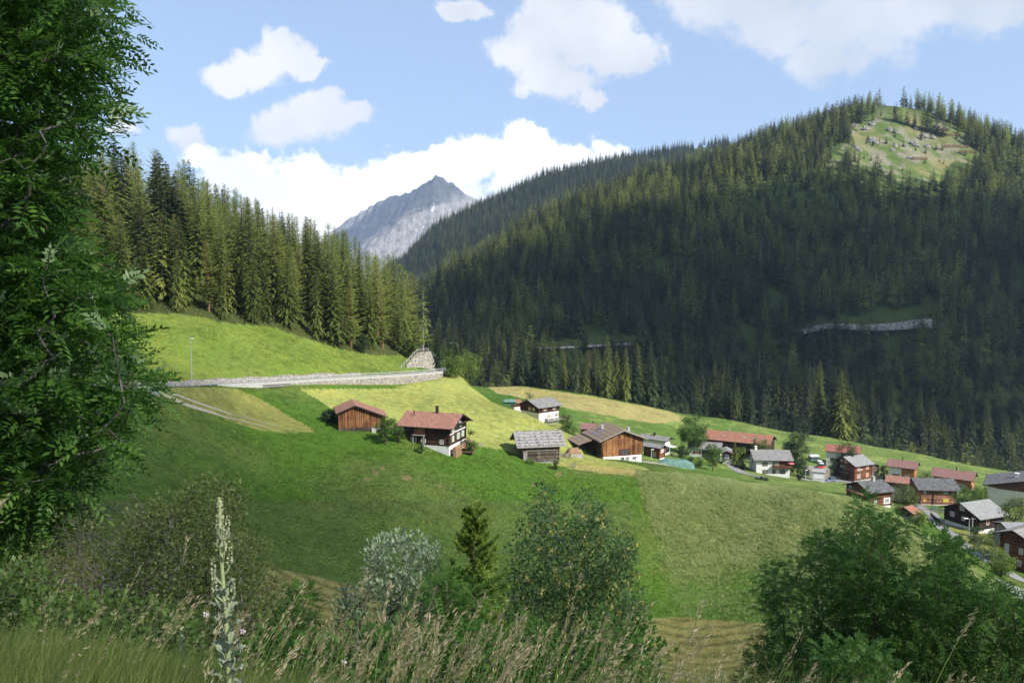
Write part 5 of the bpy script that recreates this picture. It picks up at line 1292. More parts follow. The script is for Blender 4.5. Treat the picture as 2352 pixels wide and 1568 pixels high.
# 12 half white half orange house
I = house('house', 'small house half white plaster and half orange wood under a mauve roof', 'house', 2070, 1101, 8, wF=52, wS=None, W=7.5, hp=29, pitch=25, pyg=1101, d=292, wall='orangewood', base='plaster', roof='pinktiles', ove=.6, ovg=1.0, lo=240, chim=[(-.05, 0, .3, 1.1, 'trim')],
          wins=[('F', .72, .9, 1.3, 1.1, 'curtain', dict(frame='white', sh='orange'))])
lbox(I, 'plaster_half', 'plaster', [(-I['L']/2-.05, 0, -I['W']/2-.07, -I['W']/2+.02, 0, I['h']-.1)])
lbox(I, 'lower_canopy', 'pinktiles', [(-I['L']/2-.2, I['L']*.1, -I['W']/2-.9, -I['W']/2-.08, -.4, -.1)])
b = MB(); b.box(-.22*I['L']-.6, -.22*I['L']+.6, -I['W']/2-.15, -I['W']/2-.08, 1.0, 2.0); w9 = b.build('window', M['white'], I['root'])
b = MB(); b.box(-.22*I['L']-.5, -.22*I['L']+.5, -I['W']/2-.18, -I['W']/2-.152, 1.08, 1.92); b.build('pane', M['glass'], w9)
b = MB(); b.box(-.22*I['L']-1.15, -.22*I['L']-.65, -I['W']/2-.13, -I['W']/2-.08, 1.0, 2.0); b.box(-.22*I['L']+.65, -.22*I['L']+1.15, -I['W']/2-.13, -I['W']/2-.08, 1.0, 2.0); b.build('shutter', M['brown'], w9)
# 13 orange house
I = house('house', 'orange timber house with long mauve roof above the log cabin', 'house', 2186, 1121, 9, wF=76, W=8, hp=25, pitch=25, pyg=1121, d=275, wall='orangewood', base='stonewall', roof='pinktiles', ove=.7, ovg=.9, lo=230, chim=[(.1, 0, .3, 1.1, 'trim')],
          wins=[('F', .75, .6, 1.5, 1.2, 'curtain', dict(frame='white')), ('R', .5, .6, 1.0, 1.1, 'glass', dict(frame='white'))])
# 14 log cabin with yellow shutters
I = house('log_cabin', 'reddish log cabin with closed yellow shutters and dark slate roof', 'house', 2155, 1158, -23, wF=70, wS=29, hp=36, pitch=22, pyg=1160, wall='redlog', base='plaster', roof='darkslate', ove=.9, ovg=1.3, lo=160,
          wins=[('F', .10, 3.3, .8, .9, 'curtain', dict(sh='brown')), ('F', .70, 3.3, 1.0, 1.0, 'curtain', dict(sh='>teal')), ('F', .10, .75, .8, .9, 'yellow', dict(frame='orange', bars=False)), ('F', .72, .75, 1.8, 1.2, 'yellow', dict(frame='orange', bars=False)), ('L', .3, 3.1, .6, .9, 'yellow', dict(frame='orange', bars=False))])
lbox(I, 'corner_post', 'darklog', [(-.16*I['L']-.12, -.16*I['L']+.12, -I['W']/2-.2, -I['W']/2-.01, 0, I['h'])])
CABIN = I
# 15 brown house with white window
I = house('village_house', 'brown timber house with one big white framed window and teal shutters', 'house', 2022, 1162, -44, wF=44, wS=50, hp=36, pitch=22, pyg=1164, d=205, wall='brownlog', base='plaster', roof='darkslate', ove=.9, ovg=.8, lo=130, chim=[(.25, -.1, .7, 1.2, 'concrete', 'concrete')],
          wins=[('F', .22, 3.3, 1.0, .7, 'curtain', dict(sh='teal')), ('F', .25, .75, .6, .95, 'glass', dict(sh='>teal')), ('F', .80, .75, 1.5, 1.1, 'curtain', dict()), ('L', .15, 3.2, .7, .8, 'glass', dict(sh='teal')), ('L', .82, 3.0, .7, .9, 'glass', dict(sh='>teal')), ('L', .82, 1.0, .7, .9, 'glass', dict(sh='<teal'))])
lbox(I, 'lean_to_roof', 'oldtiles', [(-I['L']/2-2.3, -I['L']/2-.02, -I['W']*.42, I['W']*.30, 3.3, 3.45)])
lbox(I, 'annex', 'brownlog', [(-I['L']/2-1.8, -I['L']/2-.02, -I['W']*.40, I['W']*.28, -.5, 3.29)])
lbox(I, 'window_surround', 'white', [(.30*I['L']-1.05, .30*I['L']+1.05, -I['W']/2-.05, -I['W']/2-.01, .5, .72), (.30*I['L']-1.05, .30*I['L']+1.05, -I['W']/2-.05, -I['W']/2-.01, 1.9, 2.1), (.30*I['L']-1.05, .30*I['L']-.8, -I['W']/2-.05, -I['W']/2-.01, .72, 1.9), (.30*I['L']+.8, .30*I['L']+1.05, -I['W']/2-.05, -I['W']/2-.01, .72, 1.9)])
# 16 low brick red roof
I = house('shed', 'low shed with bright brick red roof between two log houses', 'shed', 2060, 1117, 4, wF=46, W=6.5, hp=9, pitch=21, d=242, wall='brownlog', base='stonewall', roof='terracotta', ove=.3, ovg=.3)
# 17 black house
I = house('black_chalet', 'nearly black timber chalet with pale slate roof beside the village lane', 'house', 2276, 1213, -52, wF=47, wS=71, hp=31, pitch=24, pyg=1222, d=188, wall='blacklog', base='plaster', roof='greyslate', ove=1.0, ovg=1.0, lo=120, chim=[(-.1, .3, .5, .6, 'trim')],
          wins=[('L', .22, 1.4, .95, 1.1, 'curtain', dict(sh='maroon')), ('L', .50, 3.6, 1.0, 1.3, 'curtain', dict(sh='maroon')), ('L', .55, 1.2, .8, .9, 'curtain', dict()), ('F', .35, 1.1, .8, 1.2, 'maroon', dict(frame='cream', bars=False)), ('L', .52, -1.1, .7, .6, 'maroon', dict(frame='white', bars=False))])
BLACK = I
# 18 big cream house at the right edge
I = house('house', 'big cream house with brown gable and dark roof at the right picture edge', 'house', 2368, 1158, 91, wS=176, L=14, hp=34, pitch=14, face='R', pyg=1160, d=232, wall='cream', base='cream', roof='darkslate', ove=1.0, ovg=1.0, lo=160, chim=[(.1, -.35, 1.0, 1.2, 'cream', 'white')],
          wins=[('R', .22, 4.3, .95, 1.2, 'curtain', dict(frame='trimgrey')), ('R', .40, 4.3, .95, 1.2, 'curtain', dict(frame='trimgrey'))])
b = MB(); W2 = I['W']/2; x_ = I['L']/2
b.prism([(-W2+.0, I['h']-.35), (-W2+3.0, I['h']-.9), (W2-.1, I['h']-.9), (W2-.1, I['hb']), (I['ry'], I['hr']-.05), (-W2+.0, I['h']-.1)], 'x', x_+.01, x_+.12); b.build('gable_boards', M['brownlog'], I['root'])
CREAM = I
I = house('house', 'dark roofed house far back at the right between the fir trees', 'house', 2296, 1118, 8, wF=48, W=7, hp=10, pitch=20, d=262, wall='brownlog', base='plaster', roof='darkslate', ove=.5, ovg=.5, chim=[(-.2, 0, .6, 1.0, 'cream', 'white')])
# 19 brown house bottom right
I = house('farmhouse', 'reddish brown farmhouse with steep stairs at the lower right corner', 'house', 2345, 1312, -62, wS=84, wF=None, L=11, hp=66, pitch=22, face='L', pyg=1310, d=140, wall='brownlog', base='stonewall', roof='slate', ove=.9, ovg=1.0, lo=90, ridge=.35,
          wins=[('L', .48, 3.2, .6, 1.0, 'curtain', dict(frame='cream', sh='<brown')), ('L', .68, 2.7, .5, .6, 'curtain', dict(frame='cream')), ('L', .45, 1.0, .6, .9, 'curtain', dict(frame='cream')), ('L', .62, .9, .5, .9, 'curtain', dict(frame='cream'))])
lbox(I, 'door', 'steel', [(-I['L']/2-.08, -I['L']/2-.01, I['W']*.30, I['W']*.40, 1.3, 4.4)])
LOWR = I
I = house('shed', 'grey ribbed metal roof behind the reddish farmhouse at the right edge', 'shed', 2350, 1232, -30, wF=50, W=6, hp=12, pitch=15, d=160, wall='greyboards', base='stonewall', roof='greyslate', ove=.4, ovg=.4)
# small log shed by the lane
I = house('shed', 'little log shed with rusty plank roof below the round apple tree', 'shed', 2078, 1184, -60, wF=12, wS=32, hp=11, pitch=24, face='L', pyg=1184, d=176, wall='greylog', base='stonewall', roof='oldtiles', ove=.5, ovg=.5, lo=120)
# garage
I = house('garage', 'white flat roofed garage with terrace railing dug into the bank', 'garage', 1880, 1099, 0, wF=27, W=5, hp=15, pitch=1, d=272, wall='plaster', base='plaster', roof='concrete', ove=.3, ovg=.3, fasc=False)
lbox(I, 'garage_door', 'white', [(-.40*I['L'], .36*I['L'], -I['W']/2-.06, -I['W']/2-.01, 0.02, 1.9)])
b = MB()
for k_ in range(14):
    xx = -I['L']*.65+k_*I['L']*1.3/13; b.box(xx-.02, xx+.02, -I['W']/2-.25, -I['W']/2-.21, I['h']+.1, I['h']+1.05)
b.box(-I['L']*.65, I['L']*.65, -I['W']/2-.26, -I['W']/2-.2, I['h']+1.05, I['h']+1.12); b.build('railing', M['trim'], I['root'])
# ------------------------------------------------------------------ roads, walls, fences, poles
def gp(px, py, lo=60, hi=1200, d=None, dz=0.0):
    if d is not None:
        c = at(px, py, d); return Vector((c.x, c.y, Hs(c.x, c.y)+dz))
    g = hit(px, py, lo, hi); return Vector((g.x, g.y, g.z+dz))
def dense(pts, n=12):
    """Catmull-Rom through points"""
    out = []; P = [pts[0]]+list(pts)+[pts[-1]]
    for i in range(1, len(P)-2):
        for k in range(n):
            t = k/n; a, b, c, d = P[i-1], P[i], P[i+1], P[i+2]
            out.append(.5*((2*b)+(c-a)*t+(2*a-5*b+4*c-d)*t*t+(3*b-a-3*c+d)*t**3))
    out.append(Vector(P[-2])); return out
def strip(name, pts, w, mat, lift=.05, label=None, thick=.0, level=True, kind='structure', parent=None):
    """road ribbon draped on the ground"""
    pts = dense(pts); V = []; n = len(pts); m = 5
    for i, p in enumerate(pts):
        t = pts[min(i+1, n-1)]-pts[max(i-1, 0)]; s = Vector((t.y, -t.x, 0)).normalized()
        ww = w[0]+(w[1]-w[0])*i/(n-1) if isinstance(w, tuple) else w
        row = [p+s*(ww*(j/(m-1)-.5)) for j in range(m)]
        hs = H([q.x for q in row], [q.y for q in row])
        base = max(hs) if level else None
        for j, q in enumerate(row):
            V.append((q.x, q.y, (base if level else hs[j])+lift))
    idx = np.arange(n*m).reshape(n, m); q = np.stack([idx[:-1, :-1], idx[:-1, 1:], idx[1:, 1:], idx[1:, :-1]], -1).reshape(-1, 4)
    fl = [q]; V = np.array(V)
    if thick:
        b = V.copy(); b[:, 2] -= thick; k = len(V); V = np.concatenate([V, b])
        e0 = idx[:, 0]; e1 = idx[:, -1]
        s0 = np.stack([e0[:-1], e0[1:], e0[1:]+k, e0[:-1]+k], -1); s1 = np.stack([e1[1:], e1[:-1], e1[:-1]+k, e1[1:]+k], -1); fl = [np.concatenate([q, s0, s1])]
    o = npmesh(name, V, fl, M[mat], parent, smooth=False)
    if label: tag(o, label, name.replace('_', ' '), kind=kind)
    return o
# the hill road with retaining wall and railing
rd = ROADP
def road_mesh():
    n = len(rd); V = []; edge = []
    for i, p in enumerate(rd):
        t = rd[min(i+1, n-1)]-rd[max(i-1, 0)]; s = Vector((t.y, -t.x, 0)).normalized()   # s points downhill, to the viewer
        hw = 2.2
        a = p+s*hw; b = p-s*hw
        V += [tuple(b), tuple(p+Vector((0, 0, .03))), tuple(a)]; edge.append((a, s))
    idx = np.arange(n*3).reshape(n, 3); q = np.stack([idx[:-1, :-1], idx[:-1, 1:], idx[1:, 1:], idx[1:, :-1]], -1).reshape(-1, 4)
    V = np.array(V); k = len(V); B = V.copy(); B[:, 2] -= 1.2; V = np.concatenate([V, B])
    e0 = idx[:, 0]; e1 = idx[:, 2]
    q = np.concatenate([q, np.stack([e0[1:], e0[:-1], e0[:-1]+k, e0[1:]+k], -1), np.stack([e1[:-1], e1[1:], e1[1:]+k, e1[:-1]+k], -1)])
    o = npmesh('road', V, q, M['asphalt']); tag(o, 'narrow paved hill road along the retaining wall', 'road', kind='structure')
    return edge
EDGE_R = road_mesh()
def pxof(v): return float(proj(np.array(v.x), np.array(v.y), np.array(v.z))[0])
def walls():
    # stone retaining wall under the outer edge, with a concrete cap beam
    st = [i for i, (a, s) in enumerate(EDGE_R) if 655 < pxof(a) < 1022]
    mb = MB(); root = empty('retaining_wall', EDGE_R[st[0]][0], 0, 'long rough stone retaining wall carrying the hill road', 'wall')
    o_ = EDGE_R[st[0]][0]
    for i in st[:-1]:
        a, s = EDGE_R[i]; b, s2 = EDGE_R[i+1]
        A = a+s*.06-o_; B = b+s2*.06-o_; 
        za = A.z-.25; zb = B.z-.25
        vs = [A+Vector((0, 0, -.25)), B+Vector((0, 0, -.25)), B+s2*.7+Vector((0, 0, -6)), A+s*.7+Vector((0, 0, -6)), A-s*.5+Vector((0, 0, -.25)), B-s2*.5+Vector((0, 0, -.25))]
        mb.add(vs, [(0, 3, 2, 1), (0, 1, 5, 4)])
    mb.build('masonry', M['stonewall'], root)
    cb = MB()
    st2 = [i for i, (a, s) in enumerate(EDGE_R) if 545 < pxof(a) < 1022]
    for i in st2[:-1]:
        a, s = EDGE_R[i]; b, s2 = EDGE_R[i+1]; A = a-o_; B = b-o_
        cb.add([A+s*.12+Vector((0, 0, .14)), B+s2*.12+Vector((0, 0, .14)), B+s2*.12+Vector((0, 0, -.5)), A+s*.12+Vector((0, 0, -.5)), A-s*.2+Vector((0, 0, .14)), B-s2*.2+Vector((0, 0, .14)), A-s*.2+Vector((0, 0, .0)), B-s2*.2+Vector((0, 0, .0))],
               [(0, 3, 2, 1), (0, 1, 5, 4), (4, 5, 7, 6)])
    cb.build('concrete_edge', M['concrete'], root)
    # plain concrete stretch
    cw = MB(); si = [i for i, (a, s) in enumerate(EDGE_R) if 490 < pxof(a) < 612]
    r2 = empty('concrete_wall', EDGE_R[si[0]][0], 0); o2 = EDGE_R[si[0]][0]
    for i in si[:-1]:
        a, s = EDGE_R[i]; b, s2 = EDGE_R[i+1]; A = a+s*.2-o2; B = b+s2*.2-o2
        cw.add([A+Vector((0, 0, .16)), B+Vector((0, 0, .16)), B+Vector((0, 0, -2.6)), A+Vector((0, 0, -2.6)), A-s*.3+Vector((0, 0, .16)), B-s2*.3+Vector((0, 0, .16))], [(0, 3, 2, 1), (0, 1, 5, 4)])
    cw.build('concrete_panel', M['concrete'], root, loc=o2-o_); bpy.data.objects.remove(r2)
    # railing
    rl = empty('road_railing', EDGE_R[0][0], 0, 'grey metal railing along the outer edge of the hill road', 'railing'); o3 = EDGE_R[0][0]
    ii = [i for i, (a, s) in enumerate(EDGE_R) if 352 < pxof(a) < 1050]
    run = [EDGE_R[i][0]+Vector((0, 0, .95)) for i in ii]
    rb_ = MB(); rb_.tube([p-o3 for p in run], .08, 6); rb_.tube([p-o3-Vector((0, 0, .45)) for p in run], .03, 6); rb_.build('rail', M['steel'], rl)
    # posts at equal spacing
    acc = 0; last = run[0]; pts = [run[0]]
    for p in run[1:]:
        seg = (p-last).length
        while acc+seg >= 4.6:
            t = (4.6-acc)/seg; q = last+(p-last)*t; pts.append(q); seg -= (4.6-acc); last = q; acc = 0
        acc += seg; last = p
    pm = None
    for k, p in enumerate(pts):
        if pm is None:
            b = MB(); b.box(-.08, .08, -.08, .08, -1.0, .04); ob = b.build('post', M['steel'], rl, loc=p-o3); pm = ob
        else:
            ob = pm.copy(); COL.objects.link(ob); ob.parent = rl; ob.location = p-o3
    # low stone wall on the uphill side
    up = MB(); iu = [i for i, (a, s) in enumerate(EDGE_R) if pxof(a) < 860]
    o4 = EDGE_R[iu[0]][0]
    for i in iu[:-1]:
        a, s = EDGE_R[i]; b, s2 = EDGE_R[i+1]
        A = a-s*4.55-o4; B = b-s2*4.55-o4
        f_ = 1.1 if pxof(a) < 780 else .7
        h1 = f_+.15*math.sin(i*1.3); h2 = f_+.15*math.sin((i+1)*1.3)
        up.add([A+Vector((0, 0, -.4)), B+Vector((0, 0, -.4)), B+Vector((0, 0, h2)), A+Vector((0, 0, h1)), A-s*.6+Vector((0, 0, h1)), B-s2*.6+Vector((0, 0, h2)), A-s*.6+Vector((0, 0, -1)), B-s2*.6+Vector((0, 0, -1))], [(0, 1, 2, 3), (3, 2, 5, 4), (4, 5, 7, 6)])
    o = up.build('stone_wall', M['stonewall'], None, loc=o4); tag(o, 'low dry stone wall on the uphill side of the hill road', 'wall')
    # triangular stone wall at the bend
    A = at(918, 858, 200*S); B = at(1014, 850, 209*S); T1 = at(958, 810, 205*S); T2 = at(984, 808, 208*S); T3 = at(1006, 828, 210*S)
    A.z -= 1.5; B.z -= 2; mid = (A+B)/2
    bk = Vector((.5, 3.5, 0)); poly = [A, B, T3, T2, T1, at(938, 832, 203*S)]
    mb = MB(); vs = [p-mid for p in poly]+[p-mid+bk for p in poly]; n = 6
    mb.add(vs, [tuple(range(n)), tuple(range(2*n-1, n-1, -1))]+[(i, (i+1) % n, n+(i+1) % n, n+i) for i in range(n)])
    o = mb.build('stone_abutment', M['stonewall'], None, loc=mid); tag(o, 'triangular stone abutment rising above the end of the hill road', 'wall')
    # white guard rail on its left shoulder
    q0 = at(916, 850, 201*S); q1 = at(958, 806, 205*S); q2 = at(984, 804, 208*S)
    r = empty('guard_fence', q0, 0, 'short pale fence climbing the shoulder of the triangular stone wall', 'fence')
    b = MB(); b.tube([Vector((0, 0, .5)), q1-q0+Vector((0, 0, .6)), q2-q0+Vector((0, 0, .6))], .06, 6); b.tube([Vector((0, 0, .15)), q1-q0+Vector((0, 0, .2)), q2-q0+Vector((0, 0, .2))], .05, 6); b.build('rail', M['concrete'], r)
    b = MB()
    for k in range(9):
        p = (q1-q0)*(k/7) if k < 8 else q2-q0
        b.box(p.x-.06, p.x+.06, p.y-.06, p.y+.06, p.z-1.2, p.z+.7)
    b.build('post', M['concrete'], r)
walls()
# farm track with two ruts, village lanes
tr = [gp(x, y, 130) for x, y in ((356, 897), (380, 909), (430, 930), (500, 952), (560, 968), (610, 981))]
strip('track', tr, (1.0, .35), 'track', .06, 'gravel rut of the farm track crossing the mown slope', level=False)
tr2 = [gp(x, y, 130) for x, y in ((368, 894), (395, 904), (440, 920), (510, 944), (570, 961), (640, 980))]
strip('track', tr2, (.7, .25), 'track', .06, 'second fainter rut of the farm track crossing the mown slope', level=False)
strip('road', [gp(x, y, 110) for x, y in ((345, 884), (352, 893), (362, 899))], (4, 2.5), 'asphalt', .12, 'paved apron where the farm track leaves the hill road', level=False)
strip('lane', [gp(x, y, 100) for x, y in ((2352+60, 1345), (2340, 1330), (2290, 1300), (2235, 1268), (2190, 1232), (2150, 1196), (2118, 1168), (2085, 1150), (2040, 1128))], 3.4, 'asphalt', .12, 'grey village lane descending past the black chalet', level=False)
strip('lane', [gp(x, y, 200) for x, y in ((1835, 1100), (1870, 1103), (1920, 1104), (1960, 1110), (2000, 1122), (2040, 1128))], 4.6, 'asphalt', .12, 'paved yard lane in front of the tall brown house', level=False)
strip('lane', [gp(x, y, 200) for x, y in ((1674, 1057), (1682, 1068), (1690, 1078), (1712, 1088), (1760, 1098))], (5.0, 3.0), 'asphalt', .10, 'curved driveway running down from the carport', level=False)
strip('farmyard', [gp(x, y, 195) for x, y in ((1480, 1062), (1505, 1064), (1540, 1070))], 6, 'track', .08, 'bare gravel yard beside the big barn', level=False)
strip('lane', [gp(x, y, 60) for x, y in ((2325, 1345), (2352, 1362), (2420, 1420))], 5, 'asphalt', .12, 'sunlit paved lane at the lower right edge', level=False)
# valley road across the gorge with stone walls
M['palewall'] = stone_mat('pale_blockwork', (.20, .19, .18), (.50, .48, .45), (.10, .095, .09), .55)
def valley_road(pts, label, wl, hwall=1.6, w=7):
    P = [at(x, y, d) for x, y, d in pts]; D = dense(P, 8); n = len(D); mb = MB(); rb_ = MB(); o = D[0]
    for i in range(n-1):
        a, b = D[i], D[i+1]; t = (b-a); s = Vector((t.y, -t.x, 0)).normalized()
        if s.y > 0: s = -s
        hwall_ = hwall*(.35+.65*i/n); A = a-o; B = b-o
        rb_.add([A, B, B-s*w, A-s*w], [(0, 1, 2, 3)])
        mb.add([A+s*.3+Vector((0, 0, .5)), B+s*.3+Vector((0, 0, .5)), B+s*1.0+Vector((0, 0, -hwall_)), A+s*1.0+Vector((0, 0, -hwall_)), A-s*.2+Vector((0, 0, .5)), B-s*.2+Vector((0, 0, .5)), A-s*.2+Vector((0, 0, -hwall_)), B-s*.2+Vector((0, 0, -hwall_))], [(0, 1, 2, 3), (0, 4, 5, 1), (4, 6, 7, 5)])
    r = rb_.build('road', M['asphalt'], None, loc=o); tag(r, label, 'road', kind='structure')
    ww = mb.build('stone_wall', M['palewall'], None, loc=o); tag(ww, wl, 'wall')
valley_road([(1235, 800, 562), (1300, 797, 565), (1370, 793, 568), (1430, 790, 571), (1500, 786, 575)], 'valley road crossing the dark forest across the gorge', 'low stone wall edging the valley road across the gorge', 1.3)
valley_road([(1845, 760, 588), (1900, 746, 592), (1950, 745, 592), (2010, 746, 590), (2080, 740, 588), (2110, 735, 588), (2140, 733, 588)], 'upper stretch of the valley road among the dark spruces', 'tall grey stone retaining wall of the valley road at the right', 6.5)
def lamp(px, py, d, top, arm=0, label='', group=None, hd='steel', pyb=None):
    b = at(px, py, d); z0 = Hs(b.x, b.y); b.z = max(z0, b.z) if abs(z0-b.z) > 1.5 else z0
    h = (py-top)/F*d
    h = at(px, top, d).z-b.z
    r = empty('street_lamp', b, 0, label, 'street lamp', group)
    m = MB(); m.tube([(0, 0, -.5), (0, 0, h*.5), (0, 0, h)], [.11, .09, .06], 8)
    if arm: m.tube([(0, 0, h), (arm*.3, 0, h+.35), (arm, 0, h+.4)], [.05, .045, .04], 6)
    m.build('pole', M['steel'], r)
    hh = h+(.4 if arm else 0); m = MB(); sx = 1 if arm >= 0 else -1
    m.obox((arm+sx*.3, 0, hh), (1, 0, 0), (0, 1, 0), (0, 0, 1), .42, .17, .08); m.build('lamp_head', M['white'], r, bevel=.03)
    m = MB(); m.box(-.2, .2, -.2, .2, -.4, .25); m.build('base', M['concrete'], r)
lamp(441, 886, 144*S, 777, 0.0, 'tall straight street lamp at the left end of the road railing')
lamp(1051, 848, 214*S, 790, -1.7, 'curved arm street lamp among bushes at the road bend')
lamp(1496, 1057, 235, 1032, .0, 'short village street lamp in front of the small brown chalet')
lamp(1850, 1106, 262, 1079, .0, 'village street lamp by the white garage')
lamp(1976, 1104, 262, 1078, .0, 'village street lamp before the red shutters')
lamp(2225, 1229, 168, 1194, -.5, 'village street lamp beside the black chalet')
b = gp(2232, 1238, 120, d=163); m = MB(); hh = at(2232, 1188, b.y).z-b.z; m.tube([(0, 0, -.5), (0, 0, hh)], [.11, .09], 8); m.tube([(-.6, 0, hh-.3), (.6, 0, hh-.3)], .04, 5); o = m.build('utility_pole', M['concrete'], None, loc=b); tag(o, 'bare concrete utility pole beside the black chalet lamp', 'pole')
def fence(pts, label, mat='greyboards', ph=1.0, sp=2.2, pick=True, dens=.28):
    P = [gp(*p) if len(p) == 2 else gp(p[0], p[1], d=p[2]) for p in pts]; o = P[0].copy()
    r = empty('fence', o, 0, label, 'fence'); post = MB(); rail = MB(); pc = MB()
    for a, b in zip(P[:-1], P[1:]):
        n = max(1, int((b-a).length/sp)); prev = None
        for i in range(n+1):
            q = a+(b-a)*i/n; q.z = Hs(q.x, q.y); q = q-o
            post.box(q.x-.05, q.x+.05, q.y-.05, q.y+.05, q.z-.3, q.z+ph)
            if prev is not None:
                for hh in (.35, .8): rail.bar(prev+Vector((0, 0, ph*hh)), q+Vector((0, 0, ph*hh)), .05, .09)
                if pick:
                    k = max(1, int((q-prev).length/dens))
                    for j in range(k):
                        w = prev+(q-prev)*(j+.5)/k; pc.box(w.x-.045, w.x+.045, w.y-.07, w.y-.045, w.z+.08, w.z+ph*(.98+.04*math.sin(j*2.1)))
            prev = q
    post.build('post', M[mat], r); rail.build('rail', M[mat], r)
    if pick: pc.build('picket', M[mat], r)
fence([(2138, 1172), (2160, 1178), (2182, 1182)], 'pale picket fence between log cabin and lane')
fence([(2137, 1185), (2150, 1197), (2165, 1209)], 'dark picket fence curving along the lane above the black chalet', 'trim', 1.1)
fence([(1083, 1018), (1098, 1023), (1110, 1027)], 'short grey picket fence right of the brown farmhouse', 'greyboards', .9)
fence([(1855, 1075, 285), (1880, 1076, 284), (1890, 1077, 283)], 'grey garden fence above the white garage', 'greyboards', .8)
fence([(2046, 1168, 190), (2095, 1172, 184)], 'wooden garden fence under the round apple tree', 'greyboards', .8)
fence([(2000, 1125, 240), (1995, 1133, 215)], 'dark board fence at the corner of the green lawn', 'trimgrey', 1.0, pick=True, dens=.2)
fence([(1512, 1049, 262), (1560, 1052, 262)], 'low grey board fence beside the garden hedge', 'greyboards', .7)
# ------------------------------------------------------------------ vehicles and yard things
def car(name, label, cat, p, rz, col, L=4.2, W=1.7, h=1.45, van=False):
    r = empty(name, p, rz, label, cat); pm = paint(name+'_paint', col)
    b = MB(); hb = .78 if not van else 1.0
    prof = [(-L/2, .35), (-L/2+.05, hb-.1), (-L/2+.25, hb), (L/2-1.0, hb), (L/2-.08, hb-.15), (L/2, .4), (L/2-.05, .22), (-L/2+.05, .22)]
    b.prism(prof, 'y', -W/2, W/2); b.build('body', pm, r, bevel=.06)
    c = MB(); x0, x1 = (-L/2+.12, L/2-1.15) if van else (-L/2+.25, L/2-1.1)
    c.prism([(x0, hb+.002), (x1, hb+.002), (x1-(.35 if van else .65), h), (x0+(.1 if van else .45), h)], 'y', -W/2+.10, W/2-.10); cb = c.build('cabin', M['glass'], r, bevel=.03)
    t = MB(); t.box(x0+(.12 if van else .5), x1-(.4 if van else .7), -W/2+.12, W/2-.12, h+.002, h+.04); t.build('car_roof', M['white'] if van else pm, r, bevel=.015)
    for sx in (-1, 1):
        for sy in (-1, 1):
            w = MB(); w.tube([(sx*L*.31, sy*(W/2-.12)-.1, .32), (sx*L*.31, sy*(W/2-.12)+.1, .32)], .32, 14); wo = w.build('wheel', M['rubber'], r)
            w = MB(); w.tube([(sx*L*.31, sy*(W/2-.005)-.012, .32), (sx*L*.31, sy*(W/2-.005)+.012, .32)], .18, 10); w.build('rim', M['steel'], wo)
    for sy in (-1, 1):
        w = MB(); w.box(L/2-.04, L/2+.01, sy*W*.34-.14, sy*W*.34+.14, .5, .62); w.build('headlight', M['white'], r)
        w = MB(); w.box(-L/2-.01, -L/2+.04, sy*W*.38-.1, sy*W*.38+.1, .52, .68); w.build('tail_light', M['red'], r)
    return r
p = gp(1909, 1097, d=282); car('parked_car', 'blue grey estate car parked left of the tall brown house', 'car', p+Vector((0, 0, .12)), R(200), (.10, .14, .19))
p = gp(1886, 1076, d=288); p.z = at(1886, 1076, 288).z; car('parked_van', 'red and white van parked on the terrace above the garage', 'van', p, R(235), (.45, .04, .03), 3.6, 1.6, 1.9, True)
b = MB(); b.box(-4.2, 3.4, -1.6, 4.5, -5, -.03); o = b.build('terrace', M['stonewall'], None, loc=p+Vector((-.5, .4, 0))); tag(o, 'concrete parking terrace above the white garage', 'terrace', kind='structure')
p2 = p+Vector((1.2, 4.0, 0)); car('parked_van', 'dark grey van standing behind the red and white van', 'van', p2, R(260), (.08, .09, .10), 4.2, 1.7, 1.8, True)
p = CARPORT['root'].location+Vector((0, 0, .05)); q = Vector((CARPORT['L']/2-1.2+1.6, 0, 0)); q.rotate(Matrix.Rotation(CARPORT['phi'], 3, 'Z')); car('parked_car', 'silver car in the mouth of the small carport', 'car', p+q, CARPORT['phi'], (.12, .13, .14), 3.8, 1.6, 1.4)
p = gp(1878+434, 1262, d=150); car('parked_car', 'pale blue car half hidden behind the thin garden tree', 'car', gp(2318, 1290, d=139)+Vector((-1.0, 3, .3)), R(20), (.20, .24, .30))
# trailer
p = gp(1868, 1063, d=300); p.z = at(1868, 1060, p.y).z; r = empty('trailer', p, R(8), 'green and white market trailer parked on the grass above the garage', 'trailer')
b = MB(); b.box(-1.7, 1.7, -1.1, 1.1, .45, 1.2); b.build('body', paint('trailer_green', (.07, .14, .07)), r, bevel=.04)
b = MB(); b.box(-1.6, 1.6, -1.0, 1.0, 1.202, 2.1); b.build('opening', M['glass'], r)
b = MB(); b.box(-1.8, 1.8, -1.25, 1.2, 2.102, 2.6); b.build('cover', M['white'], r, bevel=.12)
for sx in (-1, 1):
    b = MB(); b.tube([(sx*.5, -1.2, .35), (sx*.5, -1.0, .35)], .35, 12); b.build('wheel', M['rubber'], r)
# truck on the valley road
p = at(1474, 786, 571); r = empty('parked_van', p, R(5), 'white van on the valley road across the gorge', 'van')
b = MB(); b.prism([(-2.6, .4), (2.6, .4), (2.6, 1.3), (1.9, 2.5), (-2.6, 2.6)], 'y', -1.0, 1.0); b.build('body', M['white'], r, bevel=.1)
b = MB(); b.prism([(1.2, 1.4), (2.45, 1.4), (1.85, 2.3), (1.2, 2.3)], 'y', -1.03, 1.03); b.build('side_window', M['glass'], r)
for sx in (-1.6, 1.6):
    b = MB(); b.tube([(sx, -1.05, .4), (sx, -.8, .4)], .4, 12); b.build('wheel', M['rubber'], r)
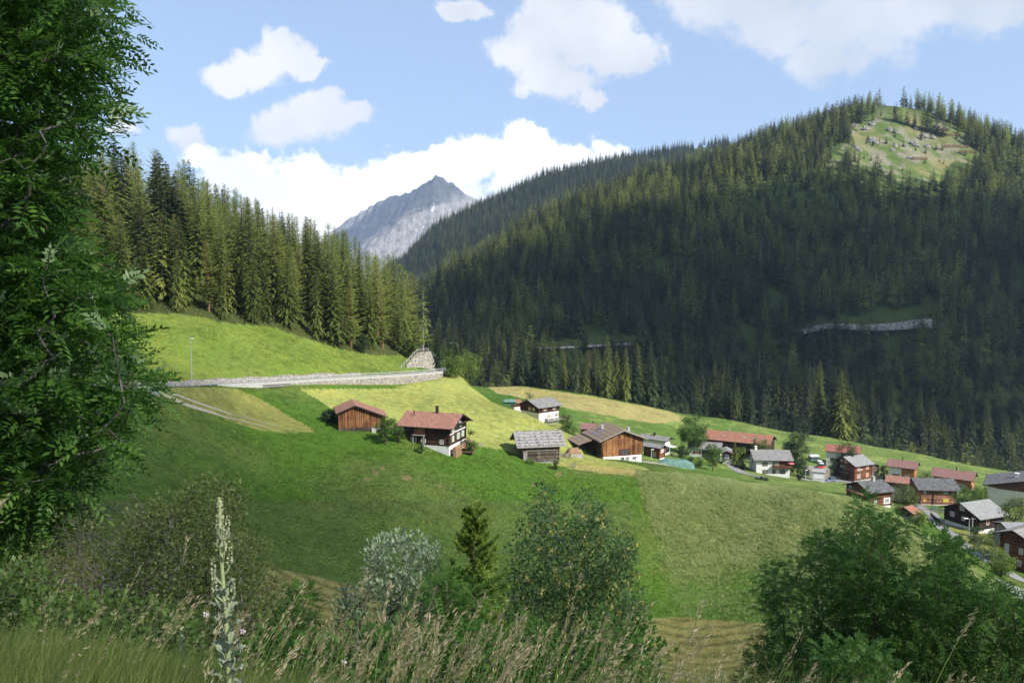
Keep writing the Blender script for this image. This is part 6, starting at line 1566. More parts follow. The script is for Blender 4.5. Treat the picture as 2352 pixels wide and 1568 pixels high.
# tarpaulined heap
def heap(name, label, cat, p, rz, a, b_, h, mat, seed=0, n=26, ang=1.0):
    rng = np.random.default_rng(seed); u = np.linspace(-1, 1, n); U, Vv = np.meshgrid(u, u, indexing='ij')
    z = np.clip(1-np.maximum(np.abs(U)**(2.5*ang), np.abs(Vv)**(2.5*ang)), 0, 1)**.7*(.75+.5*fbm(U*2+5, Vv*2+9, 3, seed))
    V = np.stack([U*a, Vv*b_, z*h-.05], -1).reshape(-1, 3); i = np.arange(n*n).reshape(n, n); q = np.stack([i[:-1, :-1], i[1:, :-1], i[1:, 1:], i[:-1, 1:]], -1).reshape(-1, 4)
    Bm = V.copy(); Bm[:, 2] = -1.0
    rim = np.concatenate([i[0, :], i[1:, -1], i[-1, -2::-1], i[-2:0:-1, 0]]); k = n*n
    sk_ = np.stack([rim, rim+k, np.roll(rim, -1)+k, np.roll(rim, -1)], -1)
    o = npmesh(name, np.concatenate([V, Bm]), np.concatenate([q, sk_]), M[mat], None, loc=p, smooth=True); o.rotation_euler = (0, 0, rz)
    return tag(o, label, cat)
p = gp(1550, 1078, d=222); heap('tarpaulin_heap', 'long low heap under a wrinkled green tarpaulin below the barnyard', 'tarpaulin', p, R(-12), 5.5, 2.6, 2.0, 'tarp', 3)
p = gp(1318, 1068, d=205); heap('hay_heap', 'brown rotting hay heap beside the old grey hut', 'hay heap', p, R(5), 2.1, 1.6, 2.1, 'hay', 5)
b = MB(); b.box(-1.6, 1.6, -.15, .15, -1, .7); o = b.build('concrete_block', M['concrete'], None, loc=p+Vector((.6, -1.8, 0))); tag(o, 'low concrete wall in front of the brown hay heap', 'wall')
p = gp(1298, 1069, d=200); r = empty('log_pen', p, 0, 'grey log pen between the old hut and the hay heap', 'pen')
b = MB()
for k_ in range(4): b.tube([(-1.6, 0, .1+k_*.28), (1.6, .1, .12+k_*.28)], .11, 7)
b.build('log', M['greyboards'], r)
b = MB()
for xx in (-1.5, 0, 1.5): b.box(xx-.08, xx+.08, -.2, -.06, -.4, 1.3)
b.build('post', M['greyboards'], r)
p = gp(1288, 1068, d=196); b = MB()
rngy = np.random.default_rng(8)
for k_ in range(14):
    a = rngy.uniform(-2.6, 1.6); b.bar((a, rngy.uniform(-.4, .3), .05+.05*k_), (a+rngy.uniform(1.5, 3), rngy.uniform(-.4, .3), .05+.05*k_+rngy.uniform(-.1, .15)), .18, .06)
o = b.build('board_pile', M['greyboards'], None, loc=gp(1238, 1064, d=193)); tag(o, 'loose pile of old grey boards in front of the hut', 'boards')
p = gp(1327, 1074, d=193); b = MB()
for k_ in range(5): b.bar((-.4+k_*.2, 0, 0), (-.7+k_*.28, .2, 1.3), .12, .06)
o = b.build('plank_stack', M['teal'], None, loc=gp(1318, 1076, d=190)); tag(o, 'few leaning teal planks at the corner of the hay heap', 'planks')
# firewood
def woodpile(px, py, d, L, h, rz, label, cap=True, nm='firewood_stack'):
    p = gp(px, py, d=d); r = empty(nm, p, rz, label, 'firewood')
    b = MB(); n = 10
    prof = [(-L/2, -.5), (L/2, -.5)]+[(L/2-L*k/n, h*(.85+.15*math.sin(k*1.9))) for k in range(n+1)]
    b.prism([(x, z) for x, z in prof], 'y', -.6, .6); b.build('logs', M['firewood'], r)
    if cap:
        c = MB()
        for k in range(n):
            x0 = -L/2+L*k/n; x1 = x0+L/n*.96; z = h*(.85+.15*math.sin((n-k)*1.9)); c.box(x0, x1, -.7, .7, z+.03, z+.10)
        c.build('cover', M['concrete'], r)
woodpile(1872, 985, 378, 9.5, 2.0, R(-12), 'long covered firewood stack at the left along the forest edge')
woodpile(1910, 991, 374, 8.5, 1.6, R(-14), 'middle brown firewood stack along the forest edge')
woodpile(1941, 996, 371, 7.0, 2.2, R(-14), 'right hand pale topped firewood stack along the forest edge')
woodpile(803, 996, 182, 3.0, .9, R(6), 'small heap of reddish split logs under the board barn', cap=False)
I = HOUSE2; q = Vector((I['L']/2+1.1, -I['W']*.28, -1.6)); q.rotate(Matrix.Rotation(I['phi'], 3, 'Z'))
r = empty('firewood_stack', I['root'].location+q, I['phi']+math.pi/2, 'neat golden firewood stack against the farmhouse corner', 'firewood'); b = MB(); b.box(-1.7, 1.7, -.4, .4, -1.2, 1.3); b.build('logs', M['firewood'], r, bevel=.05)
q = Vector((I['L']/2+1.8, I['W']*.18, -1.2)); q.rotate(Matrix.Rotation(I['phi'], 3, 'Z'))
heap('rubble_heap', 'pale brown heap of logs beside the farmhouse gable', 'heap', I['root'].location+q, 0, 1.6, 2.2, 1.6, 'firewood', 9)
p = gp(765, 990, d=186); b = MB()
for k_ in range(9): b.bar((-1.8+k_*.35, 0, 0), (-.6+k_*.25, .3, .9), .1, .06)
o = b.build('plank_stack', M['greyboards'], None, loc=p); tag(o, 'grey planks leaning at the left corner of the board barn', 'planks')
# parasol and garden furniture by the white chalet and the mauve roofed house
def parasol(p, label, c, h=2.2, closed=False):
    r = empty('parasol', p, 0, label, 'parasol'); m = MB(); m.tube([(0, 0, 0), (0, 0, h)], .03, 6); m.build('pole', M['steel'], r)
    m = MB(); k = 10
    if closed: m.tube([(0, 0, h*.35), (0, 0, h*.6), (0, 0, h)], [.22, .2, .03], 8)
    else:
        vs = [(0, 0, h)]+[(1.1*math.cos(2*math.pi*i/k), 1.1*math.sin(2*math.pi*i/k), h-.4) for i in range(k)]; vs += [(0, 0, h-.06)]+[(x, y, z-.04) for x, y, z in vs[1:]]
        m.add(vs, [(0, 1+i, 1+(i+1) % k) for i in range(k)]+[(k+1, k+2+(i+1) % k, k+2+i) for i in range(k)])
    m.build('canopy', paint('parasol_cloth_%s' % label[:4], c), r)
I = WHITE; q = Vector((I['L']*.52, -I['W']/2-.6, 2.75)); q.rotate(Matrix.Rotation(I['phi'], 3, 'Z')); parasol(I['root'].location+q, 'pink parasol on the balcony of the white chalet', (.6, .12, .16), 1.9)
parasol(gp(2108, 1100, d=290), 'closed white parasol right of the mauve roofed house', (.8, .8, .8), 3.0, True)
# slide rail structure at right foreground lane: flower bed
# rocks lying in the meadow
for k_, (px, py) in enumerate(((742, 1157), (1236, 1122), (1020, 1165), (1292, 1085))):
    p = gp(px, py); 
p = at(1170, 922, 300); b = MB()
p.z = max(p.z, Hs(p.x, p.y)); o = heap('tarpaulin_heap', 'small dark green covered load beyond the yellow crest', 'tarpaulin', p, 0, 2.6, 1.6, 1.1, 'tarp', 12)
p = at(1258+11, 945, 292)
# bin and mailbox
p = gp(2147, 1162, d=228); b = MB(); b.tube([(0, 0, 0), (0, 0, 1.0)], [.35, .4], 10); o = b.build('rain_barrel', paint('barrel_green', (.02, .25, .14)), None, loc=p); tag(o, 'bright green barrel at the foot of the log cabin', 'barrel')
# snow fences on the knob
def barrier(px0, px1, py, label):
    a = at(px0, py, 905); b_ = at(px1, py+2, 905)
    g0 = hit(px0, py, 700); g1 = hit(px1, py+1, 700)
    if g0 is None or g1 is None: return
    r = empty('avalanche_barrier', g0, 0, label, 'barrier'); d = g1-g0; n = 10; b = MB()
    for k in range(n): 
        q = d*(k+.5)/n; b.bar(q+Vector((0, 0, -1)), q+Vector((0, -1.0, 3)), .5, .4)
    b.build('post', M['barkred'], r)
    b = MB()
    for hh in (.8, 1.8, 2.8): b.bar(Vector((0, -.5, hh)), d+Vector((0, -.5, hh)), .4, .45)
    b.build('crossbar', M['barkred'], r)
barrier(2094, 2130, 367, 'upper rusty avalanche barrier near the right flank of the bare summit'); 
for (a, b_, c, l) in ((2167, 2225, 339, 'rusty avalanche barrier just under the right end of the summit meadow'), (2157, 2205, 312, 'rusty avalanche barrier below the summit trees'), (2200, 2245, 352, 'lower right rusty avalanche barrier on the bare summit'), (2140, 2180, 301, 'topmost rusty avalanche barrier on the bare summit')):
    barrier(a, b_, c, l)
# rocks on the knob
def crags():
    rng = np.random.default_rng(31)
    ring_ = [(rng.uniform(1940, 2170), rng.uniform(285, 365), rng.uniform(3, 6.5)) for _ in range(12)]
    for k, (px, py, s) in enumerate(ring_+list(((1962, 292, 7), (1988, 300, 8), (2000, 290, 7), (2040, 295, 6), (2062, 300, 5), (1992, 325, 9), (2010, 330, 7), (2100, 325, 8), (2120, 312, 8), (2105, 340, 7), (2140, 322, 6), (2080, 335, 6), (2048, 345, 5), (1975, 345, 5), (2125, 345, 6)))):
        g = hit(px+rng.normal(0, 5), py+rng.normal(0, 4), 700)
        if g is None: continue
        n = 24; u = np.linspace(0, 1, n); th = np.linspace(0, 6.2832, n, endpoint=False)
        U, Tt = np.meshgrid(np.linspace(0, math.pi, n), th, indexing='ij'); rr = s*.62*(.25+1.5*np.abs(fbm(U*3.0+k, np.abs(Tt-math.pi)*2.6+3*k, 5, k)-.15))
        V = np.stack([rr*np.sin(U)*np.cos(Tt)*1.15, rr*np.sin(U)*np.sin(Tt)*.5, rr*np.cos(U)*1.0], -1).reshape(-1, 3)
        i = np.arange(n*n).reshape(n, n); q = np.stack([i[:-1], i[1:], np.roll(i, -1, 1)[1:], np.roll(i, -1, 1)[:-1]], -1).reshape(-1, 4)
        o = npmesh('crag', V, q, M['rock'], None, loc=g, smooth=False); tag(o, 'pale jagged crag breaking out of the bare summit meadow', 'rock', 'crags on the bare summit')
crags()
# ------------------------------------------------------------------ village trees and bushes
LM['leafy'] = leaf_mat('tree_leaves', (.022, .052, .008), (.058, .120, .018), (.120, .190, .040), .35, .5, .2, .1)
LM['leafy_dark'] = leaf_mat('dark_tree_leaves', (.012, .028, .008), (.028, .060, .014), (.060, .105, .028), .25, .5, .3, .1)
LM['leafy_light'] = leaf_mat('bright_bush_leaves', (.045, .085, .012), (.100, .165, .022), (.190, .260, .045), .35, .5, .3, .1)
LM['olive'] = leaf_mat('olive_leaves', (.040, .062, .014), (.085, .118, .030), (.150, .185, .055), .35, .55, .2, .1)
def broadleaf(name, label, cat, p, h, w, mat='leafy', seed=0, nc=60, nl=45, ls=.34, trunk=.22, shape='round', bark='bark', group=None, z0=.18, flowers=None, depth=None):
    rng = np.random.default_rng(seed); cx = []
    depth = depth or w
    while len(cx) < nc:
        v = rng.uniform(-1, 1, 3); r_ = np.linalg.norm(v)
        if r_ > 1 or r_ < .30: continue
        f = (v[2]+1)/2
        if shape == 'cone': k = 1.05*(1-f)**.8+.05; v[0] = v[0]/max(.3, math.sqrt(max(0, 1-v[2]**2)))*k; v[1] = v[1]/max(.3, math.sqrt(max(0, 1-v[2]**2)))*k
        elif shape == 'wide': v[2] = v[2]*.9
        cx.append((v[0]*w/2, v[1]*depth/2, h*z0+(h*(1-z0))*(f*.94+.03)))
    C_ = np.array(cx)+rng.normal(0, .03*h, (nc, 3)); C_[:, 2] = np.clip(C_[:, 2], .1*h, h)
    root_pts = [(0, 0, -.3), (0, 0, h*z0*.6), (.02*h, 0, h*z0*1.2), (.0, .02*h, h*.45)]
    P, par, wt, nr = grow(C_, root_pts, bias=.25)
    bv, bq = branch_mesh(P, par, wt, trunk, .5, 5, .08, rng)
    cr = .5*(w*depth*h)**(1/3)/nc**(1/3)*1.15
    n = nc*nl; c = np.repeat(C_, nl, 0); o = rng.normal(0, 1, (n, 3)); o = unit(o)*(rng.random((n, 1))**.5)*cr*np.array([1, 1, .8])
    pos = c+o
    dr = unit(o+np.array([0, 0, -.15])+rng.normal(0, .35, (n, 3)))
    nn = unit(o+np.array([0, 0, .9])+rng.normal(0, .45, (n, 3)))
    l = ls*rng.uniform(.7, 1.3, n)
    V, q = leafquads(pos, dr, nn, l, l*.75, fold=.15)
    tint = np.repeat(np.clip(np.repeat(rng.uniform(.2, .75, nc), nl)+rng.normal(0, .16, n), 0, 1), 4)
    root = empty(name, p, 0, label, cat, group)
    npmesh('foliage' if cat in ('bush', 'shrub') else 'crown', V, q, LM[mat], root, attrs={'tint': tint})
    npmesh('stem' if cat in ('bush', 'shrub') else 'trunk', bv, bq, M[bark], root)
    return root
def vt(px, pyb, pyt, wpx, d, label, mat='leafy', name='tree', cat='tree', **k):
    p = gp(px, pyb, d=d); ppm = F/d; h = (at(px, pyt, d).z-p.z)
    if h < .5: h = (pyb-pyt)/ppm
    return broadleaf(name, label, cat, p-Vector((0, 0, .1)), h, wpx/ppm, mat, **k)
vt(1592, 1020, 946, 64, 272, 'big round maple behind the white cottage', seed=1, nc=90, nl=60, ls=.42, trunk=.35)
vt(1830, 1072, 986, 58, 275, 'broad dark tree right of the white chalet', 'leafy_dark', seed=2, nc=110, nl=60, ls=.40, trunk=.3, z0=.05)
vt(1813, 1072, 1012, 36, 285, 'leafy green crown just behind the white chalet roof', seed=3, nc=50, nl=50, ls=.38)
vt(1637, 1078, 1020, 42, 236, 'small fruit tree with short trunk on the cottage lawn', 'leafy', seed=4, nc=55, nl=45, ls=.32, trunk=.18, z0=.25)
vt(1740, 1034, 1004, 30, 285, 'pale green tree in front of the long barn roof', 'olive', seed=5, nc=40, nl=45, ls=.36)
vt(1758, 1034, 1006, 18, 286, 'slim pale tree beside the right end of the long barn', 'olive', seed=6, nc=26, nl=40, ls=.34)
vt(1568, 1058, 1020, 22, 258, 'dark hedge like tree left of the white cottage', 'leafy_dark', seed=7, nc=34, nl=45, ls=.32, z0=.03)
vt(1570, 1066, 1044, 16, 250, 'small bush under the hedge like tree', 'leafy_light', 'bush', 'bush', seed=8, nc=16, nl=40, ls=.28, z0=.03)
vt(1584, 1062, 1046, 18, 245, 'low green bush at the corner of the white cottage', 'leafy', 'bush', 'bush', seed=9, nc=16, nl=40, ls=.28, z0=.02)
vt(1605, 1062, 1046, 24, 243, 'yellowish bush in front of the white cottage wall', 'leafy_light', 'bush', 'bush', seed=10, nc=22, nl=40, ls=.28, z0=.02)
vt(1702, 1056, 1028, 24, 265, 'bright round tree beside the carport', 'leafy_light', seed=11, nc=34, nl=45, ls=.32, z0=.2)
vt(1692, 1058, 1038, 18, 262, 'bright bush next to the carport post', 'leafy_light', 'bush', 'bush', seed=12, nc=20, nl=40, ls=.3, z0=.03)
vt(1704, 1072, 1056, 14, 258, 'dark clipped hedge along the curved driveway', 'leafy_dark', 'bush', 'bush', seed=13, nc=16, nl=40, ls=.28, z0=.02)
vt(1944, 1076, 1006, 46, 296, 'round dark tree with reddish fruit before the red roofed house', 'leafy_dark', seed=14, nc=70, nl=55, ls=.36, trunk=.25)
vt(1915, 1085, 1050, 26, 292, 'dark tree at the left wall of the tall brown house', 'leafy_dark', seed=15, nc=36, nl=45, ls=.34, z0=.05)
vt(2081, 1168, 1113, 56, 186, 'round apple tree in front of the log cabin', 'olive', seed=16, nc=80, nl=50, ls=.26, trunk=.22, z0=.2)
vt(2225, 1152, 1116, 62, 222, 'bushy laurel tree right of the log cabin', 'leafy', seed=17, nc=60, nl=50, ls=.32, z0=.05)
vt(2250, 1150, 1112, 30, 225, 'yellow green leafy tree next to the two small firs', 'leafy_light', seed=18, nc=34, nl=45, ls=.32, z0=.1)
vt(2330, 1192, 1128, 52, 172, 'loose green tree in front of the big cream house', 'olive', seed=19, nc=60, nl=45, ls=.26, trunk=.18, z0=.25)
vt(2297, 1308, 1257, 60, 128, 'bright rounded bush below the reddish farmhouse', 'leafy_light', 'bush', 'bush', seed=20, nc=80, nl=55, ls=.20, z0=.02)
vt(2258, 1290, 1226, 60, 132, 'thin grey green tree leaning over the village lane', 'olive', seed=21, nc=60, nl=32, ls=.17, trunk=.12, z0=.3, bark='barkgrey')
vt(2245, 1240, 1206, 40, 158, 'dark bushes under the corner of the black chalet', 'leafy_dark', 'bush', 'bush', seed=22, nc=34, nl=45, ls=.22, z0=.02)
vt(2290, 1232, 1208, 36, 170, 'green shrubs before the white base of the black chalet', 'leafy', 'bush', 'bush', seed=23, nc=30, nl=45, ls=.22, z0=.02)
vt(2110, 1205, 1170, 34, 160, 'light green bush on the lane bank below the little shed', 'leafy_light', 'bush', 'bush', seed=24, nc=34, nl=45, ls=.22, z0=.02)
vt(2206, 1246, 1226, 24, 150, 'grey green bushes beside the bend of the village lane', 'olive', 'bush', 'bush', seed=25, nc=20, nl=40, ls=.2, z0=.02)
vt(2320, 1215, 1185, 26, 178, 'small green bush behind the black chalet', 'leafy', 'bush', 'bush', seed=46, nc=24, nl=40, ls=.24, z0=.02)
vt(2030, 1090, 1068, 22, 300, 'dark green bush between the tall brown and the mauve roofed house', 'leafy_dark', 'bush', 'bush', seed=26, nc=22, nl=40, ls=.32, z0=.02)
vt(2125, 1098, 1080, 36, 285, 'sunlit garden shrubs right of the mauve roofed house', 'leafy_light', 'bush', 'bush', seed=27, nc=26, nl=40, ls=.3, z0=.02)
vt(1300, 985, 945, 26, 272, 'grey green tree beside the balcony of the distant chalet', 'olive', seed=28, nc=40, nl=45, ls=.32, z0=.05)
vt(1305, 1000, 972, 46, 262, 'dark bushes under the balcony of the distant chalet', 'leafy', 'bush', 'bush', seed=29, nc=36, nl=45, ls=.34, z0=.02)
vt(1215, 918, 893, 24, 318, 'pale young birch above the roof of the distant chalet', 'olive', seed=30, nc=26, nl=36, ls=.34, z0=.1)
vt(1752, 1104, 1096, 34, 225, 'flat dark juniper bush on the mown strip below the white chalet', 'leafy_dark', 'bush', 'bush', seed=31, nc=20, nl=45, ls=.26, z0=.02)
vt(1838, 1100, 1080, 16, 250, 'dark shrub beside the white garage lamp', 'leafy_dark', 'bush', 'bush', seed=32, nc=16, nl=40, ls=.28, z0=.02)
vt(758, 992, 937, 34, 184, 'bushy tree at the left corner of the board barn', 'leafy_dark', seed=33, nc=50, nl=50, ls=.25, z0=.04, trunk=.14)
vt(886, 998, 955, 48, 176, 'gnarled green tree between the barn and the farmhouse', 'leafy', seed=34, nc=60, nl=50, ls=.26, z0=.22, trunk=.2)
vt(915, 1004, 974, 28, 178, 'small green tree touching the left wall of the farmhouse', 'leafy', seed=35, nc=30, nl=45, ls=.25, z0=.15)
vt(1082, 1018, 985, 28, 182, 'shrub behind the right gable of the farmhouse', 'leafy', 'bush', 'bush', seed=36, nc=30, nl=45, ls=.25, z0=.05)
vt(968, 1026, 1012, 14, 175, 'small bush by the stone steps of the farmhouse', 'leafy', 'bush', 'bush', seed=37, nc=12, nl=40, ls=.2, z0=.02)
vt(1218, 1060, 1048, 20, 188, 'nettles at the left corner of the old hut', 'leafy_light', 'bush', 'bush', seed=38, nc=14, nl=40, ls=.2, z0=.02)
vt(1277, 1072, 1054, 14, 187, 'green elder bush before the right corner of the old hut', 'leafy', 'bush', 'bush', seed=39, nc=14, nl=40, ls=.22, z0=.02)
for (px, pb, pt, w, d, lb, mt, sd) in ((1018, 850, 786, 44, 268, 'rounded green tree just behind the end of the hill road', 'leafy', 40), (1042, 868, 816, 54, 246, 'leafy bush hanging over the end of the road railing', 'leafy_light', 41), (1076, 862, 806, 58, 252, 'bright broad leaved bush right of the curved street lamp', 'leafy_light', 42), (992, 820, 790, 30, 272, 'scrub on top of the triangular stone wall', 'leafy', 43), (940, 815, 780, 30, 262, 'low scrub under the last trees of the wood', 'leafy', 44), (832, 790, 765, 26, 246, 'blue green bush at the lower edge of the wood', 'leafy_dark', 45)):
    vt(px, pb, pt, w, d, lb, mt, 'bush', 'bush', seed=sd, nc=44, nl=45, ls=.42 if sd in (41, 42) else .32, z0=.04)
# two garden firs and two slim spruces in front of the long barn
put_tree('sp0', gp(2236, 1134, d=232), (1134-1083)/F*232, 1, 'left one of two dark garden firs near the cream house', None, 1.5, name='garden_fir')
put_tree('sp1', gp(2263, 1142, d=232), (1142-1086)/F*232, 2, 'right one of two dark garden firs near the cream house', None, 1.5, name='garden_fir')
put_tree('su0', gp(1642, 1046, d=250), (1050-993)/F*250, 2, 'slim spruce in front of the white cottage porch', None, 1.35, name='garden_fir')
put_tree('su1', gp(1688, 1050, d=262), (1054-993)/F*262, 2, 'slim spruce between the carport and the long barn', None, 1.35, name='garden_fir')
put_tree('su2', gp(2218, 1140, d=228), (1140-1096)/F*228, 2, 'light green garden spruce left of the two dark firs', None, 1.4, name='garden_fir')
# ------------------------------------------------------------------ foreground: near ash tree, shrubs, mullein, grasses
LM['ash'] = leaf_mat('ash_leaves', (.015, .046, .007), (.036, .098, .013), (.095, .195, .032), .38, .5, .25, .05)
LM['ash_pale'] = leaf_mat('pale_ash_undersides', (.12, .19, .08), (.19, .28, .12), (.28, .37, .18), .3, .5, .4, .05)
LM['rowan'] = leaf_mat('rowan_leaves', (.022, .064, .010), (.044, .112, .016), (.095, .185, .035), .40, .5, .18, .1)
LM['silver'] = leaf_mat('silver_leaves', (.045, .09, .03), (.11, .165, .075), (.30, .36, .24), .3, .6, .3, .05)
LM['haw'] = leaf_mat('hawthorn_leaves', (.045, .065, .016), (.085, .115, .028), (.140, .170, .050), .35, .5, .3, .05)
LM['maple'] = leaf_mat('maple_leaves', (.028, .070, .018), (.060, .125, .030), (.140, .210, .080), .40, .5, .25, .05)
LM['keys'] = leaf_mat('yellow_seed_keys', (.26, .26, .07), (.38, .37, .11), (.50, .47, .17), .35, .6, .2, .05)
LM['youngspruce'] = leaf_mat('young_spruce_needles', (.075, .140, .020), (.150, .250, .036), (.250, .330, .065), .42, .5, .3, .05)
LM['weed'] = leaf_mat('weed_leaves', (.035, .070, .015), (.070, .125, .025), (.130, .190, .045), .4, .5, .3, .05)
LM['mullein'] = leaf_mat('felted_mullein_leaves', (.16, .20, .12), (.25, .30, .20), (.36, .40, .29), .2, .85, .1, .05)
LM['mflower'] = leaf_mat('mullein_buds', (.22, .25, .15), (.36, .38, .26), (.48, .47, .28), .2, .85, .1, .05)
LM['grass'] = leaf_mat('green_grass_blades', (.070, .105, .022), (.125, .175, .040), (.210, .250, .075), .45, .6, .25, .02)
LM['straw'] = leaf_mat('tan_seed_heads', (.21, .145, .08), (.38, .29, .175), (.56, .45, .30), .4, .7, .2, .02)
def poly_points(poly, n, d0, d1, rng, holes=(), minz=None):
    xs = [p[0] for p in poly]; ys = [p[1] for p in poly]; out = []
    while len(out) < n:
        px = rng.uniform(min(xs), max(xs)); py = rng.uniform(min(ys), max(ys))
        if not inpoly(np.array([px]), np.array([py]), poly)[0]: continue
        if any(((px-h[0])/h[2])**2+((py-h[1])/h[3])**2 < 1 for h in holes): continue
        d = rng.uniform(d0, d1); v = ray(px, py); out.append(v*(d/v[1]))
    return np.array(out)
def plant(name, label, cat, pts, roots, leaves, r0, bark='bark', crown='foliage', stem='stem', bias=.2, power=.5, wob=.08, k=5, seed=0, group=None, extra=None):
    """pts: twig ends; leaves(P, D, rng) -> list of (V, q, tint, material)"""
    rng = np.random.default_rng(seed); P, par, wt, nr = grow(pts, roots, bias=bias)
    o = Vector(roots[0]); bv, bq = branch_mesh(P, par, wt, r0, power, k, wob, rng)
    root = empty(name, o, 0, label, cat, group); ov = np.array(o)
    npmesh(stem, bv-ov, bq, M[bark], root)
    tips = P[nr:]; pd = unit(tips-P[par[nr:]])
    for i, (V, q, t, m) in enumerate(leaves(tips, pd, rng)):
        npmesh(crown if i == 0 else extra or crown, V-ov, q, m, root, attrs={'tint': t})
    return root
def pinnate(nper, L, npair, ll, lw, spread, mat, up=.1, droop=.3, pale=None, pf=.0):
    def f(tips, pd, rng):
        n = len(tips)*nper; c = np.repeat(tips, nper, 0); d = np.repeat(pd, nper, 0)
        out = rng.normal(0, 1, (n, 3)); out[:, 2] *= .55; out = unit(out)
        D = unit(out*1.0+d*.5+np.array([0, 0, up])); pos = c+out*rng.uniform(0, spread, (n, 1))
        Nn = unit(np.array([0, 0, 1.])+rng.normal(0, .4, (n, 3)))
        ln = L*rng.uniform(.75, 1.2, n)
        res = []
        if pf:
            s = rng.random(n) < pf
            a = compound(pos[~s], D[~s], Nn[~s], ln[~s], npair, ll, lw, rng, droop); res.append((*a, mat))
            # young shoots: fans of pale leaves at the twig tips
            a = compound(pos[s], D[s]+np.array([0, 0, .3]), Nn[s]+rng.normal(0, .6, (s.sum(), 3)), ln[s]*1.05, npair, ll*1.1, lw*1.3, rng, droop*.5); res.append((*a, pale))
        else: res.append((*compound(pos, D, Nn, ln, npair, ll, lw, rng, droop), mat))
        return res
    return f
def simple(nper, ll, lw, spread, mat, up=.2, fold=.15, tn=.6, keys=None, nk=0):
    def f(tips, pd, rng):
        n = len(tips)*nper; c = np.repeat(tips, nper, 0); d = np.repeat(pd, nper, 0)
        out = unit(rng.normal(0, 1, (n, 3))); D = unit(out+d*.3+np.array([0, 0, up])); pos = c+out*(rng.random((n, 1))**.6)*spread
        Nn = unit(np.array([0, 0, 1.])+rng.normal(0, tn, (n, 3))); l = ll*rng.uniform(.6, 1.25, n)
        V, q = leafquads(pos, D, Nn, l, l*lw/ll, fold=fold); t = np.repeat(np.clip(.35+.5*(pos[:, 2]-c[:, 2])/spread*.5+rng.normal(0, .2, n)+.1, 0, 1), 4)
        res = [(V, q, t, mat)]
        if keys is not None:
            m = len(tips); s = rng.random(m) < .8; cc = tips[s]; kk = np.repeat(cc+rng.normal(0, spread*.35, cc.shape), nk, 0)
            D = unit(rng.normal(0, .45, kk.shape)+np.array([0, 0, -1.])); V, q = leafquads(kk+rng.normal(0, .02, kk.shape), D, unit(rng.normal(0, 1, kk.shape)), .065, .026)
            res.append((V, q, np.repeat(rng.random(len(kk)), 4), keys))
        return res
    return f
def gz(x, y, dz=0): return (x, y, Hs(x, y)+dz)
rngF = np.random.default_rng(99)
# --- big ash at the left edge
ASH = [(-250, -160), (235, -160), (252, -20), (262, 10), (245, 35), (262, 52), (316, 64), (306, 86), (262, 96), (286, 116), (292, 150), (260, 168), (286, 215), (250, 232), (292, 250), (262, 272), (240, 300), (212, 330), (160, 345), (138, 385), (142, 430), (160, 450), (172, 490), (192, 530), (186, 565), (205, 600), (240, 628), (232, 660), (286, 705), (300, 760), (290, 800), (322, 868), (350, 905), (330, 935), (322, 960), (330, 1005), (300, 1058), (262, 1082), (220, 1058), (200, 1010), (182, 1050), (180, 1100), (150, 1150), (105, 1198), (60, 1232), (0, 1240), (-250, 1260)]
holes = [(160, 912, 84, 24), (20, 262, 30, 30), (150, 380, 60, 30), (150, 990, 46, 26), (60, 900, 30, 12), (195, 1080, 12, 40), (5, 320, 16, 20), (115, 310, 16, 8)]
ASH = [(x-(50 if y < 450 else 22) if x > 0 else x, y) for x, y in ASH]
pts = poly_points(ASH, 1250, 7.2, 11.5, rngF, holes)
tx, ty = -6.6, 9.6
ashroot = [gz(tx, ty, -.3), (tx, ty, -3.5), (tx+.1, ty, -1.2), (tx+.3, ty-.1, .6), (tx+.5, ty-.2, 2.4), (tx+.8, ty-.2, 4.2)]
plant('ash_tree', 'big leafy ash tree filling the left edge of the foreground', 'tree', pts, ashroot, pinnate(14, .27, 5, .085, .031, .27, LM['ash'], .05, .35, LM['ash_pale'], .045), .20, 'twig', 'crown', 'trunk', .16, .55, .10, 5, 1, extra='young_leaves')
# --- grey twiggy hawthorn
HAW = [(60, 1290), (120, 1200), (200, 1150), (240, 1230), (330, 1180), (400, 1150), (470, 1105), (545, 1110), (560, 1200), (600, 1250), (640, 1320), (640, 1400), (560, 1480), (300, 1520), (150, 1420)]
pts = poly_points(HAW, 560, 6.6, 8.6, rngF)
hb = [gz(-2.6, 7.4, -.2), (-2.6, 7.4, -3.8), (-2.4, 7.4, -3.3)]
def hawleaf(tips, pd, rng):
    px = proj(tips[:, 0], tips[:, 1], tips[:, 2])[0]; k = (px > 300) | (rng.random(len(tips)) < .30)
    return simple(42, .036, .024, .15, LM['haw'], .2)(tips[k], pd[k], rng)
plant('hawthorn_bush', 'tangled grey twigged hawthorn with sparse small leaves on the left bank', 'bush', pts, hb, hawleaf, .028, 'twig', 'foliage', 'branches', .25, .50, .12, 4, 2)
DEAD = [(20, 1440), (60, 1330), (100, 1230), (170, 1165), (260, 1130), (300, 1110), (380, 1160), (420, 1180), (400, 1300), (330, 1400), (180, 1460)]
pts = poly_points(DEAD, 520, 6.4, 8.0, rngF)
plant('dead_bush', 'bare grey dead branches sprawling left of the hawthorn', 'bush', pts, [gz(-3.6, 7.2, -.2), (-3.5, 7.2, -3.9)], lambda t, d, r: [], .022, 'twig', 'foliage', 'branches', .45, .50, .16, 4, 3)
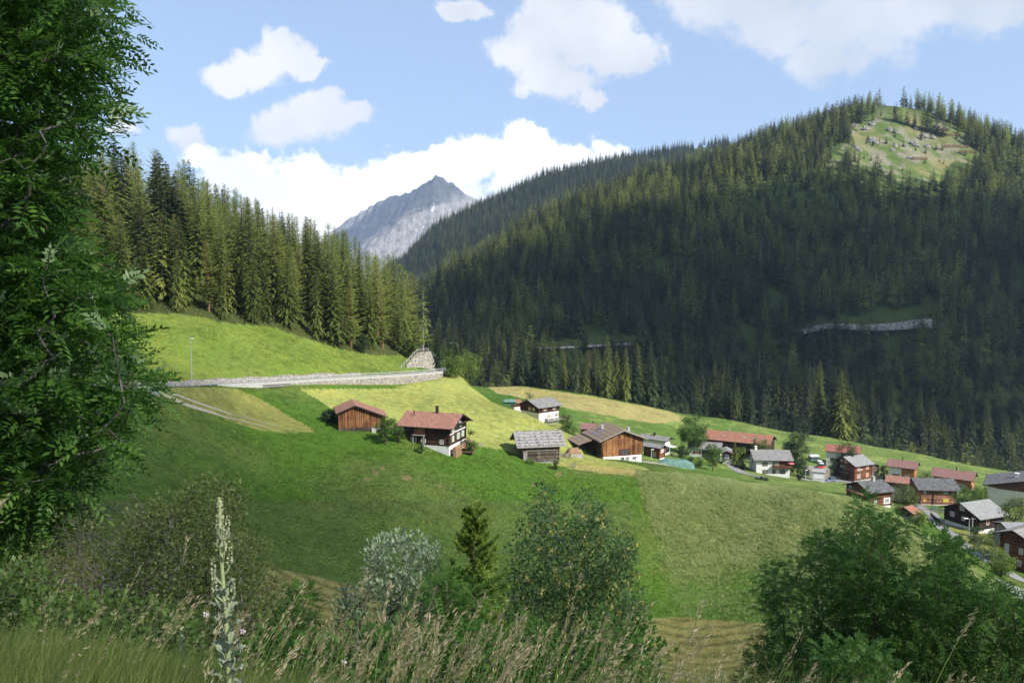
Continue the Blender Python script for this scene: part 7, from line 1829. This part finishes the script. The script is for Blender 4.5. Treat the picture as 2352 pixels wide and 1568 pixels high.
# --- low leafy bushes and weeds on the left
for (poly, d0, d1, n, lab, sd) in (([(-60, 1320), (40, 1290), (120, 1330), (130, 1400), (60, 1450), (-60, 1460)], 5.4, 6.4, 90, 'low green bramble bush at the left edge under the ash', 4),
                                   ([(60, 1400), (200, 1370), (330, 1390), (450, 1430), (420, 1520), (200, 1530), (40, 1500)], 4.6, 5.8, 130, 'spreading leafy weeds below the hawthorn', 5)):
    pts = poly_points(poly, n, d0, d1, rngF); c = pts.mean(0)
    plant('weed_bush', lab, 'bush', pts, [gz(c[0], c[1], -.1)], simple(26, .045, .028, .12, LM['weed'], .3), .012, 'bark', 'foliage', 'stem', .3, .4, .1, 4, sd)
# --- small pinnate bushes
for (poly, d0, d1, n, lab, sd) in (([(610, 1400), (640, 1350), (690, 1345), (720, 1390), (700, 1450), (640, 1520), (600, 1480)], 8.5, 9.6, 60, 'small ash sapling between hawthorn and silver leaved shrub', 6),
                                   ([(950, 1480), (975, 1380), (985, 1320), (1020, 1290), (1060, 1330), (1110, 1380), (1130, 1500), (1110, 1600), (940, 1620)], 6.9, 7.9, 130, 'fresh green rowan sapling in front of the young spruce', 7)):
    pts = poly_points(poly, n, d0, d1, rngF); c = pts.mean(0)
    plant('sapling', lab, 'bush', pts, [gz(c[0], c[1], -.1), (c[0], c[1], c[2]-.5)], pinnate(7, .17, 6, .040, .014, .10, LM['rowan'], .2, .3), .015, 'bark', 'foliage', 'stem', .3, .4, .1, 4, sd)
# --- silver leaved whitebeam
WB = [(775, 1620), (770, 1440), (800, 1365), (850, 1340), (850, 1250), (862, 1236), (905, 1240), (940, 1236), (985, 1244), (1005, 1300), (1000, 1400), (985, 1520), (960, 1640)]
pts = poly_points(WB, 230, 7.8, 9.0, rngF); pts = np.concatenate([pts, poly_points([(778, 1370), (790, 1345), (820, 1350), (830, 1420), (790, 1430)], 12, 8.2, 8.6, rngF)])
def wbleaf(tips, pd, rng):
    n = 34; a = simple(n, .046, .026, .13, LM['silver'], .9, .2, .5)(tips, pd, rng)
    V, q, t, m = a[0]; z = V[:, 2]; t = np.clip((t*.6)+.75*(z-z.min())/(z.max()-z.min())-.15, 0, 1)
    return [(V, q, t, m)]
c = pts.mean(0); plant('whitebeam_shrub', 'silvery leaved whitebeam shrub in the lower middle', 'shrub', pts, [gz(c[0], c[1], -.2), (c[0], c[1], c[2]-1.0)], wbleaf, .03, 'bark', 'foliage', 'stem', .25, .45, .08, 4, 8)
# --- seed bearing maple clump
MP = [(1150, 1640), (1120, 1500), (1165, 1350), (1185, 1230), (1222, 1190), (1236, 1112), (1252, 1108), (1275, 1150), (1290, 1215), (1308, 1180), (1330, 1140), (1366, 1128), (1372, 1170), (1400, 1225), (1442, 1245), (1452, 1300), (1432, 1335), (1490, 1420), (1480, 1500), (1420, 1560), (1380, 1660)]
pts = poly_points(MP, 520, 10.5, 13.5, rngF, [(1200, 1440, 24, 60), (1300, 1500, 26, 40), (1292, 1200, 12, 40)])
bx = -.1
plant('maple_clump', 'slender multi stemmed maple clump hung with yellow seed keys', 'tree', pts, [gz(.9, 12, -.3), (.9, 12, -6.2), (.95, 12, -5.2)], simple(44, .062, .038, .20, LM['maple'], -.25, .2, .5, LM['keys'], 16), .05, 'barkgrey', 'crown', 'trunk', .35, .5, .07, 5, 9, extra='seed_keys')
# --- young spruce
def young_spruce():
    rng = np.random.default_rng(17); d = 8.3; top = np.array(at(1088, 1162, d)); Hh = 3.4; base = top-np.array([0, 0, Hh]); P, D, Nn, L, T = [], [], [], [], []
    bp0, bp1, br0, br1 = [], [], [], []
    def twig(a, b, n, nl):
        t = rng.random(n)[:, None]; p = a+(b-a)*t; ax = unit((b-a)[None])[0]
        o = rng.normal(0, 1, (n, 3)); o -= (o@ax)[:, None]*ax; o = unit(o); P.append(p); D.append(unit(o+ax*.7)); Nn.append(np.cross(o, ax)); L.append(np.full(n, nl*1.35)*rng.uniform(.7, 1.1, n)); T.append(np.clip(.25+.6*t[:, 0]+rng.normal(0, .12, n)+.15*o[:, 2], 0, 1))
    z = .06
    while z < Hh*.98:
        f = z/Hh; ln = (.07+1.02*f**.95)*rng.uniform(.85, 1.1); nb = 5 if f < .25 else 6
        for k in range(nb):
            az = rng.random()*6.28; l = ln*rng.uniform(.6, 1.15); hd = np.array([math.cos(az), math.sin(az), 0]); up = .75-1.0*f
            a = top-np.array([0, 0, z]); pts = [a+hd*l*s+np.array([0, 0, (up*s-.1*s*s+.25*s**3)*l]) for s in np.linspace(0, 1, 5)]
            for i in range(4):
                bp0.append(pts[i]); bp1.append(pts[i+1]); br0.append(.005*(1-i/5)); br1.append(.005*(1-(i+1)/5)); twig(pts[i], pts[i+1], 34, .030)
            m = int(3+9*f)
            for j in range(m):
                s = rng.uniform(.25, .98); q = a+hd*l*s+np.array([0, 0, (up*s-.1*s*s+.25*s**3)*l]); sd = np.cross(hd, [0, 0, 1])*(1 if j % 2 else -1)
                e = q+(hd*.7+sd*.8+np.array([0, 0, rng.uniform(-.25, .15)]))*l*.34*(1.15-s)*rng.uniform(.7, 1.3); bp0.append(q); bp1.append(e); br0.append(.002); br1.append(.0015); twig(q, e, 38, .028)
        z += .055+.13*f
    for k in range(3): twig(top-np.array([0, 0, .25]), top+rng.normal(0, .02, 3), 30, .022)
    V, q = leafquads(np.concatenate(P), np.concatenate(D), np.concatenate(Nn), np.concatenate(L), .015)
    root = empty('young_spruce', Vector(base), 0, 'bright young spruce with upturned twigs in the lower middle', 'tree')
    npmesh('crown', V-base, q, LM['youngspruce'], root, attrs={'tint': np.repeat(np.concatenate(T), 4)})
    tv, tq = tubes(np.array([base-[0, 0, 1.5], base+[0, 0, Hh*.5]]), np.array([base+[0, 0, Hh*.5], top]), [.05, .03], [.03, .006], 7)
    bv, bq = tubes(np.array(bp0), np.array(bp1), br0, br1, 4)
    npmesh('trunk', np.concatenate([tv, bv])-base, np.concatenate([tq, bq+len(tv)]), M['bark'], root)
young_spruce()
# --- rowan thicket at the lower right
ROW = [([(1740, 1700), (1700, 1560), (1745, 1450), (1740, 1340), (1790, 1300), (1850, 1290), (1860, 1240), (1905, 1225), (1935, 1240), (1930, 1300), (1960, 1420), (1960, 1700)], 17, 21, 420, 'leafy rowan at the left of the lower right thicket', 20),
       ([(1930, 1700), (1920, 1400), (1925, 1260), (1950, 1215), (1965, 1175), (1985, 1128), (1998, 1150), (2005, 1195), (2040, 1190), (2078, 1190), (2072, 1240), (2040, 1270), (2070, 1330), (2080, 1700)], 16, 19.5, 420, 'tallest rowan of the lower right thicket with a thin spire', 21),
       ([(2060, 1700), (2050, 1460), (2070, 1330), (2110, 1300), (2130, 1265), (2150, 1225), (2175, 1222), (2195, 1260), (2230, 1300), (2235, 1400), (2240, 1700)], 15, 18.5, 420, 'rowan with upright shoots right of the tall spired one', 22),
       ([(2215, 1700), (2215, 1420), (2235, 1340), (2290, 1330), (2330, 1390), (2400, 1370), (2480, 1420), (2480, 1700)], 14.5, 18, 380, 'rowan filling the lower right corner', 23),
       ([(1790, 1720), (1850, 1600), (1900, 1500), (1960, 1480), (2030, 1500), (2080, 1560), (2100, 1720)], 12.5, 14.5, 230, 'lighter low rowan bush in front of the lower right thicket', 24)]
for poly, d0, d1, n, lab, sd in ROW:
    pts = poly_points(poly, n, d0, d1, rngF); c = pts.mean(0); y0 = c[1]
    plant('rowan_tree', lab, 'tree', pts, [gz(c[0], y0, -.3), (c[0], y0, c[2]-2.6), (c[0]+.1, y0, c[2]-1.6)], pinnate(10, .22, 5, .075, .029, .20, LM['rowan'], .12, .3), .075, 'bark', 'crown', 'trunk', .3, .5, .08, 4, sd, group=None)
for (x0_, x1_, lab, sd) in ((560, 800, 'dark leafy undergrowth beneath the seed heads left of the silver shrub', 31), (780, 1040, 'dark leafy undergrowth beneath the silver shrub', 32), (1020, 1300, 'dark leafy undergrowth beneath the young spruce', 33), (1280, 1520, 'dark leafy undergrowth beneath the maple clump', 34)):
    pts = poly_points([(x0_, 1480), (x0_+60, 1440), (x1_-50, 1450), (x1_, 1500), (x1_, 1700), (x0_, 1700)], 110, 5.2, 6.4, rngF); c = pts.mean(0)
    plant('undergrowth', lab, 'bush', pts, [gz(c[0], c[1], -.1)], simple(24, .05, .032, .14, LM['rowan'], .3), .012, 'bark', 'foliage', 'stem', .3, .4, .1, 4, sd)
# --- mulleins
def mullein(px, top_py, d, lab, sd, full=True):
    rng = np.random.default_rng(sd); top = np.array(at(px, top_py, d)); bx, by = top[0]-.015, top[1]; base = np.array([bx, by, Hs(bx, by)-.03]); Hh = top[2]-base[2]
    root = empty('mullein', Vector(base), 0, lab, 'plant')
    def axis(f): return np.array([(top[0]-bx)*f+.012*math.sin(f*5), 0, Hh*f])
    m = MB(); fs = [i/12 for i in range(13)]; m.tube([Vector(axis(f)) for f in fs], [.013*(1-.6*f) if full else .006*(1-.5*f) for f in fs], 8)
    m.build('stem', rough_mat('mullein_stem', (.22, .27, .12), (.32, .36, .18), 30, .9, bmp=0), root, smooth=True)
    # flower spikes
    spikes = [(axis(.80 if full else .82), axis(1.0), .016 if full else .012)]
    if full:
        for k in range(15):
            f = rng.uniform(.50, .86); az = rng.uniform(0, 6.28); a = axis(f); o = np.array([math.cos(az)*.036, math.sin(az)*.036, .0]); l = .05+.05*(1-f)
            s0 = a+o*.75*(1.4-f)*1.5+np.array([0, 0, .045]); s1 = s0+o*.15+np.array([0, 0, l]); spikes.append((s0, s1, .009))
            st = MB(); st.tube([Vector(a), Vector(a*.4+s0*.6+o*.1), Vector(s0)], [.004, .0035, .003], 5); st.build('side_branch', MATSTEM, root)
    for s0, s1, r in spikes:
        n = int(np.linalg.norm(s1-s0)/.0016); t = rng.random(n)**.8; az = rng.random(n)*6.28; rr = r*(1-.65*t)
        pos = s0+(s1-s0)*t[:, None]; o = np.stack([np.cos(az), np.sin(az), rng.uniform(.1, .7, n)], 1)
        V, q = leafquads(pos+o*rr[:, None]*.3, o, np.cross(o, [0, 0, 1.])+rng.normal(0, .3, (n, 3)), rr*1.0+.003, .007, mid=.6); npmesh('flower_spike', V, q, LM['mflower'], root, attrs={'tint': np.repeat(rng.random(n), 4)})
    # leaves, larger downward: curved felt blades
    nl = 30 if full else 9
    for k in range(nl):
        f = .02+.66*(k/nl)**.9; az = k*2.4+rng.normal(0, .2); L = (.165*(1-f)**1.1+.03)*(1 if full else .35); Wd = L*.42
        a = axis(f); hd = np.array([math.cos(az), math.sin(az), 0]); sd_ = np.array([-math.sin(az), math.cos(az), 0]); n, w = 9, 7; up = .95 if f > .3 else .6
        G = []
        for i in range(n):
            s = i/(n-1); c = a+hd*L*s*(.62-.1*s)+np.array([0, 0, (up*1.25*s-.75*s*s)*L]); hw = Wd*.5*math.sin(math.pi*min(1, s**.75*.97+.03))**.8+.001
            for j in range(w):
                u = (j/(w-1)-.5)*2; G.append(c+sd_*u*hw+np.array([0, 0, 1.])*abs(u)*hw*.35+np.array([0, 0, .006*math.sin(s*17+abs(u)*5)]))
        idx = np.arange(n*w).reshape(n, w); q = np.stack([idx[:-1, :-1], idx[1:, :-1], idx[1:, 1:], idx[:-1, 1:]], -1).reshape(-1, 4)
        tint = np.array([.45+.5*(1 if (j == 3) else 0)+.18*math.sin(i*6.0+abs(j-3)*2.6) for i in range(n) for j in range(w)])
        npmesh('leaf', np.array(G), q, LM['mullein'], root, smooth=True, attrs={'tint': np.clip(tint, 0, 1)})
MATSTEM = rough_mat('mullein_branch', (.22, .27, .14), (.30, .34, .20), 30, .9, bmp=0)
mullein(512, 1142, 2.75, 'tall woolly grey green mullein with budding spikes in the foreground', 41)
mullein(424, 1440, 2.9, 'small slender mullein to the left of the tall one', 42, False)
# --- grasses
def grass_mesh(name, label, base, h, lean, w, mat, seg=4, tint=None, seed=0):
    """curved blades; lean is the horizontal travel of the tip"""
    n = len(base); s = np.linspace(0, 1, seg+1); az = np.random.default_rng(seed).uniform(0, 6.28, n); sd_ = np.stack([np.cos(az), np.sin(az), np.zeros(n)], 1)
    V = np.empty((n, seg+1, 2, 3))
    for i, t in enumerate(s):
        c = base+lean*(t**1.9)+np.array([0, 0, 1.])*(h*(t-.12*t*t))[:, None]; ww = (w*(1-t**2*.92))[:, None]*.5
        V[:, i, 0] = c-sd_*ww; V[:, i, 1] = c+sd_*ww
    k = np.arange(n)[:, None]*(seg+1)*2; i = np.arange(seg)[None]*2
    q = np.stack([k+i, k+i+1, k+i+3, k+i+2], -1).reshape(-1, 4)
    tt = np.repeat(tint if tint is not None else np.random.default_rng(seed+1).random(n), (seg+1)*2)
    o = npmesh(name, V.reshape(-1, 3), q, mat, attrs={'tint': tt}); return tag(o, label, 'grass', kind='stuff')
def near_grass():
    rng = np.random.default_rng(51)
    def scatter(n, x0, x1, y0, y1, pw=1.0):
        y = y0+(y1-y0)*rng.random(n)**pw; x = rng.uniform(x0, x1, n)*y/3.0; return np.stack([x, y, H(x, y)], 1)
    # soft short grass on the left bank
    b = scatter(34000, -2.3, -.6, 2.0, 5.2); h = rng.uniform(.14, .34, len(b))*(1+.5*fbm(b[:, 0]*2, b[:, 1]*2, 3, 2)); ln = rng.normal(0, .05, (len(b), 3)); ln[:, 0] += .07; ln[:, 2] = 0
    grass_mesh('short_grass', 'soft light green grass on the bank at the lower left', b, h, ln, rng.uniform(.0028, .0062, len(b)), LM['grass'], seed=1, tint=rng.uniform(.1, 1, len(b)))
    b = scatter(12000, -2.3, 2.4, 1.9, 4.6); h = rng.uniform(.25, .62, len(b)); h = h*np.interp(b[:, 0]/b[:, 1], [-.7, -.2, .25, .4, .7], [.42, .60, .95, .75, .7]); ln = rng.normal(0, .10, (len(b), 3)); ln[:, 0] += .12; ln[:, 2] = 0
    grass_mesh('long_grass', 'long green grass blades along the foreground edge', b, h, ln, np.full(len(b), .0036), LM['grass'], seed=2, tint=rng.uniform(.0, .9, len(b)))
    # flowering stalks with tan heads leaning to the right
    n = 330; px = np.where(rng.random(n) < .68, rng.normal(1080, 330, n), rng.uniform(-20, 2352, n)); lim = np.interp(px, [0, 60, 200, 420, 600, 720, 1000, 1350, 1500, 1640, 1800, 2352], [1400, 1400, 1380, 1330, 1390, 1400, 1400, 1400, 1430, 1480, 1520, 1520])
    top = lim+np.abs(rng.normal(0, 1, n))*100; d = rng.uniform(2.3, 4.6, n)
    sp_ = [(845, 1310), (895, 1335), (970, 1325), (935, 1350), (1335, 1318), (1480, 1360), (1615, 1385), (1735, 1425), (1845, 1445), (1500, 1380), (700, 1345), (660, 1345), (1220, 1460), (1600, 1440), (2240, 1405), (175, 1290), (330, 1290), (430, 1235), (15, 1140), (1635, 1440), (2085, 1520), (1545, 1470), (1000, 1350), (770, 1360), (1110, 1370), (1040, 1385)]
    for i, (a, b_) in enumerate(sp_): px[i] = a; top[i] = b_; d[i] = 2.4+.9*rng.random()
    T = np.array([np.array(at(a, b_, c)) for a, b_, c in zip(px, top, d)])
    lx = rng.uniform(.05, .30, n)*1.0; ly = rng.normal(0, .08, n); bx = T[:, 0]-lx; by = np.maximum(1.6, T[:, 1]+ly); bz = H(bx, by); base = np.stack([bx, by, bz], 1)
    hh = T[:, 2]-bz; ok = (hh > .2); T, base, hh, lx = T[ok], base[ok], hh[ok], lx[ok]; n = len(T)
    lean = T-base; lean[:, 2] = 0
    seg = 7; s = np.linspace(0, 1, seg+1); V = np.empty((n, seg+1, 2, 3)); rad = rng.uniform(.0011, .0018, n)[:, None]
    def pos(t):
        t = np.asarray(t).reshape(-1, 1) if np.ndim(t) else t
        return base+lean*(t**1.7)+np.array([0, 0, 1.])*(hh[:, None]*t)
    for i, t in enumerate(s):
        c = pos(float(t)); V[:, i, 0] = c-np.array([1., 0, 0])*rad; V[:, i, 1] = c+np.array([1., 0, 0])*rad
    k = np.arange(n)[:, None]*(seg+1)*2; i = np.arange(seg)[None]*2; q = np.stack([k+i, k+i+1, k+i+3, k+i+2], -1).reshape(-1, 4)
    tag(npmesh('grass_stalks', V.reshape(-1, 3), q, LM['grass'], attrs={'tint': np.repeat(rng.uniform(.5, 1, n), (seg+1)*2)}), 'thin green stalks carrying the tan seed heads', 'grass', kind='stuff')
    # spikelets
    P, D, L, W_2, TT = [], [], [], [], []
    hl = rng.uniform(.10, .24, n); dens = rng.choice([24, 36, 44], n)
    tn = rng.random(n)
    for j in range(44):
        m = dens > j
        t = 1-(hl[m]/np.maximum(.3, hh[m]))*rng.random(m.sum()); t = np.clip(t, 0, 1)
        c = base[m]+lean[m]*(t**1.7)[:, None]+np.array([0, 0, 1.])*(hh[m]*t)[:, None]
        ax = unit(lean[m]*1.7*(t**.7)[:, None]+np.array([0, 0, 1.])*hh[m][:, None])
        dd = unit(ax*1.0+rng.normal(0, .28, c.shape)+np.array([.18, 0, -.12])); off = rng.normal(0, .006, c.shape)
        P.append(c+off); D.append(dd); l = rng.uniform(.014, .028, len(c)); L.append(l); W_2.append(l*.22); TT.append(np.clip(tn[m]*.7+rng.normal(.15, .15, len(c)), 0, 1))
    P = np.concatenate(P); D = np.concatenate(D); V, q = leafquads(P, D, unit(rng.normal(0, 1, P.shape)), np.concatenate(L), np.concatenate(W_2))
    tag(npmesh('seed_heads', V, q, LM['straw'], attrs={'tint': np.repeat(np.concatenate(TT), 4)}), 'tan feathery seed heads leaning across the foreground', 'grass', kind='stuff')
    # small white and pink blossoms at the lower left
    k = 0
    for (x, y) in ((523, 1108+430), (472, 2461/1.7415), (556, 1437), (527, 1450), (530, 1413)):
        pass
    for (x, y) in ((523+0, 1463), (529, 1478), (558, 1469), (550, 1508), (552, 1590), (473, 1430), (790, 1540)):
        p = at(x*1.0-0, y-20, 3.2); m = MB()
        for j in range(5):
            a = j*1.257; m.obox(p*0+Vector((math.cos(a)*.006, 0, math.sin(a)*.006)), (math.cos(a), 0, math.sin(a)), (0, 1, .2), (0, 0, 1), .006, .001, .004)
        o = m.build('blossom', PINK, None, loc=p); tag(o, 'tiny pale pink blossom among the weeds at the lower left', 'flower', 'pale blossoms in the weeds')
PINK = rough_mat('pale_petals', (.55, .45, .47), (.72, .64, .66), 20, .7, bmp=0)
near_grass()
def tuft_field(name, label, n, test, h0, h1, mat, seed, x0, x1, y0, y1, nb=16):
    """tufts of one grass clump scattered over a meadow as one object"""
    rng = np.random.default_rng(seed); bx = rng.normal(0, .16, (nb, 2)); base = np.concatenate([bx, np.zeros((nb, 1))], 1); h = rng.uniform(.6, 1, nb)
    x = rng.uniform(x0, x1, n*3); y = rng.uniform(y0, y1, n*3); z = H(x, y); px, py = proj(x, y, z); ok = test(px, py, x, y); x, y, z = x[ok][:n], y[ok][:n], z[ok][:n]
    ln = rng.normal(0, .22, (nb, 3)); ln[:, 0] += .12; ln[:, 2] = 0
    o = grass_mesh(name+'_tuft', label, base, h, ln, np.full(nb, .045), mat, 3, seed=seed)
    o.location = (x[0], y[0], z[0]-.03); o.scale = (.6, .6, h1)
    me = bpy.data.meshes.new(name); me.vertices.add(len(x)); me.vertices.foreach_set('co', np.stack([x, y, z-.03], 1).astype(np.float32).ravel())
    hs = rng.uniform(h0, h1, len(x))*(.6+.8*fbm(x/6, y/6, 3, seed))
    for nm, v in (('hs', hs), ('rz', rng.uniform(-.6, .6, len(x))), ('ws', rng.uniform(.9, 1.8, len(x)))):
        a = me.attributes.new(nm, 'FLOAT', 'POINT'); a.data.foreach_set('value', v.astype(np.float32))
    f = bpy.data.objects.new(name, me); COL.objects.link(f); ng = bpy.data.node_groups.new(name, 'GeometryNodeTree')
    ng.interface.new_socket('Geometry', in_out='INPUT', socket_type='NodeSocketGeometry'); ng.interface.new_socket('Geometry', in_out='OUTPUT', socket_type='NodeSocketGeometry')
    N = ng.nodes; L = ng.links; gi = N.new('NodeGroupInput'); go = N.new('NodeGroupOutput'); iop = N.new('GeometryNodeInstanceOnPoints'); oi = N.new('GeometryNodeObjectInfo'); oi.inputs['Object'].default_value = o; oi.inputs['As Instance'].default_value = True
    L.new(gi.outputs[0], iop.inputs['Points']); L.new(oi.outputs['Geometry'], iop.inputs['Instance'])
    def na(nm):
        a = N.new('GeometryNodeInputNamedAttribute'); a.data_type = 'FLOAT'; a.inputs[0].default_value = nm; return a.outputs[0]
    cr = N.new('ShaderNodeCombineXYZ'); L.new(na('rz'), cr.inputs[2]); L.new(cr.outputs[0], iop.inputs['Rotation'])
    mw = N.new('ShaderNodeMath'); mw.operation = 'MULTIPLY'; L.new(na('ws'), mw.inputs[0]); L.new(na('hs'), mw.inputs[1])
    cs = N.new('ShaderNodeCombineXYZ'); L.new(mw.outputs[0], cs.inputs[0]); L.new(mw.outputs[0], cs.inputs[1]); L.new(na('hs'), cs.inputs[2]); L.new(cs.outputs[0], iop.inputs['Scale'])
    L.new(iop.outputs[0], go.inputs[0]); md = f.modifiers.new('scatter', 'NODES'); md.node_group = ng
    return tag(f, label, 'grass', kind='stuff')
LM['hayg'] = leaf_mat('tall_meadow_grass', (.110, .160, .034), (.200, .255, .068), (.480, .500, .260), .5, .8, .1, .35, None, (.45, .95))
LM['meadg'] = leaf_mat('meadow_grass', (.040, .082, .011), (.074, .128, .017), (.120, .170, .034), .45, .8, .1, .35, None, (.12, 1.1))
TGP = [(1462, 1084), (1600, 1090), (1700, 1106), (1900, 1134), (2010, 1154), (2110, 1220), (2352, 1375), (2900, 1700), (1760, 1440), (1540, 1410), (1520, 1250), (1485, 1170)]
tuft_field('tall_grass', 'tall wind bent grass on the uncut right hand slope', 38000, lambda px, py, x, y: inpoly(px+(fbm(x/3, y/3, 3, 5)-.5)*34, py, TGP) & (y < 215) & (np.random.default_rng(4).random(len(px)) > .85*sm(1200, 1360, py+(fbm(x/9, y/9, 3, 66)-.5)*160)), .32, .68, LM['hayg'], 61, 10, 125, 85, 205)
def lushtest(px, py, x, y):
    low = inpoly(px, py, [(1440, 1412), (1760, 1425), (1800, 1700), (1200, 1700), (1200, 1500)]) | inpoly(px, py, [(620, 1300), (700, 1318), (850, 1352), (900, 1400), (820, 1500), (500, 1500), (560, 1400)])
    top = np.interp(px, [0, 340, 600, 735, 870, 1040, 1180, 1330, 1480], [930, 925, 998, 1000, 1010, 1035, 1060, 1085, 1100])
    k = np.random.default_rng(3).random(len(px)) < .85*sm(1200, 1360, py+(fbm(x/9, y/9, 3, 66)-.5)*160)
    return (py > top) & ((px < np.interp(py, [1084, 1170, 1250, 1410], [1466, 1488, 1524, 1546])) | (k & (py < 1412) & (px < 2000))) & ~low & (y < 185)
tuft_field('uncut_grass', 'dense green grass of the big uncut meadow below the houses', 34000, lushtest, .12, .36, LM['meadg'], 62, -95, 75, 95, 185)
# ------------------------------------------------------------------ clouds overhead (outside the frame) that shade parts of the valley
def cloud(name, target, alt, rx, ry, rz, label, opac=.8, seed=0, soft=.5):
    """a flat cumulus floating where its shadow falls on target"""
    t = (alt-target[2])/SDIR.z; c = Vector(target)+SDIR*t
    n = 40; th = np.linspace(0, 2*math.pi, 2*n, endpoint=False); ph = np.linspace(-math.pi/2, math.pi/2, n); Pp, Tt = np.meshgrid(ph, th, indexing='ij')
    x = np.cos(Pp)*np.cos(Tt); y = np.cos(Pp)*np.sin(Tt); z = np.sin(Pp)
    k = .8+.45*(fbm(x*2+7+seed, y*2+z*2+3, 4, seed)-.3)
    V = np.stack([x*k*rx, y*k*ry, np.where(z > 0, z*k*120, z*k*30)], -1).reshape(-1, 3)
    i = np.arange(n*2*n).reshape(n, 2*n); q = np.stack([i[:-1], np.roll(i, -1, 1)[:-1], np.roll(i, -1, 1)[1:], i[1:]], -1).reshape(-1, 4)
    m, nt, b, out = newmat('cloud_vapour_'+name+str(seed)); b.inputs['Base Color'].default_value = (.9, .9, .92, 1); b.inputs['Roughness'].default_value = 1
    tc = nt.nodes.new('ShaderNodeTexCoord'); mp = nt.nodes.new('ShaderNodeMapping'); mp.inputs['Scale'].default_value = (1/rx, 1/ry, 0); nt.links.new(tc.outputs['Object'], mp.inputs[0])
    ln = nt.nodes.new('ShaderNodeVectorMath'); ln.operation = 'LENGTH'; nt.links.new(mp.outputs[0], ln.inputs[0])
    no = noise(nt, mp.outputs[0], 2.6, 6, .6)
    e = mth(nt, 'ADD', mth(nt, 'SUBTRACT', 1.0, ln.outputs['Value']), mth(nt, 'MULTIPLY', mth(nt, 'SUBTRACT', no, .5), .7))
    mr = nt.nodes.new('ShaderNodeMapRange'); mr.interpolation_type = 'SMOOTHSTEP'; nt.links.new(e, mr.inputs[0]); mr.inputs['From Min'].default_value = .0; mr.inputs['From Max'].default_value = soft
    # two faces are crossed, so each lets through the square root of what the whole cloud does
    per = 1-math.sqrt(1-opac)
    tr = nt.nodes.new('ShaderNodeBsdfTransparent'); mx = nt.nodes.new('ShaderNodeMixShader'); nt.links.new(mth(nt, 'MULTIPLY', mr.outputs[0], per), mx.inputs[0])
    nt.links.new(tr.outputs[0], mx.inputs[1]); nt.links.new(b.outputs[0], mx.inputs[2]); nt.links.new(mx.outputs[0], out.inputs[0])
    o = npmesh('cloud', V, q, m, None, smooth=True, loc=c); o.rotation_euler = (0, 0, rz); tag(o, label, 'cloud', kind='structure')
    return o
cloud('near', (-58, 102, -35), 1150, 145, 84, R(-14), 'cumulus cloud behind the viewer shading the lower meadow', .80, 1, .6)
cloud('slope', (360, 668, -5), 1250, 520, 235, R(0), 'large cumulus cloud shading the opposite forest', .95, 2, .35)
cloud('peak', (-1180, 6350, 250), 2600, 600, 950, 0, 'high cloud shading the left face of the distant peak', .8, 5, .4)
# ------------------------------------------------------------------ haze: one box of even thin air
hb_ = MB(); hb_.box(-5000, 5000, -400, 7800, -190, 980)
hz = hb_.build('haze', None); tag(hz, 'thin blue air filling the valley', 'haze', kind='stuff')
m = bpy.data.materials.new('thin_air'); m.use_nodes = True; nt = m.node_tree
for n_ in list(nt.nodes): nt.nodes.remove(n_)
o_ = nt.nodes.new('ShaderNodeOutputMaterial'); pv = nt.nodes.new('ShaderNodeVolumePrincipled'); pv.inputs['Color'].default_value = (.55, .72, 1.0, 1); pv.inputs['Density'].default_value = HAZE_D; pv.inputs['Anisotropy'].default_value = .2
nt.links.new(pv.outputs[0], o_.inputs['Volume']); hz.data.materials.append(m)
